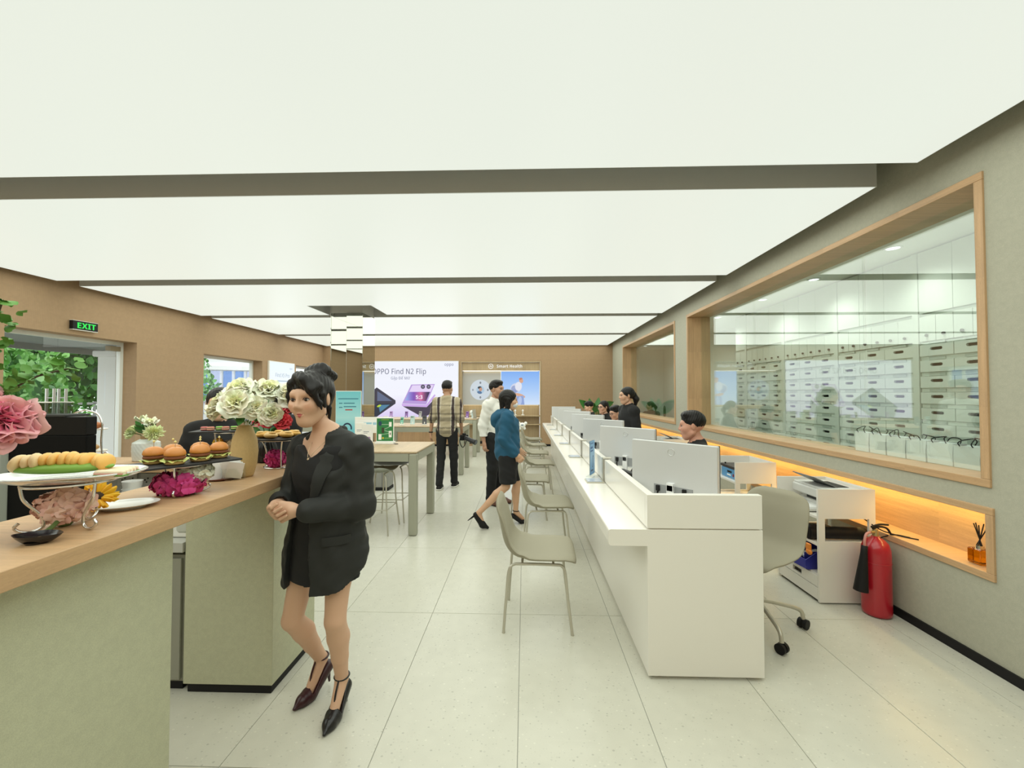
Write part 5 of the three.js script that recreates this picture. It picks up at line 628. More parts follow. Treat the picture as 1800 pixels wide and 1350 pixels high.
// ---------- outdoors beyond the left wall ----------
{
  const g = solo('paving', sb(-30, LX - 0.3, -0.2, -0.02, -32, 4), mat([0.42, 0.42, 0.4], 0.9), null, null); g.userData.kind = 'structure';
  const lg = leafGeo(0.16, 0.09, 0.2), bushy = (name, label, c, rx, ry, rz, n, cols, s, trunk) => {
    const t = thing(name, label, name.includes('tree') ? 'tree' : 'hedge', [c[0], 0, c[2]]); const m = new THREE.InstancedMesh(lg, new THREE.MeshPhysicalMaterial({ color: 0xffffff, roughness: 0.55, side: THREE.DoubleSide, transmission: 0.25 }), n), mx = new THREE.Matrix4(), qq = new THREE.Quaternion();
    for (let i = 0; i < n; i++) { const u = R(-1, 1), a = R(0, 2 * PI), q = sqrt(1 - u * u), rr = R(0.62, 1.03) + 0.12 * sin(a * 5 + u * 7); qq.setFromEuler(new THREE.Euler(R(-1.2, 1.2), R(0, 6.28), R(-1, 1))); mx.compose(V(rx * q * cos(a) * rr, c[1] + ry * u * rr, rz * q * sin(a) * rr), qq, V(s, s, s).multiplyScalar(R(0.6, 1.3))); m.setMatrixAt(i, mx); const k = cols[floor(rnd() * cols.length)]; m.setColorAt(i, new THREE.Color().setRGB(...k)); }
    m.name = 'foliage'; m.userData.kind = 'stuff'; t.add(m); part(t, 'trunk', trunk, mat([0.035, 0.028, 0.022], 0.9)); return t;
  };
  const gr = [[0.09, 0.32, 0.04], [0.15, 0.42, 0.07], [0.24, 0.54, 0.13], [0.36, 0.64, 0.24], [0.05, 0.2, 0.03]], dk = [[0.04, 0.16, 0.03], [0.07, 0.26, 0.05], [0.14, 0.38, 0.09], [0.025, 0.1, 0.02]];
  bushy('hedge', 'bright leafy hedge outside the left leaf of the glass door', [-10.2, 1.25, -7.2], 1.5, 1.45, 1.5, 5200, gr, 1, [rod([0, 0, 0], [0, 1.2, 0], 0.06, 0.04)]);
  bushy('garden_tree', 'large dark tree outside with a thick leaning trunk', [-12.6, 3.6, -11.2], 3.4, 2.0, 3.2, 6500, dk, 1.5, [tube([[0.6, 0, -0.9], [0.6, 1.4, -0.8], [0.4, 2.6, -0.5], [0, 3.8, 0]], 0.26, 20, 10), tube([[0.5, 2.0, -0.7], [1.2, 3.0, -0.2], [2.0, 3.6, 0.2]], 0.12, 16, 8)]);
  bushy('garden_tree', 'drooping pale green tree right of the trunk outside', [-13.2, 2.0, -14.2], 1.9, 1.3, 1.7, 4200, gr, 1.2, [rod([0, 0, 0], [0, 2, 0], 0.12, 0.07)]);
  bushy('garden_tree', 'dense tree filling the background beyond the hedge', [-17.5, 3.4, -13.5], 4.5, 3.2, 4.5, 6000, dk, 2, [rod([0, 0, 0], [0, 3, 0], 0.2, 0.12)]);
  bushy('garden_tree', 'tall dark tree above the hedge at the left of the door', [-15.5, 4.3, -8.0], 3.2, 2.6, 3.2, 5000, dk, 1.7, [rod([0, 0, 0], [0, 4, 0], 0.2, 0.12)]);
  const f = thing('garden_fence', 'grey rail fence and low wall outside the glass door', 'fence', [-9.6, 0, -9.6], 0.75); part(f, 'low_wall', bx(3.4, 0.7, 0.15, 0, 0.35, 0), mat([0.35, 0.35, 0.34], 0.8)); for (const y of [1.0, 1.28]) part(f, 'rail', bx(3.4, 0.05, 0.05, 0, y, 0), mat([0.5, 0.5, 0.5], 0.5)); for (let i = 0; i < 9; i++) part(f, 'post', bx(0.05, 0.65, 0.05, -1.6 + i * 0.4, 1.0, 0), mat([0.45, 0.45, 0.45], 0.5));
  const a = thing('facade_pilaster', 'white painted post just outside the right of the glass door', 'post', [-6.75, 0, -6.72]); part(a, 'shaft', bx(0.3, 2.1, 0.36, 0, 1.05, 0), mat([0.85, 0.87, 0.84], 0.7)); part(a, 'cap', bx(0.4, 0.1, 0.46, 0, 2.15, 0, 0.02), mat([0.85, 0.87, 0.84], 0.7));
  const aw = thing('canopy', 'grey canopy over the entrance seen through the top of the door', 'canopy', [-7.2, 2.32, -5.6]); part(aw, 'board', bx(1.6, 0.1, 4.2, 0, 0.05, 0.1), mat([0.3, 0.32, 0.31], 0.7)); part(aw, 'fascia', bx(0.06, 0.3, 4.2, -0.8, 0.05, 0.1), mat([0.3, 0.32, 0.31], 0.7));
  const h = thing('white_house', 'white building with blue shutters outside the second window', 'building', [-14, 0, -20.5], 0.55); part(h, 'wall', bx(9, 6, 1, 0, 3, 0), mat([0.9, 0.9, 0.9], 0.8)); part(h, 'cornice', bx(9.2, 0.2, 1.2, 0, 2.75, 0), mat([0.9, 0.9, 0.88], 0.7)); for (let i = 0; i < 12; i++) { const p = part(h, 'shutter', bx(0.34, 1.3, 0.06, -2.6 + i * 0.48, 1.95, 0.53), mat(i % 3 ? [0.18, 0.33, 0.72] : [0.55, 0.6, 0.85], 0.5)); } part(h, 'sill', bx(7, 0.08, 0.2, 0, 1.22, 0.55), mat([0.85, 0.85, 0.85], 0.7));
}
// ---------- people ----------
const smin = (a, b, k) => { const h = max(k - abs(a - b), 0) / k; return min(a, b) - h * h * k * 0.25; };
function prim(q, x, y, z) {
  if (q[0] === 'c') { const [, ax, ay, az, bx_, by, bz, ra, rb] = q, dx = bx_ - ax, dy = by - ay, dz = bz - az, l2 = dx * dx + dy * dy + dz * dz || 1e-9, t = clamp(((x - ax) * dx + (y - ay) * dy + (z - az) * dz) / l2, 0, 1); return hypot(x - ax - dx * t, y - ay - dy * t, z - az - dz * t) - ra - (rb - ra) * t; }
  if (q[0] === 'e') { const [, cx, cy, cz, rx, ry, rz, rot = 0] = q; let px = x - cx, py = y - cy, pz = z - cz; if (rot) { const c = cos(rot), s = sin(rot), t = px * c - pz * s; pz = px * s + pz * c; px = t; } const k0 = hypot(px / rx, py / ry, pz / rz), k1 = hypot(px / (rx * rx), py / (ry * ry), pz / (rz * rz)); return k1 > 1e-9 ? k0 * (k0 - 1) / k1 : -min(rx, ry, rz); }
  return q(x, y, z);
}
const C = (a, b, ra, rb = ra) => ['c', a[0], a[1], a[2], b[0], b[1], b[2], ra, rb];
const E3 = (c, r, rot) => ['e', c[0], c[1], c[2], r[0], r[1], r[2], rot];
// union of shapes with soft joins, then cuts (a cut is a field that is kept where negative)
function field(add, k = 0.03, cuts = [], fold) { return (x, y, z) => { let d = 1e9; for (const q of add) d = d > 1e8 ? prim(q, x, y, z) : smin(d, prim(q, x, y, z), k); if (fold) d += fold(x, y, z); for (const c of cuts) d = max(d, c(x, y, z)); return d; }; }
// surface nets on a block-skipping grid
function mesh3(f, lo, hi, h, color) {
  const n = [0, 1, 2].map((i) => Math.ceil((hi[i] - lo[i]) / h / 4) * 4 + 1), [nx, ny, nz] = n, v = new Float32Array(nx * ny * nz).fill(1), id = (i, j, k) => (k * ny + j) * nx + i;
  for (let k = 0; k < nz; k += 4) for (let j = 0; j < ny; j += 4) for (let i = 0; i < nx; i += 4) {
    const d = f(lo[0] + (i + 2) * h, lo[1] + (j + 2) * h, lo[2] + (k + 2) * h), far = abs(d) > 8.5 * h;
    for (let c = k; c < min(nz, k + 4); c++) for (let b = j; b < min(ny, j + 4); b++) for (let a = i; a < min(nx, i + 4); a++) v[id(a, b, c)] = far ? d : f(lo[0] + a * h, lo[1] + b * h, lo[2] + c * h);
  }
  const P = [], N = [], I = [], vi = new Int32Array(nx * ny * nz).fill(-1), ed = [[0, 1], [2, 3], [4, 5], [6, 7], [0, 2], [1, 3], [4, 6], [5, 7], [0, 4], [1, 5], [2, 6], [3, 7]];
  const g = new Float32Array(8);
  for (let k = 0; k < nz - 1; k++) for (let j = 0; j < ny - 1; j++) for (let i = 0; i < nx - 1; i++) {
    let m = 0; for (let q = 0; q < 8; q++) { g[q] = v[id(i + (q & 1), j + (q >> 1 & 1), k + (q >> 2))]; if (g[q] < 0) m |= 1 << q; } if (m === 0 || m === 255) continue;
    let sx = 0, sy = 0, sz = 0, c = 0; for (const [a, b] of ed) { if ((g[a] < 0) === (g[b] < 0)) continue; const t = g[a] / (g[a] - g[b]); sx += mix(a & 1, b & 1, t); sy += mix(a >> 1 & 1, b >> 1 & 1, t); sz += mix(a >> 2, b >> 2, t); c++; }
    vi[id(i, j, k)] = P.length / 3; const x = lo[0] + (i + sx / c) * h, y = lo[1] + (j + sy / c) * h, z = lo[2] + (k + sz / c) * h; P.push(x, y, z); const e = h * 0.6, ax = f(x + e, y, z) - f(x - e, y, z), ay = f(x, y + e, z) - f(x, y - e, z), az = f(x, y, z + e) - f(x, y, z - e), l = hypot(ax, ay, az) || 1; N.push(ax / l, ay / l, az / l);
  }
  const quad = (a, b, c, d, s) => s ? I.push(a, b, c, a, c, d) : I.push(a, c, b, a, d, c);
  for (let k = 1; k < nz - 1; k++) for (let j = 1; j < ny - 1; j++) for (let i = 1; i < nx - 1; i++) {
    const s = v[id(i, j, k)] < 0;
    if (s !== v[id(i + 1, j, k)] < 0) quad(vi[id(i, j - 1, k - 1)], vi[id(i, j, k - 1)], vi[id(i, j, k)], vi[id(i, j - 1, k)], s);
    if (s !== v[id(i, j + 1, k)] < 0) quad(vi[id(i - 1, j, k - 1)], vi[id(i - 1, j, k)], vi[id(i, j, k)], vi[id(i, j, k - 1)], s);
    if (s !== v[id(i, j, k + 1)] < 0) quad(vi[id(i - 1, j - 1, k)], vi[id(i, j - 1, k)], vi[id(i, j, k)], vi[id(i - 1, j, k)], s);
  }
  const o = new THREE.BufferGeometry(); o.setAttribute('position', new THREE.Float32BufferAttribute(P, 3)); o.setAttribute('normal', new THREE.Float32BufferAttribute(N, 3)); o.setIndex(I);
  if (color) { const q = new Float32Array(P.length); for (let i = 0; i < P.length; i += 3) q.set(color(P[i], P[i + 1], P[i + 2]), i); o.setAttribute('color', new THREE.BufferAttribute(q, 3)); }
  return o;
}
// bounds of a list of shapes
function boundsOf(add, pad = 0.03) { const lo = [9, 9, 9], hi = [-9, -9, -9]; for (const q of add) { if (q[0] === 'c') for (let i = 0; i < 3; i++) { const r = max(q[7], q[8]); lo[i] = min(lo[i], q[1 + i] - r, q[4 + i] - r); hi[i] = max(hi[i], q[1 + i] + r, q[4 + i] + r); } else if (q[0] === 'e') { const s = q[7] ? max(q[4], q[6]) : 0; for (let i = 0; i < 3; i++) { const r = i === 1 ? q[5] : max(q[4 + i], s); lo[i] = min(lo[i], q[1 + i] - r); hi[i] = max(hi[i], q[1 + i] + r); } } } return [lo.map((x) => x - pad), hi.map((x) => x + pad)]; }
function solid(add, k, h, cuts, fold, color) { const [lo, hi] = boundsOf(add); return mesh3(field(add, k, cuts, fold), lo, hi, h, color); }
const HAIR = mat([0.007, 0.0055, 0.005], 0.42, { specularIntensity: 0.6 });
// a head about its own centre, face towards +z
const headCache = {};
function headGeo(male, skin, h, lips, smile) {
  const key = [male, h, skin.join(), smile].join(); if (headCache[key]) return headCache[key];
  const j = male ? 1.08 : 0.93, jr = male ? 0.018 : 0.0145;
  const add = [E3([0, 0.03, -0.018], [0.075, 0.088, 0.094]), E3([0, -0.03, 0.022], [0.061 * j, 0.08, 0.07]), E3([0, -0.092, 0.056], [0.022 * j, 0.02, 0.022]), E3([0.038, -0.022, 0.058], [0.026, 0.026, 0.026]), E3([-0.038, -0.022, 0.058], [0.026, 0.026, 0.026]), C([-0.055 * j, -0.06, 0.0], [-0.016, -0.096, 0.046], jr), C([0.055 * j, -0.06, 0.0], [0.016, -0.096, 0.046], jr), C([-0.032, 0.03, 0.074], [0.032, 0.03, 0.074], 0.012)];
  const nose = [C([0, 0.018, 0.084], [0, -0.022, 0.101], 0.0075, 0.0105), E3([0.0105, -0.028, 0.092], [0.008, 0.0075, 0.009]), E3([-0.0105, -0.028, 0.092], [0.008, 0.0075, 0.009])];
  const ls = smile * 0.005, lip = [C([-0.022, -0.0585 + ls, 0.0765], [-0.004, -0.0565, 0.0868], 0.0026, 0.0042), C([0.022, -0.0585 + ls, 0.0765], [0.004, -0.0565, 0.0868], 0.0026, 0.0042), C([-0.014, -0.0645 + ls * 0.4, 0.0805], [0, -0.0658, 0.0845], 0.0034, 0.0052), C([0.014, -0.0645 + ls * 0.4, 0.0805], [0, -0.0658, 0.0845], 0.0034, 0.0052)];
  const ears = [E3([0.077, -0.002, -0.008], [0.008, 0.029, 0.018], 0.3), E3([-0.077, -0.002, -0.008], [0.008, 0.029, 0.018], -0.3)];
  const A = field(add, 0.03), Nn = field(nose, 0.012), L = field(lip, 0.006), Ea = field(ears, 0.005), eyes = (x, y, z) => min(hypot(x - 0.031, (y - 0.004) * 1.35, z - 0.098), hypot(x + 0.031, (y - 0.004) * 1.35, z - 0.098)) - 0.0175;
  const f = (x, y, z) => { let d = smin(A(x, y, z), Nn(x, y, z), 0.014); d = smin(d, Ea(x, y, z), 0.008); const e = -eyes(x, y, z); { const hh = max(0.016 - abs(d - e), 0) / 0.016; d = max(d, e) + hh * hh * 0.016 * 0.25; } d = smin(d, L(x, y, z), 0.005); const mouth = hypot(max(abs(x) - 0.02, 0), y + 0.0608 - abs(x) * smile * 0.16, z - 0.0905 + abs(x) * 0.3) - 0.0016; return max(d, -mouth); };
  const tone = (x, y, z) => { const l = L(x, y, z); let c = skin; if (l < 0.0007 && z > 0.06) c = lips; else { const b = max(0, 1 - hypot((abs(x) - 0.042) / 0.03, (y + 0.03) / 0.026)); c = [skin[0] * (1 + 0.03 * b), skin[1] * (1 - 0.1 * b), skin[2] * (1 - 0.1 * b)]; } return c; };
  const parts = [mesh3(f, [-0.1, -0.135, -0.135], [0.1, 0.14, 0.13], h, tone)];
  for (const s of [-1, 1]) {
    parts.push(tint(sph(0.0128, 0.031 * s, 0.004, 0.0722, 1.12, 0.6, 1, 14, 10), [0.6, 0.57, 0.54])); parts.push(tint(sph(0.0072, 0.031 * s, 0.004, 0.0812, 1.05, 0.9, 0.7, 12, 8), [0.02, 0.012, 0.008]));
    parts.push(tint(tube([[0.0165 * s, 0.0035, 0.081], [0.026 * s, 0.0112, 0.0862], [0.038 * s, 0.0108, 0.0834], [0.0475 * s, 0.003, 0.0735]], 0.0016, 14, 5), [0.01, 0.008, 0.008]));
    parts.push(tint(tube([[0.015 * s, 0.0265, 0.0885], [0.03 * s, 0.031, 0.0865], [0.046 * s, 0.0265, 0.076]], male ? 0.0034 : 0.0024, 12, 5), [0.022, 0.015, 0.012]));
  }
  return (headCache[key] = merge(parts));
}
// hair about the head's centre
const hairCache = {};
function hairGeo(kind, h) {
  if (hairCache[kind + h]) return hairCache[kind + h];
  const wave = (x, y, z) => 0.0009 * sin(x * 300 + y * 120 + z * 60) + 0.0008 * sin(z * 330 + y * 150);
  const faceCut = (x, y, z) => -prim(E3([0, -0.035, 0.1], [0.066, 0.094, 0.085]), x, y, z);
  let add, cuts = [], k = 0.02;
  if (kind === 'short') { add = [E3([0, 0.045, -0.022], [0.083, 0.086, 0.1]), C([-0.045, 0.098, 0.05], [0.045, 0.102, 0.046], 0.019), E3([0, 0.095, 0.0], [0.07, 0.042, 0.08])]; cuts = [(x, y, z) => -prim(E3([0, -0.05, 0.11], [0.075, 0.112, 0.1]), x, y, z), (x, y, z) => (-0.045 + max(0, z + 0.02) * 0.75) - y]; }
  else if (kind === 'bob') { add = [E3([0, 0.035, -0.02], [0.09, 0.098, 0.108]), C([0.062, 0, -0.015], [0.062, -0.14, -0.02], 0.036, 0.03), C([-0.062, 0, -0.015], [-0.062, -0.14, -0.02], 0.036, 0.03), C([0, 0, -0.075], [0, -0.15, -0.065], 0.045, 0.035)]; cuts = [faceCut, (x, y) => -0.165 - y]; }
  else if (kind === 'bun') { add = [E3([0, 0.035, -0.02], [0.087, 0.096, 0.104]), E3([0.0, 0.118, -0.075], [0.05, 0.042, 0.046]), C([0.045, 0.125, -0.06], [-0.03, 0.145, -0.09], 0.022, 0.014), C([0.05, 0.1, -0.1], [0.0, 0.09, -0.125], 0.022, 0.014), C([-0.04, 0.13, -0.05], [0.03, 0.15, -0.06], 0.016, 0.01), C([0, -0.02, -0.085], [0.0, -0.06, -0.075], 0.04, 0.03), C([-0.025, 0.108, 0.05], [0.022, 0.088, 0.08], 0.018, 0.018), C([0.022, 0.088, 0.08], [0.058, 0.045, 0.08], 0.018, 0.016), C([0.058, 0.045, 0.08], [0.079, -0.015, 0.06], 0.016, 0.008), C([0.01, 0.1, 0.06], [0.07, 0.06, 0.05], 0.022, 0.02), C([0.079, -0.015, 0.06], [0.079, -0.045, 0.046], 0.006, 0.003), C([-0.01, 0.108, 0.05], [-0.052, 0.075, 0.062], 0.012, 0.01), C([-0.052, 0.075, 0.062], [-0.07, 0.02, 0.058], 0.009, 0.006), C([-0.07, 0.02, 0.058], [-0.072, -0.05, 0.05], 0.005, 0.003), C([0.07, 0.02, 0.03], [0.08, -0.035, 0.022], 0.014, 0.006), C([0.05, -0.05, -0.06], [0.045, -0.12, -0.055], 0.01, 0.003)]; cuts = [(x, y, z) => -prim(E3([-0.004, -0.032, 0.098], [0.062, 0.088, 0.066]), x, y, z), (x, y, z) => -prim(E3([0.083, -0.004, -0.012], [0.024, 0.032, 0.022]), x, y, z)]; k = 0.022; }
  else if (kind === 'tail') { add = [E3([0, 0.035, -0.02], [0.084, 0.094, 0.102]), C([0, 0.02, -0.11], [0, -0.05, -0.14], 0.034, 0.04), C([0, -0.05, -0.14], [0.01, -0.16, -0.12], 0.04, 0.012)]; cuts = [(x, y, z) => -prim(E3([0, -0.03, 0.1], [0.068, 0.098, 0.09]), x, y, z), (x, y, z) => (-0.035 + max(0, z + 0.03) * 0.6) - y + (z < -0.07 ? -1 : 0)]; }
  else { add = [E3([0, 0.035, -0.02], [0.087, 0.096, 0.104]), C([0.064, 0, -0.03], [0.07, -0.2, -0.03], 0.034, 0.022), C([-0.064, 0, -0.03], [-0.07, -0.2, -0.03], 0.034, 0.022), C([0, 0, -0.07], [0, -0.22, -0.06], 0.05, 0.04)]; cuts = [faceCut]; }
  return (hairCache[kind + h] = solid(add, k, h, cuts, wave));
}
// right hand hanging along -y, palm towards +z, thumb towards +x; curl 0..1
const handCache = {};
function handGeo(curl, h) {
  const key = curl + '_' + h; if (handCache[key]) return handCache[key];
  const add = [], palm = [E3([0, -0.045, 0], [0.04, 0.052, 0.016]), C([0, 0.02, 0], [0, -0.02, 0], 0.024, 0.026), C([-0.028, -0.075, 0], [0.027, -0.078, 0], 0.0115)];
  [[-0.03, 0.052], [-0.0105, 0.066], [0.0095, 0.071], [0.029, 0.063]].forEach(([x, l], i) => { const a = curl * (1.1 + 0.08 * (3 - i)), b = a + curl * 1.35, p0 = [x * 0.95, -0.082, 0.001], p1 = [x * 1.06, p0[1] - cos(a) * l * 0.5, p0[2] + sin(a) * l * 0.5], p2 = [x * 1.1, p1[1] - cos(b) * l * 0.5, p1[2] + sin(b) * l * 0.5]; add.push([C(p0, p1, 0.0092, 0.0085), C(p1, p2, 0.0085, 0.0068)]); });
  add.push([C([0.026, -0.028, 0.006], [0.047, -0.062, 0.016], 0.0125, 0.0095), C([0.047, -0.062, 0.016], [0.046 - curl * 0.022, -0.09, 0.022 + curl * 0.014], 0.0095, 0.0075)]);
  const fs = add.map((q) => field(q, 0.004)), P = field(palm, 0.02);
  const f = (x, y, z) => { let d = P(x, y, z), e = 1e9; for (const g of fs) { const t = g(x, y, z); e = min(e, t); } return smin(d, e, 0.006); };
  return (handCache[key] = mesh3(f, [-0.07, -0.18, -0.04], [0.08, 0.055, 0.1], h));
}
function flip(g) { g = g.clone(); const p = g.attributes.position, n = g.attributes.normal; for (let i = 0; i < p.count; i++) { p.setX(i, -p.getX(i)); n.setX(i, -n.getX(i)); } const I = g.index.array; for (let i = 0; i < I.length; i += 3) { const t = I[i]; I[i] = I[i + 1]; I[i + 1] = t; } return g; }
function basis(d, n) { const Y = V(...d).normalize().negate(), Z = V(...n).sub(Y.clone().multiplyScalar(V(...n).dot(Y))).normalize(), X = Y.clone().cross(Z); return new THREE.Matrix4().makeBasis(X, Y, Z); }
const add3 = (a, b, s = 1) => [a[0] + b[0] * s, a[1] + b[1] * s, a[2] + b[2] * s];
const JOINTS = { head: [0, 1.585, 0.025], neck: [0, 1.425, -0.012], chest: [0, 1.26, 0], waist: [0, 1.08, 0.005], pelvis: [0, 0.94, 0], sL: [0.165, 1.375, -0.01], sR: [-0.165, 1.375, -0.01], eL: [0.205, 1.1, -0.03], eR: [-0.205, 1.1, -0.03], wL: [0.215, 0.87, 0.03], wR: [-0.215, 0.87, 0.03], hL: [0.088, 0.93, 0], hR: [-0.088, 0.93, 0], kL: [0.095, 0.5, 0.02], kR: [-0.095, 0.5, 0.02], aL: [0.09, 0.085, -0.02], aR: [-0.09, 0.085, -0.02], tL: [0.105, 0.03, 0.14], tR: [-0.105, 0.03, 0.14] };
const SIT = { head: [0, 1.22, 0.06], neck: [0, 1.06, 0.01], chest: [0, 0.9, 0], waist: [0, 0.72, -0.02], pelvis: [0, 0.56, -0.02], sL: [0.17, 1.01, 0], sR: [-0.17, 1.01, 0], eL: [0.21, 0.78, 0.1], eR: [-0.21, 0.78, 0.1], wL: [0.16, 0.8, 0.32], wR: [-0.16, 0.8, 0.32], hL: [0.09, 0.55, 0.02], hR: [-0.09, 0.55, 0.02], kL: [0.11, 0.53, 0.42], kR: [-0.11, 0.53, 0.42], aL: [0.1, 0.085, 0.4], aR: [-0.1, 0.085, 0.4], tL: [0.11, 0.03, 0.54], tR: [-0.11, 0.03, 0.54] };
function bodyPrims(J, fat = 1, fem = false) {
  const ch = J.chest, wa = J.waist, pe = J.pelvis, r = fat, lerp3 = (a, b, t) => [mix(a[0], b[0], t), mix(a[1], b[1], t), mix(a[2], b[2], t)];
  const torso = [E3(ch, [0.14 * r, 0.15, 0.095 * r]), E3(wa, [(fem ? 0.105 : 0.125) * r, 0.13, 0.085 * r]), E3(pe, [0.145 * r, 0.11, 0.1 * r]), C(ch, wa, 0.09 * r), C(wa, pe, 0.09 * r), C(J.neck, add3(J.head, [0, -0.06, -0.025]), 0.053 * r * (fem ? 0.8 : 1), 0.047 * (fem ? 0.82 : 1)), C(J.neck, J.sL, 0.045, 0.045), C(J.neck, J.sR, 0.045, 0.045), C(J.neck, ch, 0.06, 0.09)], limbs = [];
  for (const s of ['L', 'R']) {
    const S = J['s' + s], e = J['e' + s], w = J['w' + s], h = J['h' + s], k = J['k' + s], a = J['a' + s], t = J['t' + s], m = lerp3(k, a, 0.3), q = lerp3(k, a, 0.62), f = V(t[0] - a[0], 0, t[2] - a[2]).normalize(), back = [-f.x * 0.012, 0, -f.z * 0.012];
    limbs.push(C(S, e, 0.046 * r, 0.036), C(e, w, 0.036, 0.023), C(h, lerp3(h, k, 0.55), 0.078 * r, 0.062 * r), C(lerp3(h, k, 0.55), k, 0.062 * r, 0.046), C(k, add3(m, back), 0.045, 0.049), C(add3(m, back), add3(q, back, 0.4), 0.049, 0.038), C(add3(q, back, 0.4), a, 0.037, 0.029), C(a, t, 0.03, 0.02));
  }
  return { torso, limbs };
}
function person(o) {
  const k = o.k ?? 1, J = {}; for (const [n, p] of Object.entries({ ...(o.base ?? JOINTS), ...o.J })) J[n] = p.map((x) => x * k);
  const t = thing('person', o.label, 'person', o.pos, o.ry ?? 0, o.group), skin = o.skin ?? [0.62, 0.37, 0.24], h = o.cell ?? 0.014, hh = o.headCell ?? 0.0055;
  const { torso, limbs } = bodyPrims(J, o.fat ?? 0.93, !o.male), tf = field(torso, 0.045), lf = field(limbs, 0.012), [lo, hi] = boundsOf([...torso, ...limbs]), B0 = tint(mesh3((x, y, z) => smin(tf(x, y, z), lf(x, y, z), 0.04), lo, hi, h), skin);
  const hm = new THREE.Matrix4().compose(V(...J.head), new THREE.Quaternion().setFromEuler(new THREE.Euler(o.head?.[1] ?? 0, o.head?.[0] ?? 0, o.head?.[2] ?? 0, 'YXZ')), V(1, 1, 1).multiplyScalar((o.headScale ?? 1) * (0.5 + 0.5 * k)));
  const geos = [B0, headGeo(!!o.male, skin, hh, o.lips ?? [skin[0] * 0.8, skin[1] * 0.52, skin[2] * 0.55], o.smile ?? 0).clone().applyMatrix4(hm)];
  for (const s of ['L', 'R']) {
    const w = J['w' + s], d = o['hand' + s]?.dir ?? [w[0] - J['e' + s][0], w[1] - J['e' + s][1], w[2] - J['e' + s][2]], n = o['hand' + s]?.palm ?? (s === 'L' ? [-1, 0, 0.2] : [1, 0, 0.2]), base = handGeo(o['hand' + s]?.curl ?? 0.35, o.handCell ?? 0.006);
    const g = (s === 'L' ? flip(base) : base.clone()); g.scale(0.95, 0.95, 0.95); g.applyMatrix4(basis(d, n)); g.translate(...w); geos.push(tint(g, skin));
  }
  part(t, 'body', merge(geos), new THREE.MeshPhysicalMaterial({ color: 0xffffff, vertexColors: true, roughness: 0.48, sheen: 0.15, sheenColor: col([0.6, 0.3, 0.2]) }));
  if (o.hair) part(t, 'hair', hairGeo(o.hair, hh).clone().applyMatrix4(hm), HAIR);
  t.userData.J = undefined; return { t, J, hm };
}
const cloth = (c, o = {}) => mat(c, 0.85, { sheen: 0.25, sheenColor: col([0.25, 0.25, 0.25]), sheenRoughness: 0.6, ...o });
// garments from the same joints
const below = (Y) => (x, y) => Y - y, above = (Y) => (x, y) => y - Y;
const folds = (a, s = 1) => (x, y, z) => a * (sin(y * 46 * s + x * 25 + 2 * sin(z * 21)) * sin(x * 19 * s + z * 23) + 0.6 * sin(y * 90 * s + z * 40 + x * 30) * sin(z * 17 + x * 11));
function trousers(J, r = 1, top, ankle = 0.06, o = {}) { const P = [E3(J.pelvis, [0.155 * r, 0.13, 0.115 * r]), C(J.hL, J.kL, 0.092 * r, 0.068 * r), C(J.kL, J.aL, 0.068 * r, 0.058 * r), C(J.hR, J.kR, 0.092 * r, 0.068 * r), C(J.kR, J.aR, 0.068 * r, 0.058 * r)]; return solid(P, 0.03, o.h ?? 0.014, [above(top ?? J.pelvis[1] + 0.1), below(ankle)], folds(0.003)); }
function top(J, r, hem, sleeve, o = {}) {
  const ch = J.chest, wa = J.waist, pe = J.pelvis, P = [E3(ch, [0.165 * r, 0.16, 0.118 * r]), E3(wa, [0.15 * r, 0.16, 0.11 * r]), C(ch, wa, 0.11 * r), C(wa, pe, 0.115 * r), E3(pe, [0.165 * r, 0.14, 0.12 * r]), C(J.neck, J.sL, 0.058, 0.062), C(J.neck, J.sR, 0.058, 0.062), C(J.neck, ch, 0.07, 0.1)];
  for (const s of ['L', 'R']) { const S = J['s' + s], e = J['e' + s], w = J['w' + s]; if (sleeve <= 1) P.push(C(S, add3(S, [e[0] - S[0], e[1] - S[1], e[2] - S[2]], sleeve), 0.066 * r, 0.06 * r)); else { const f = sleeve - 1; P.push(C(S, e, 0.066 * r, 0.055 * r), C(e, add3(e, [w[0] - e[0], w[1] - e[1], w[2] - e[2]], f), 0.055 * r, 0.045 * r)); } }
  const nk = J.neck, hd = o.neckDir ?? [0, 1, 0.25];
  return solid(P, 0.035, o.h ?? 0.013, [below(hem), (x, y, z) => -(hypot(x - nk[0] - hd[0] * 0.02, (y - nk[1] - 0.085) * 1.0, z - nk[2] - hd[2] * 0.1) - (o.neckR ?? 0.068)), ...(o.cuts ?? [])], folds(o.fold ?? 0.003), o.color);
}
function shoe(t, a, toe, m, o = {}) { const y0 = 0.012, d = V(toe[0] - a[0], 0, toe[2] - a[2]).normalize(), heel = [a[0] - d.x * 0.035, 0.032, a[2] - d.z * 0.035], tip = [a[0] + d.x * 0.19, 0.028, a[2] + d.z * 0.19], ball = [a[0] + d.x * 0.11, 0.032, a[2] + d.z * 0.11]; const s = part(t, 'shoe', solid([C(heel, ball, 0.042, 0.044), C(ball, tip, 0.044, 0.028), C(add3(heel, [d.x * 0.03, 0.04, d.z * 0.03]), ball, 0.036, 0.034)], 0.02, 0.008, [below(y0)]), m); if (o.sole) part(s, 'sole', solid([C(heel, ball, 0.046, 0.048), C(ball, tip, 0.048, 0.031)], 0.02, 0.008, [above(0.028), below(0.0)]), o.sole, 'white rubber sole'); else part(s, 'sole', solid([C(heel, ball, 0.043, 0.044), C(ball, tip, 0.044, 0.028)], 0.02, 0.008, [above(0.014), below(0)]), M.black); }
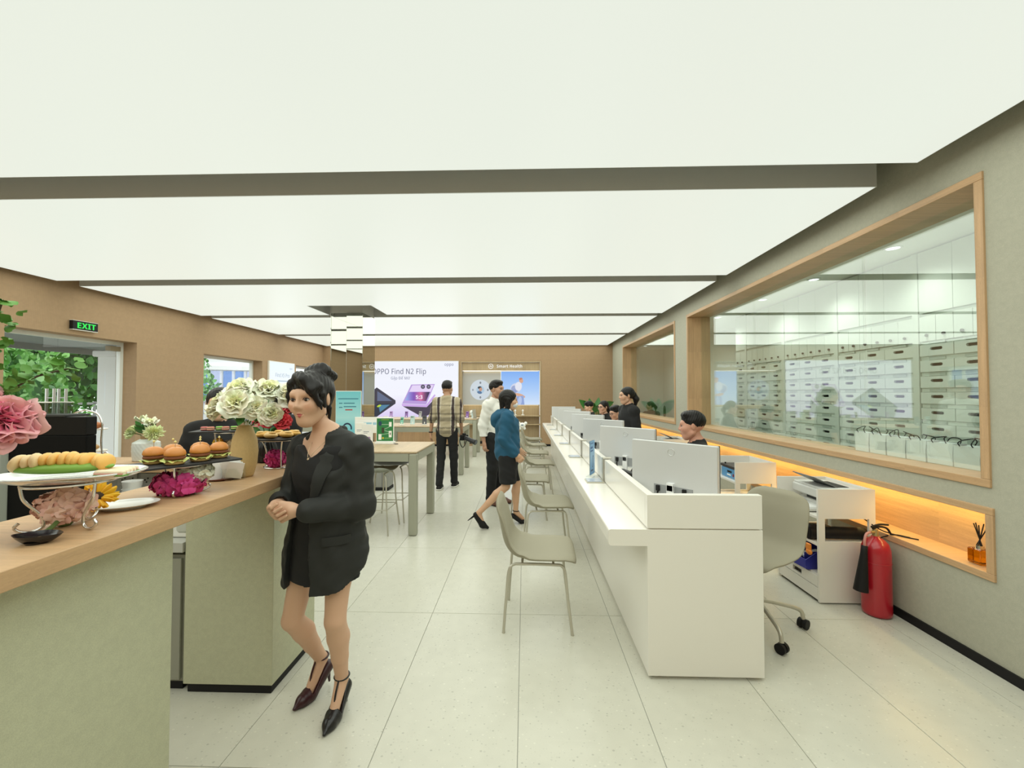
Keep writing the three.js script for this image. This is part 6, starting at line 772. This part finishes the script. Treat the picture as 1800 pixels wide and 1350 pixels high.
function pump(t, a, toe, heelUp, m) { // pointed heeled shoe: a = ankle, toe = tip on the floor
  const d = V(toe[0] - a[0], 0, toe[2] - a[2]).normalize(), heel = [a[0] - d.x * 0.04, heelUp, a[2] - d.z * 0.04], ball = add3(toe, [d.x, 0, d.z], -0.085); ball[1] = 0.026; const q = add3(ball, [d.x * 0.04, -0.006, d.z * 0.04]);
  const cutTop = (x, y, z) => { const s = (x - heel[0]) * d.x + (z - heel[2]) * d.z; const side = abs((x - heel[0]) * d.z - (z - heel[2]) * d.x); return y - (s > 0.118 ? 9 : s < 0.02 ? heelUp + 0.03 : mix(heelUp + 0.022, 0.026, clamp((s - 0.02) / 0.09, 0, 1)) + side * 0.35); };
  const s = part(t, 'shoe', solid([C(heel, ball, 0.03, 0.036), C(ball, q, 0.036, 0.03), C(q, [toe[0], 0.012, toe[2]], 0.03, 0.008)], 0.012, 0.005, [below(0.004), (x, y, z) => { const sl = (x - heel[0]) * d.x + (z - heel[2]) * d.z, L = hypot(ball[0] - heel[0], ball[2] - heel[2]); return mix(heelUp - 0.022, 0.0, clamp(sl / L, 0, 1)) - y; }, cutTop]), m);
  part(s, 'heel', rod([heel[0] - d.x * 0.012, max(0.0, heelUp - 0.085), heel[2] - d.z * 0.012], [heel[0], heelUp + 0.0, heel[2]], 0.005, 0.014), m);
  part(s, 'ankle_strap', new THREE.TorusGeometry(0.0325, 0.005, 6, 28).rotateX(PI / 2 + 0.1).translate(a[0], a[1] + 0.012, a[2]), m);
  part(s, 'strap', tube([[a[0] + d.x * 0.034, a[1] + 0.01, a[2] + d.z * 0.034], [mix(a[0], ball[0], 0.5) + d.x * 0.026, mix(a[1], ball[1], 0.5) + 0.02, mix(a[2], ball[2], 0.5) + d.z * 0.026], [ball[0] - d.x * 0.004, 0.05, ball[2] - d.z * 0.004]], 0.0045, 10, 6), m);
}
// --- the young woman in the black blazer ---
{
  const BX = -0.94, BZ_ = -1.97, W = (x, y, z) => [x - BX, y, z - BZ_];
  const f = [-0.15, 0, 0.989], l = [0.989, 0, 0.15];      // where the trunk faces, and her left
  const J = { head: W(-1.0, 1.475, -1.93), neck: W(-0.938, 1.292, -1.985), chest: W(-0.935, 1.14, -1.965), waist: W(-0.94, 0.99, -1.965), pelvis: W(-0.945, 0.85, -1.985), sL: W(-0.788, 1.235, -1.96), sR: W(-1.068, 1.235, -1.995), eL: W(-0.765, 0.985, -1.93), eR: W(-1.098, 0.985, -1.945), wL: W(-0.985, 0.995, -1.79), wR: W(-1.095, 1.01, -1.84), hL: W(-0.865, 0.83, -1.97), hR: W(-1.025, 0.83, -1.995), kL: W(-0.862, 0.47, -1.9), kR: W(-1.085, 0.445, -1.945), aL: W(-0.872, 0.145, -2.0), aR: W(-1.03, 0.16, -2.12), tL: W(-0.874, 0.022, -1.905), tR: W(-1.062, 0.022, -2.045) };
  const { t, hm } = person({ label: 'young woman in a black blazer and skirt walking with clasped hands', pos: [BX, 0, BZ_], J, skin: [0.64, 0.39, 0.26], lips: [0.46, 0.1, 0.09], smile: 1, hair: 'bun', head: [-0.12, 0.07, 0.03], headScale: 1.04, cell: 0.009, headCell: 0.0028, handCell: 0.0035, fat: 0.9,
    handL: { dir: [-0.95, 0.05, 0.1], palm: [0.1, -0.25, -1], curl: 0.75 }, handR: { dir: [0.25, -0.25, 0.9], palm: [0.8, 0.5, -0.2], curl: 0.6 } });
  const loc = (x, y, z) => { const px = x - J.pelvis[0], pz = z - J.pelvis[2]; return [px * l[0] + pz * l[2], y, px * f[0] + pz * f[2]]; };
  const prof = (tab, y) => { let i = 0; while (i < tab.length - 2 && y > tab[i + 1][0]) i++; const a = tab[i], b = tab[i + 1], s = clamp((y - a[0]) / (b[0] - a[0]), 0, 1), e = s * s * (3 - 2 * s); return [mix(a[1], b[1], e), mix(a[2], b[2], e)]; };
  const lo = [-0.42, 0.5, -0.32], hi = [0.36, 1.42, 0.36];
  // dress
  const dT = [[0.62, 0.17, 0.125], [0.8, 0.155, 0.115], [0.98, 0.128, 0.1], [1.13, 0.152, 0.132], [1.23, 0.15, 0.112], [1.3, 0.12, 0.09]];
  const dress = (x, y, z) => { const [a, b, c] = loc(x, y, z), [w, d] = prof(dT, y); let v = (hypot(a / w, (c - 0.014) / d) - 1) * min(w, d) * 0.85; v = max(v, y - 1.262 - 0.0 * a); v = max(v, 0.642 - y - 0.02 * a); v = max(v, min((y - 1.205 - abs(a + 0.01) * 0.75) * 0.8, c)); return v + folds(0.0016)(x, y, z); };
  part(t, 'dress', mesh3(dress, lo, hi, 0.007), cloth([0.006, 0.006, 0.007], { roughness: 0.8 }), 'plain black dress');
  // blazer: open front, sleeves, lapels
  const bT = [[0.6, 0.205, 0.165], [0.75, 0.2, 0.16], [0.95, 0.172, 0.142], [1.12, 0.178, 0.145], [1.22, 0.168, 0.11], [1.29, 0.095, 0.075]];
  const sl = field([C(J.sL, J.eL, 0.069, 0.062), C(J.eL, add3(J.wL, [0.05, 0, 0]), 0.062, 0.05), E3(J.eL, [0.066, 0.064, 0.066])], 0.03), sr = field([C(J.sR, J.eR, 0.062, 0.056), C(J.eR, add3(J.wR, [-0.005, 0, -0.02]), 0.054, 0.05)], 0.03);
  const yoke = field([C(J.neck, J.sL, 0.058, 0.066), C(J.neck, J.sR, 0.058, 0.066)], 0.04);
  const crease = (x, y, z) => 0.0032 * sin((x * 1.1 + y * 0.7) * 48 + 3 * sin(z * 13 + y * 9)) * sin(y * 17 + z * 21 + 1) + 0.0014 * sin((x - y) * 85 + z * 30) * sin(x * 29 + y * 7);
  const cuffL = J.wL, cuffR = J.wR;
  const blazer = (x, y, z) => {
    const [a, b, c] = loc(x, y, z), [w, d] = prof(bT, y); let v = (hypot(a / w, c / d) - 1) * min(w, d) * 0.85; v = max(v, y - 1.3); v = smin(v, yoke(x, y, z), 0.04) + crease(x, y, z); v = max(v, 0.7 - 0.07 * clamp(c / 0.12 + 0.25 - a * 1.2, -0.6, 1.25) - y);
    // front opening: wide, from the V of the neck to the hem, on her right half
    const g = y > 0.98 ? mix(0.05, 0.085, clamp((y - 0.98) / 0.28, 0, 1)) : mix(0.05, 0.075, clamp((0.98 - y) / 0.3, 0, 1)), mid = -0.05; v = max(v, min(g - abs(a - mid), c - 0.01));
    v = max(v, -(hypot(x - J.neck[0] + 0.012, (y - J.neck[1] - 0.07) * 0.9, z - J.neck[2] - 0.02) - 0.062));
    const s = min(sl(x, y, z), sr(x, y, z)) + crease(x, y, z); v = smin(v, s, 0.02);
    v = max(v, -(hypot(x - cuffL[0] + 0.005, y - cuffL[1], z - cuffL[2]) - 0.034)); v = max(v, -(hypot(x - cuffR[0] - 0.012, y - cuffR[1], z - cuffR[2] - 0.012) - 0.034));
    return v;
  };
  const bm = cloth([0.015, 0.016, 0.0145], { roughness: 0.75 });
  part(t, 'blazer', mesh3(blazer, lo, hi, 0.006), bm, 'black blazer with rolled-edge lapels');
  // lapel on her left side: a flat strip rolled outward along the opening
  const lap = []; const rows = 16; for (let i = 0; i <= rows; i++) { const s = i / rows, y = mix(1.315, 0.955, s), [w, d] = prof(bT, min(y, 1.24)), a0 = mix(0.052, 0.01, s) , wd = s < 0.28 ? mix(0.035, 0.06, s / 0.28) : s < 0.34 ? 0.04 + (s - 0.28) * 0.4 : mix(0.066, 0.008, (s - 0.34) / 0.66); const ring = []; for (const [q, th] of [[0, 0], [0.5, 0], [1, 0], [1, 1], [0.5, 1], [0, 1]]) { const a = a0 + wd * q, c = s < 0.16 ? mix(-0.02, 0.07, s / 0.16) + 0.01 : sqrt(max(0.02, 1 - (a / w) ** 2)) * d + 0.007 + 0.006 * q * (1 - q) * 4; ring.push(V(J.pelvis[0] + l[0] * a + f[0] * (c + th * 0.007), y - q * 0.012 + (s < 0.16 ? 0.02 * (1 - s / 0.16) : 0), J.pelvis[2] + l[2] * a + f[2] * (c + th * 0.007))); } lap.push(ring); }
  part(t, 'lapel', loft(lap), bm);
  part(t, 'collar', solid([C(add3(J.neck, [0.075, 0.0, 0.045]), add3(J.neck, [0.06, 0.035, -0.02]), 0.014, 0.016), C(add3(J.neck, [0.06, 0.035, -0.02]), add3(J.neck, [0.0, 0.042, -0.062]), 0.016), C(add3(J.neck, [-0.06, 0.035, -0.02]), add3(J.neck, [0.0, 0.042, -0.062]), 0.016), C(add3(J.neck, [-0.085, 0.0, 0.03]), add3(J.neck, [-0.06, 0.035, -0.02]), 0.014, 0.016)], 0.015, 0.006), bm);
  { const a = 0.125, y = 0.845, [w, d] = prof(bT, y), P = (da, dy, out) => { const q = a + da, c = sqrt(max(0.05, 1 - (q / w) ** 2)) * d + out; return V(J.pelvis[0] + l[0] * q + f[0] * c, y + dy, J.pelvis[2] + l[2] * q + f[2] * c); }; part(t, 'pocket_flap', loft([-0.05, -0.025, 0, 0.025, 0.045].map((da) => [P(da, 0.02, 0.004), P(da, -0.018, 0.006), P(da, -0.018, 0.012), P(da, 0.02, 0.009)])), bm); }
  pump(t, J.aL, W(-0.876, 0.0, -1.835), 0.085, mat([0.01, 0.009, 0.01], 0.25)); pump(t, J.aR, W(-1.088, 0.0, -1.975), 0.1, mat([0.035, 0.006, 0.01], 0.3));
  part(t, 'necklace', [tube([W(-0.985, 1.3, -1.945), W(-0.985, 1.245, -1.885), W(-0.975, 1.21, -1.862), W(-0.945, 1.245, -1.87), W(-0.91, 1.3, -1.93)], 0.0012, 24, 4), sph(0.006, ...W(-0.975, 1.205, -1.862))], mat([0.6, 0.45, 0.3], 0.3, { metal: 0.8 }));
}
const blackCloth = cloth([0.008, 0.008, 0.009]);
{ // --- bar staff member behind the macarons ---
  const { t, J } = person({ label: 'staff member in a black T-shirt standing behind the macarons', pos: [-2.17, 0, -2.92], ry: 0.35, k: 0.9, hair: 'tail', head: [0.1, 0.06, 0], J: { eL: [0.24, 1.12, 0.05], eR: [-0.25, 1.12, 0.03], wL: [0.16, 1.04, 0.27], wR: [-0.2, 1.02, 0.26] }, skin: [0.64, 0.4, 0.27] });
  part(t, 'shirt', top(J, 1, 0.85, 0.75), blackCloth); part(t, 'trousers', trousers(J, 1), blackCloth); for (const s of ['L', 'R']) shoe(t, J['a' + s], J['t' + s], M.black);
}
{ // --- figure in black behind the red flowers ---
  const { t, J } = person({ label: 'person in black half hidden behind the peonies and red flowers', pos: [-2.2, 0, -3.75], ry: PI - 0.4, k: 0.9, hair: 'bob', skin: [0.6, 0.37, 0.25] });
  part(t, 'shirt', top(J, 1.08, 0.8, 1.5), blackCloth); part(t, 'trousers', trousers(J, 1), blackCloth); for (const s of ['L', 'R']) shoe(t, J['a' + s], J['t' + s], M.black);
}
{ // --- man in the plaid shirt, from behind ---
  const plaid = (x, y, z) => { const v = (a, c, w) => abs(a - c) < w; let c = [0.43, 0.36, 0.245]; if (v(abs(x), 0.115, 0.02) || v(abs(x), 0.235, 0.014)) c = [0.055, 0.038, 0.04]; else if (v(abs(x), 0.145, 0.006) || v(abs(x), 0.085, 0.006)) c = [0.6, 0.55, 0.45]; if (v(y, 1.1, 0.03) || v(y, 1.19, 0.014) || v(y, 0.9, 0.03) || v(y, 0.97, 0.012) || v(y, 1.32, 0.01)) c = c.map((q) => q * 0.55); return c; };
  const { t, J } = person({ label: 'man in a beige plaid shirt seen from behind, carrying a camera', male: true, pos: [-1.24, 0, -6.65], ry: PI - 0.05, k: 1.0, hair: 'short', head: [-0.12, 0, 0], skin: [0.45, 0.25, 0.15], J: { eR: [-0.23, 1.1, -0.04], wR: [-0.22, 0.9, 0.1], eL: [0.23, 1.1, -0.04], wL: [0.26, 0.87, -0.0], kR: [-0.1, 0.5, 0.06], aR: [-0.1, 0.09, 0.1], tR: [-0.11, 0.03, 0.24], aL: [0.09, 0.09, -0.12], tL: [0.1, 0.03, 0.02] }, handR: { curl: 0.7 } });
  const sm = cloth([1, 1, 1]); sm.vertexColors = true; part(t, 'shirt', top(J, 1.06, 0.82, 1.05, { color: plaid, fold: 0.004 }), sm, 'beige shirt with dark plaid bands'); part(t, 'trousers', trousers(J, 0.98), blackCloth);
  for (const s of ['L', 'R']) shoe(t, J['a' + s], J['t' + s], M.black, { sole: M.whitemat }); part(t, 'wristwatch', new THREE.TorusGeometry(0.028, 0.009, 8, 20).rotateX(PI / 2).translate(J.wL[0], J.wL[1] + 0.02, J.wL[2]), M.black);
  const c = thing('camera', 'black camera with a long lens hanging from the plaid man\'s hand', 'camera', [-0.97, 0.7, -6.7], 0.6); part(c, 'camera_body', [bx(0.13, 0.09, 0.06, 0, 0.1, 0, 0.012), bx(0.05, 0.03, 0.05, 0, 0.155, 0, 0.01)], M.black); part(c, 'lens', [rod([0, 0.1, 0.03], [0.07, 0.05, 0.2], 0.034, 0.036, 20), rod([0.07, 0.05, 0.2], [0.085, 0.04, 0.235], 0.04, 0.043, 20)], mat([0.015, 0.015, 0.017], 0.3)); part(c, 'lens_glass', rod([0.085, 0.04, 0.235], [0.0855, 0.0395, 0.237], 0.034, 0.034, 20), mat([0.15, 0.17, 0.2], 0.1)); part(c, 'neck_strap', tube([[-0.06, 0.13, 0], [-0.09, 0.04, 0.03], [-0.05, -0.05, 0.05], [0.0, 0.0, 0.04], [0.06, 0.13, 0]], 0.007, 24, 6), M.black);
}
{ // --- man in the white shirt ---
  const { t, J } = person({ label: 'man in a white shirt and black trousers turned towards the counter', male: true, pos: [-0.4, 0, -5.75], ry: 1.0, k: 0.985, hair: 'short', head: [0.1, 0.02, 0], skin: [0.46, 0.25, 0.16], J: { eR: [-0.22, 1.1, -0.06], wR: [-0.23, 0.86, -0.02], eL: [0.21, 1.1, 0], wL: [0.12, 1.02, 0.22] }, handR: { curl: 0.5 } });
  part(t, 'shirt', top(J, 1.05, 0.93, 1.88, { fold: 0.004 }), cloth([0.8, 0.79, 0.74]), 'white long-sleeved shirt'); part(t, 'trousers', trousers(J, 1.08, 1.03), blackCloth); for (const s of ['L', 'R']) shoe(t, J['a' + s], J['t' + s], mat([0.13, 0.05, 0.03], 0.4));
  part(t, 'collar', solid([C(add3(J.neck, [-0.055, 0.035, 0.0]), add3(J.neck, [-0.02, 0.0, 0.085]), 0.013), C(add3(J.neck, [0.055, 0.035, 0.0]), add3(J.neck, [0.02, 0.0, 0.085]), 0.013), C(add3(J.neck, [-0.055, 0.035, 0.0]), add3(J.neck, [0, 0.045, -0.055]), 0.013), C(add3(J.neck, [0.055, 0.035, 0.0]), add3(J.neck, [0, 0.045, -0.055]), 0.013)], 0.02, 0.007), cloth([0.82, 0.81, 0.76]));
}
{ // --- woman in the blue hooded jacket ---
  const { t, J, hm } = person({ label: 'woman in a teal blue hooded jacket and white mask striding right', pos: [-0.2, 0, -4.78], ry: 1.7, k: 0.9, hair: 'bob', head: [0.0, 0.05, 0], skin: [0.62, 0.37, 0.23], J: { eR: [-0.2, 1.12, -0.06], wR: [-0.19, 0.92, 0.1], eL: [0.21, 1.12, 0.0], wL: [0.2, 0.95, 0.16], kL: [0.095, 0.53, 0.14], aL: [0.09, 0.15, 0.12], tL: [0.09, 0.03, 0.24], kR: [-0.1, 0.52, -0.02], aR: [-0.1, 0.2, -0.36], tR: [-0.1, 0.03, -0.29] }, handR: { curl: 0.6 } });
  const blue = cloth([0.012, 0.085, 0.16]); part(t, 'jacket', top(J, 1.16, 0.72, 1.85, { fold: 0.005 }), blue, 'teal blue jacket'); part(t, 'hood', solid([C(add3(J.neck, [-0.09, 0.0, 0.0]), add3(J.neck, [0, -0.06, -0.12]), 0.05, 0.055), C(add3(J.neck, [0.09, 0.0, 0.0]), add3(J.neck, [0, -0.06, -0.12]), 0.05, 0.055), C(add3(J.neck, [0, -0.02, -0.08]), add3(J.neck, [0, -0.12, -0.12]), 0.06, 0.05)], 0.03, 0.01, [], folds(0.004)), blue);
  part(t, 'shorts', solid([E3(J.pelvis, [0.17, 0.15, 0.125]), C(J.hL, add3(J.hL, [0.01, -0.3, 0.08]), 0.105, 0.098), C(J.hR, add3(J.hR, [-0.01, -0.3, 0.0]), 0.105, 0.098)], 0.03, 0.012, [below(0.5), above(0.95)], folds(0.003)), blackCloth);
  part(t, 'mask', solid([E3([0, -0.048, 0.06], [0.058, 0.042, 0.05])], 0.01, 0.006, [(x, y, z) => 0.02 - z]).applyMatrix4(hm), mat([0.75, 0.76, 0.76], 0.8), 'white face mask');
  pump(t, J.aL, [J.aL[0], 0, J.aL[2] + 0.14], 0.09, M.black); { const a = J.aR, s = part(t, 'shoe', solid([C([a[0], 0.16, a[2] - 0.03], [a[0], 0.05, a[2] + 0.045], 0.032, 0.036), C([a[0], 0.05, a[2] + 0.045], [a[0], 0.018, a[2] + 0.1], 0.036, 0.016)], 0.02, 0.006), M.black); part(s, 'heel', rod([a[0], 0.15, a[2] - 0.05], [a[0], 0.1, a[2] - 0.12], 0.012, 0.004), M.black); }
  part(t, 'inner_hood_edge', solid([C(add3(J.neck, [-0.07, 0.04, 0.03]), add3(J.neck, [-0.02, -0.05, 0.1]), 0.015), C(add3(J.neck, [0.07, 0.04, 0.03]), add3(J.neck, [0.02, -0.05, 0.1]), 0.015)], 0.02, 0.008), cloth([0.75, 0.75, 0.72]));
}
// --- staff behind the counter ---
function staff(o) { const { t, J, hm } = person(o); part(t, 'shirt', top(J, 1.02, o.base ? 0.5 : 0.85, o.sleeve ?? 0.9), blackCloth, 'black shirt'); part(t, 'trousers', trousers(J, 1), blackCloth); for (const s of ['L', 'R']) shoe(t, J['a' + s], J['t' + s], M.black); if (o.glasses) { const gm = mat([0.05, 0.04, 0.04], 0.3); part(t, 'glasses', [0.032, -0.032].map((x) => new THREE.TorusGeometry(0.02, 0.0025, 6, 18).translate(x, 0.002, 0.098)).concat([tube([[-0.052, 0.005, 0.095], [-0.078, 0.008, 0.03], [-0.08, 0.005, -0.01]], 0.002, 8, 5), tube([[0.052, 0.005, 0.095], [0.078, 0.008, 0.03], [0.08, 0.005, -0.01]], 0.002, 8, 5), tube([[-0.012, 0.004, 0.1], [0.012, 0.004, 0.1]], 0.002, 4, 5)]).map((g) => g.applyMatrix4(hm)), gm); } return t; }
function stool(label, x, z, ry) { const t = thing('task_stool', label, 'chair', [x, 0, z], ry, 'staff chairs behind the counter'); part(t, 'seat', bx(0.4, 0.05, 0.38, 0, 0.42, 0, 0.02), M.chairgrey); part(t, 'post', cyl(0.02, 0.02, 0.34, 0, 0.06, 0), M.champagne); for (let k = 0; k < 4; k++) { const a = k * PI / 2 + 0.4; part(t, 'foot', tube([[0, 0.07, 0], [0.15 * cos(a), 0.06, 0.15 * sin(a)], [0.24 * cos(a), 0.012, 0.24 * sin(a)]], 0.012, 10, 6), M.champagne); } }
staff({ label: 'young man in black seated behind the nearest monitor, in profile', male: true, base: SIT, pos: [1.52, 0, -3.7], ry: -1.75, hair: 'short', head: [-0.1, 0.06, 0], skin: [0.56, 0.28, 0.19], J: {}, headCell: 0.004 });
stool('task chair under the young man in profile', 1.54, -3.7, -1.75);
staff({ label: 'standing staff woman with a ponytail and white hair clip', pos: [1.4, 0, -5.7], ry: -1.35, k: 0.93, hair: 'tail', head: [-0.1, 0.02, 0], skin: [0.6, 0.35, 0.23], headCell: 0.0045 });
staff({ label: 'seated man with glasses beside the ponytailed woman', male: true, base: SIT, pos: [1.55, 0, -6.95], ry: -1.2, k: 0.97, hair: 'short', head: [0, 0.2, 0], skin: [0.54, 0.3, 0.2], glasses: true });
stool('task chair under the man with glasses', 1.57, -6.95, -1.2);
staff({ label: 'seated woman with glasses in front of the leafy plant', base: SIT, pos: [1.56, 0, -8.1], ry: -1.0, k: 1.02, hair: 'tail', head: [0, 0.02, 0], skin: [0.62, 0.36, 0.25], glasses: true });
stool('task chair under the woman with glasses', 1.58, -8.1, -1.0);
staff({ label: 'farthest seated staff member, only dark hair above the monitors', male: true, base: SIT, pos: [1.5, 0, -9.4], ry: -1.6, k: 0.99, hair: 'short', head: [0, 0.3, 0] });
stool('task chair under the farthest staff member', 1.52, -9.4, -1.6);
staff({ label: 'woman in black seated in the room behind the farther window', base: SIT, pos: [3.3, 0, -11.0], ry: -2.95, k: 0.97, hair: 'tail', head: [1.2, 0.1, 0] });
stool('task chair under the woman behind the farther window', 3.31, -11.0, -2.95);
{ const t = thing('black_chair', 'black-backed chair in the room behind the farther window', 'chair', [3.28, 0, -9.9], 1.2); part(t, 'back', solid([E3([0, 1.08, 0], [0.2, 0.16, 0.03]), C([0, 0.95, 0], [0, 0.85, 0.02], 0.03)], 0.03, 0.012), M.black); part(t, 'seat', bx(0.42, 0.05, 0.4, 0, 0.5, 0.18, 0.02), M.black); part(t, 'post', [cyl(0.025, 0.025, 0.44, 0, 0.04, 0.18), tube([[0, 0.88, 0], [0, 0.6, -0.03], [0, 0.48, 0.1]], 0.02, 10, 6)], M.charcoal); part(t, 'foot', [cyl(0.22, 0.2, 0.04, 0, 0, 0.18)], M.charcoal); }
scene.traverse((o) => { if (o.isMesh) { o.castShadow = true; o.receiveShadow = true; } });
renderer.render(scene, camera);
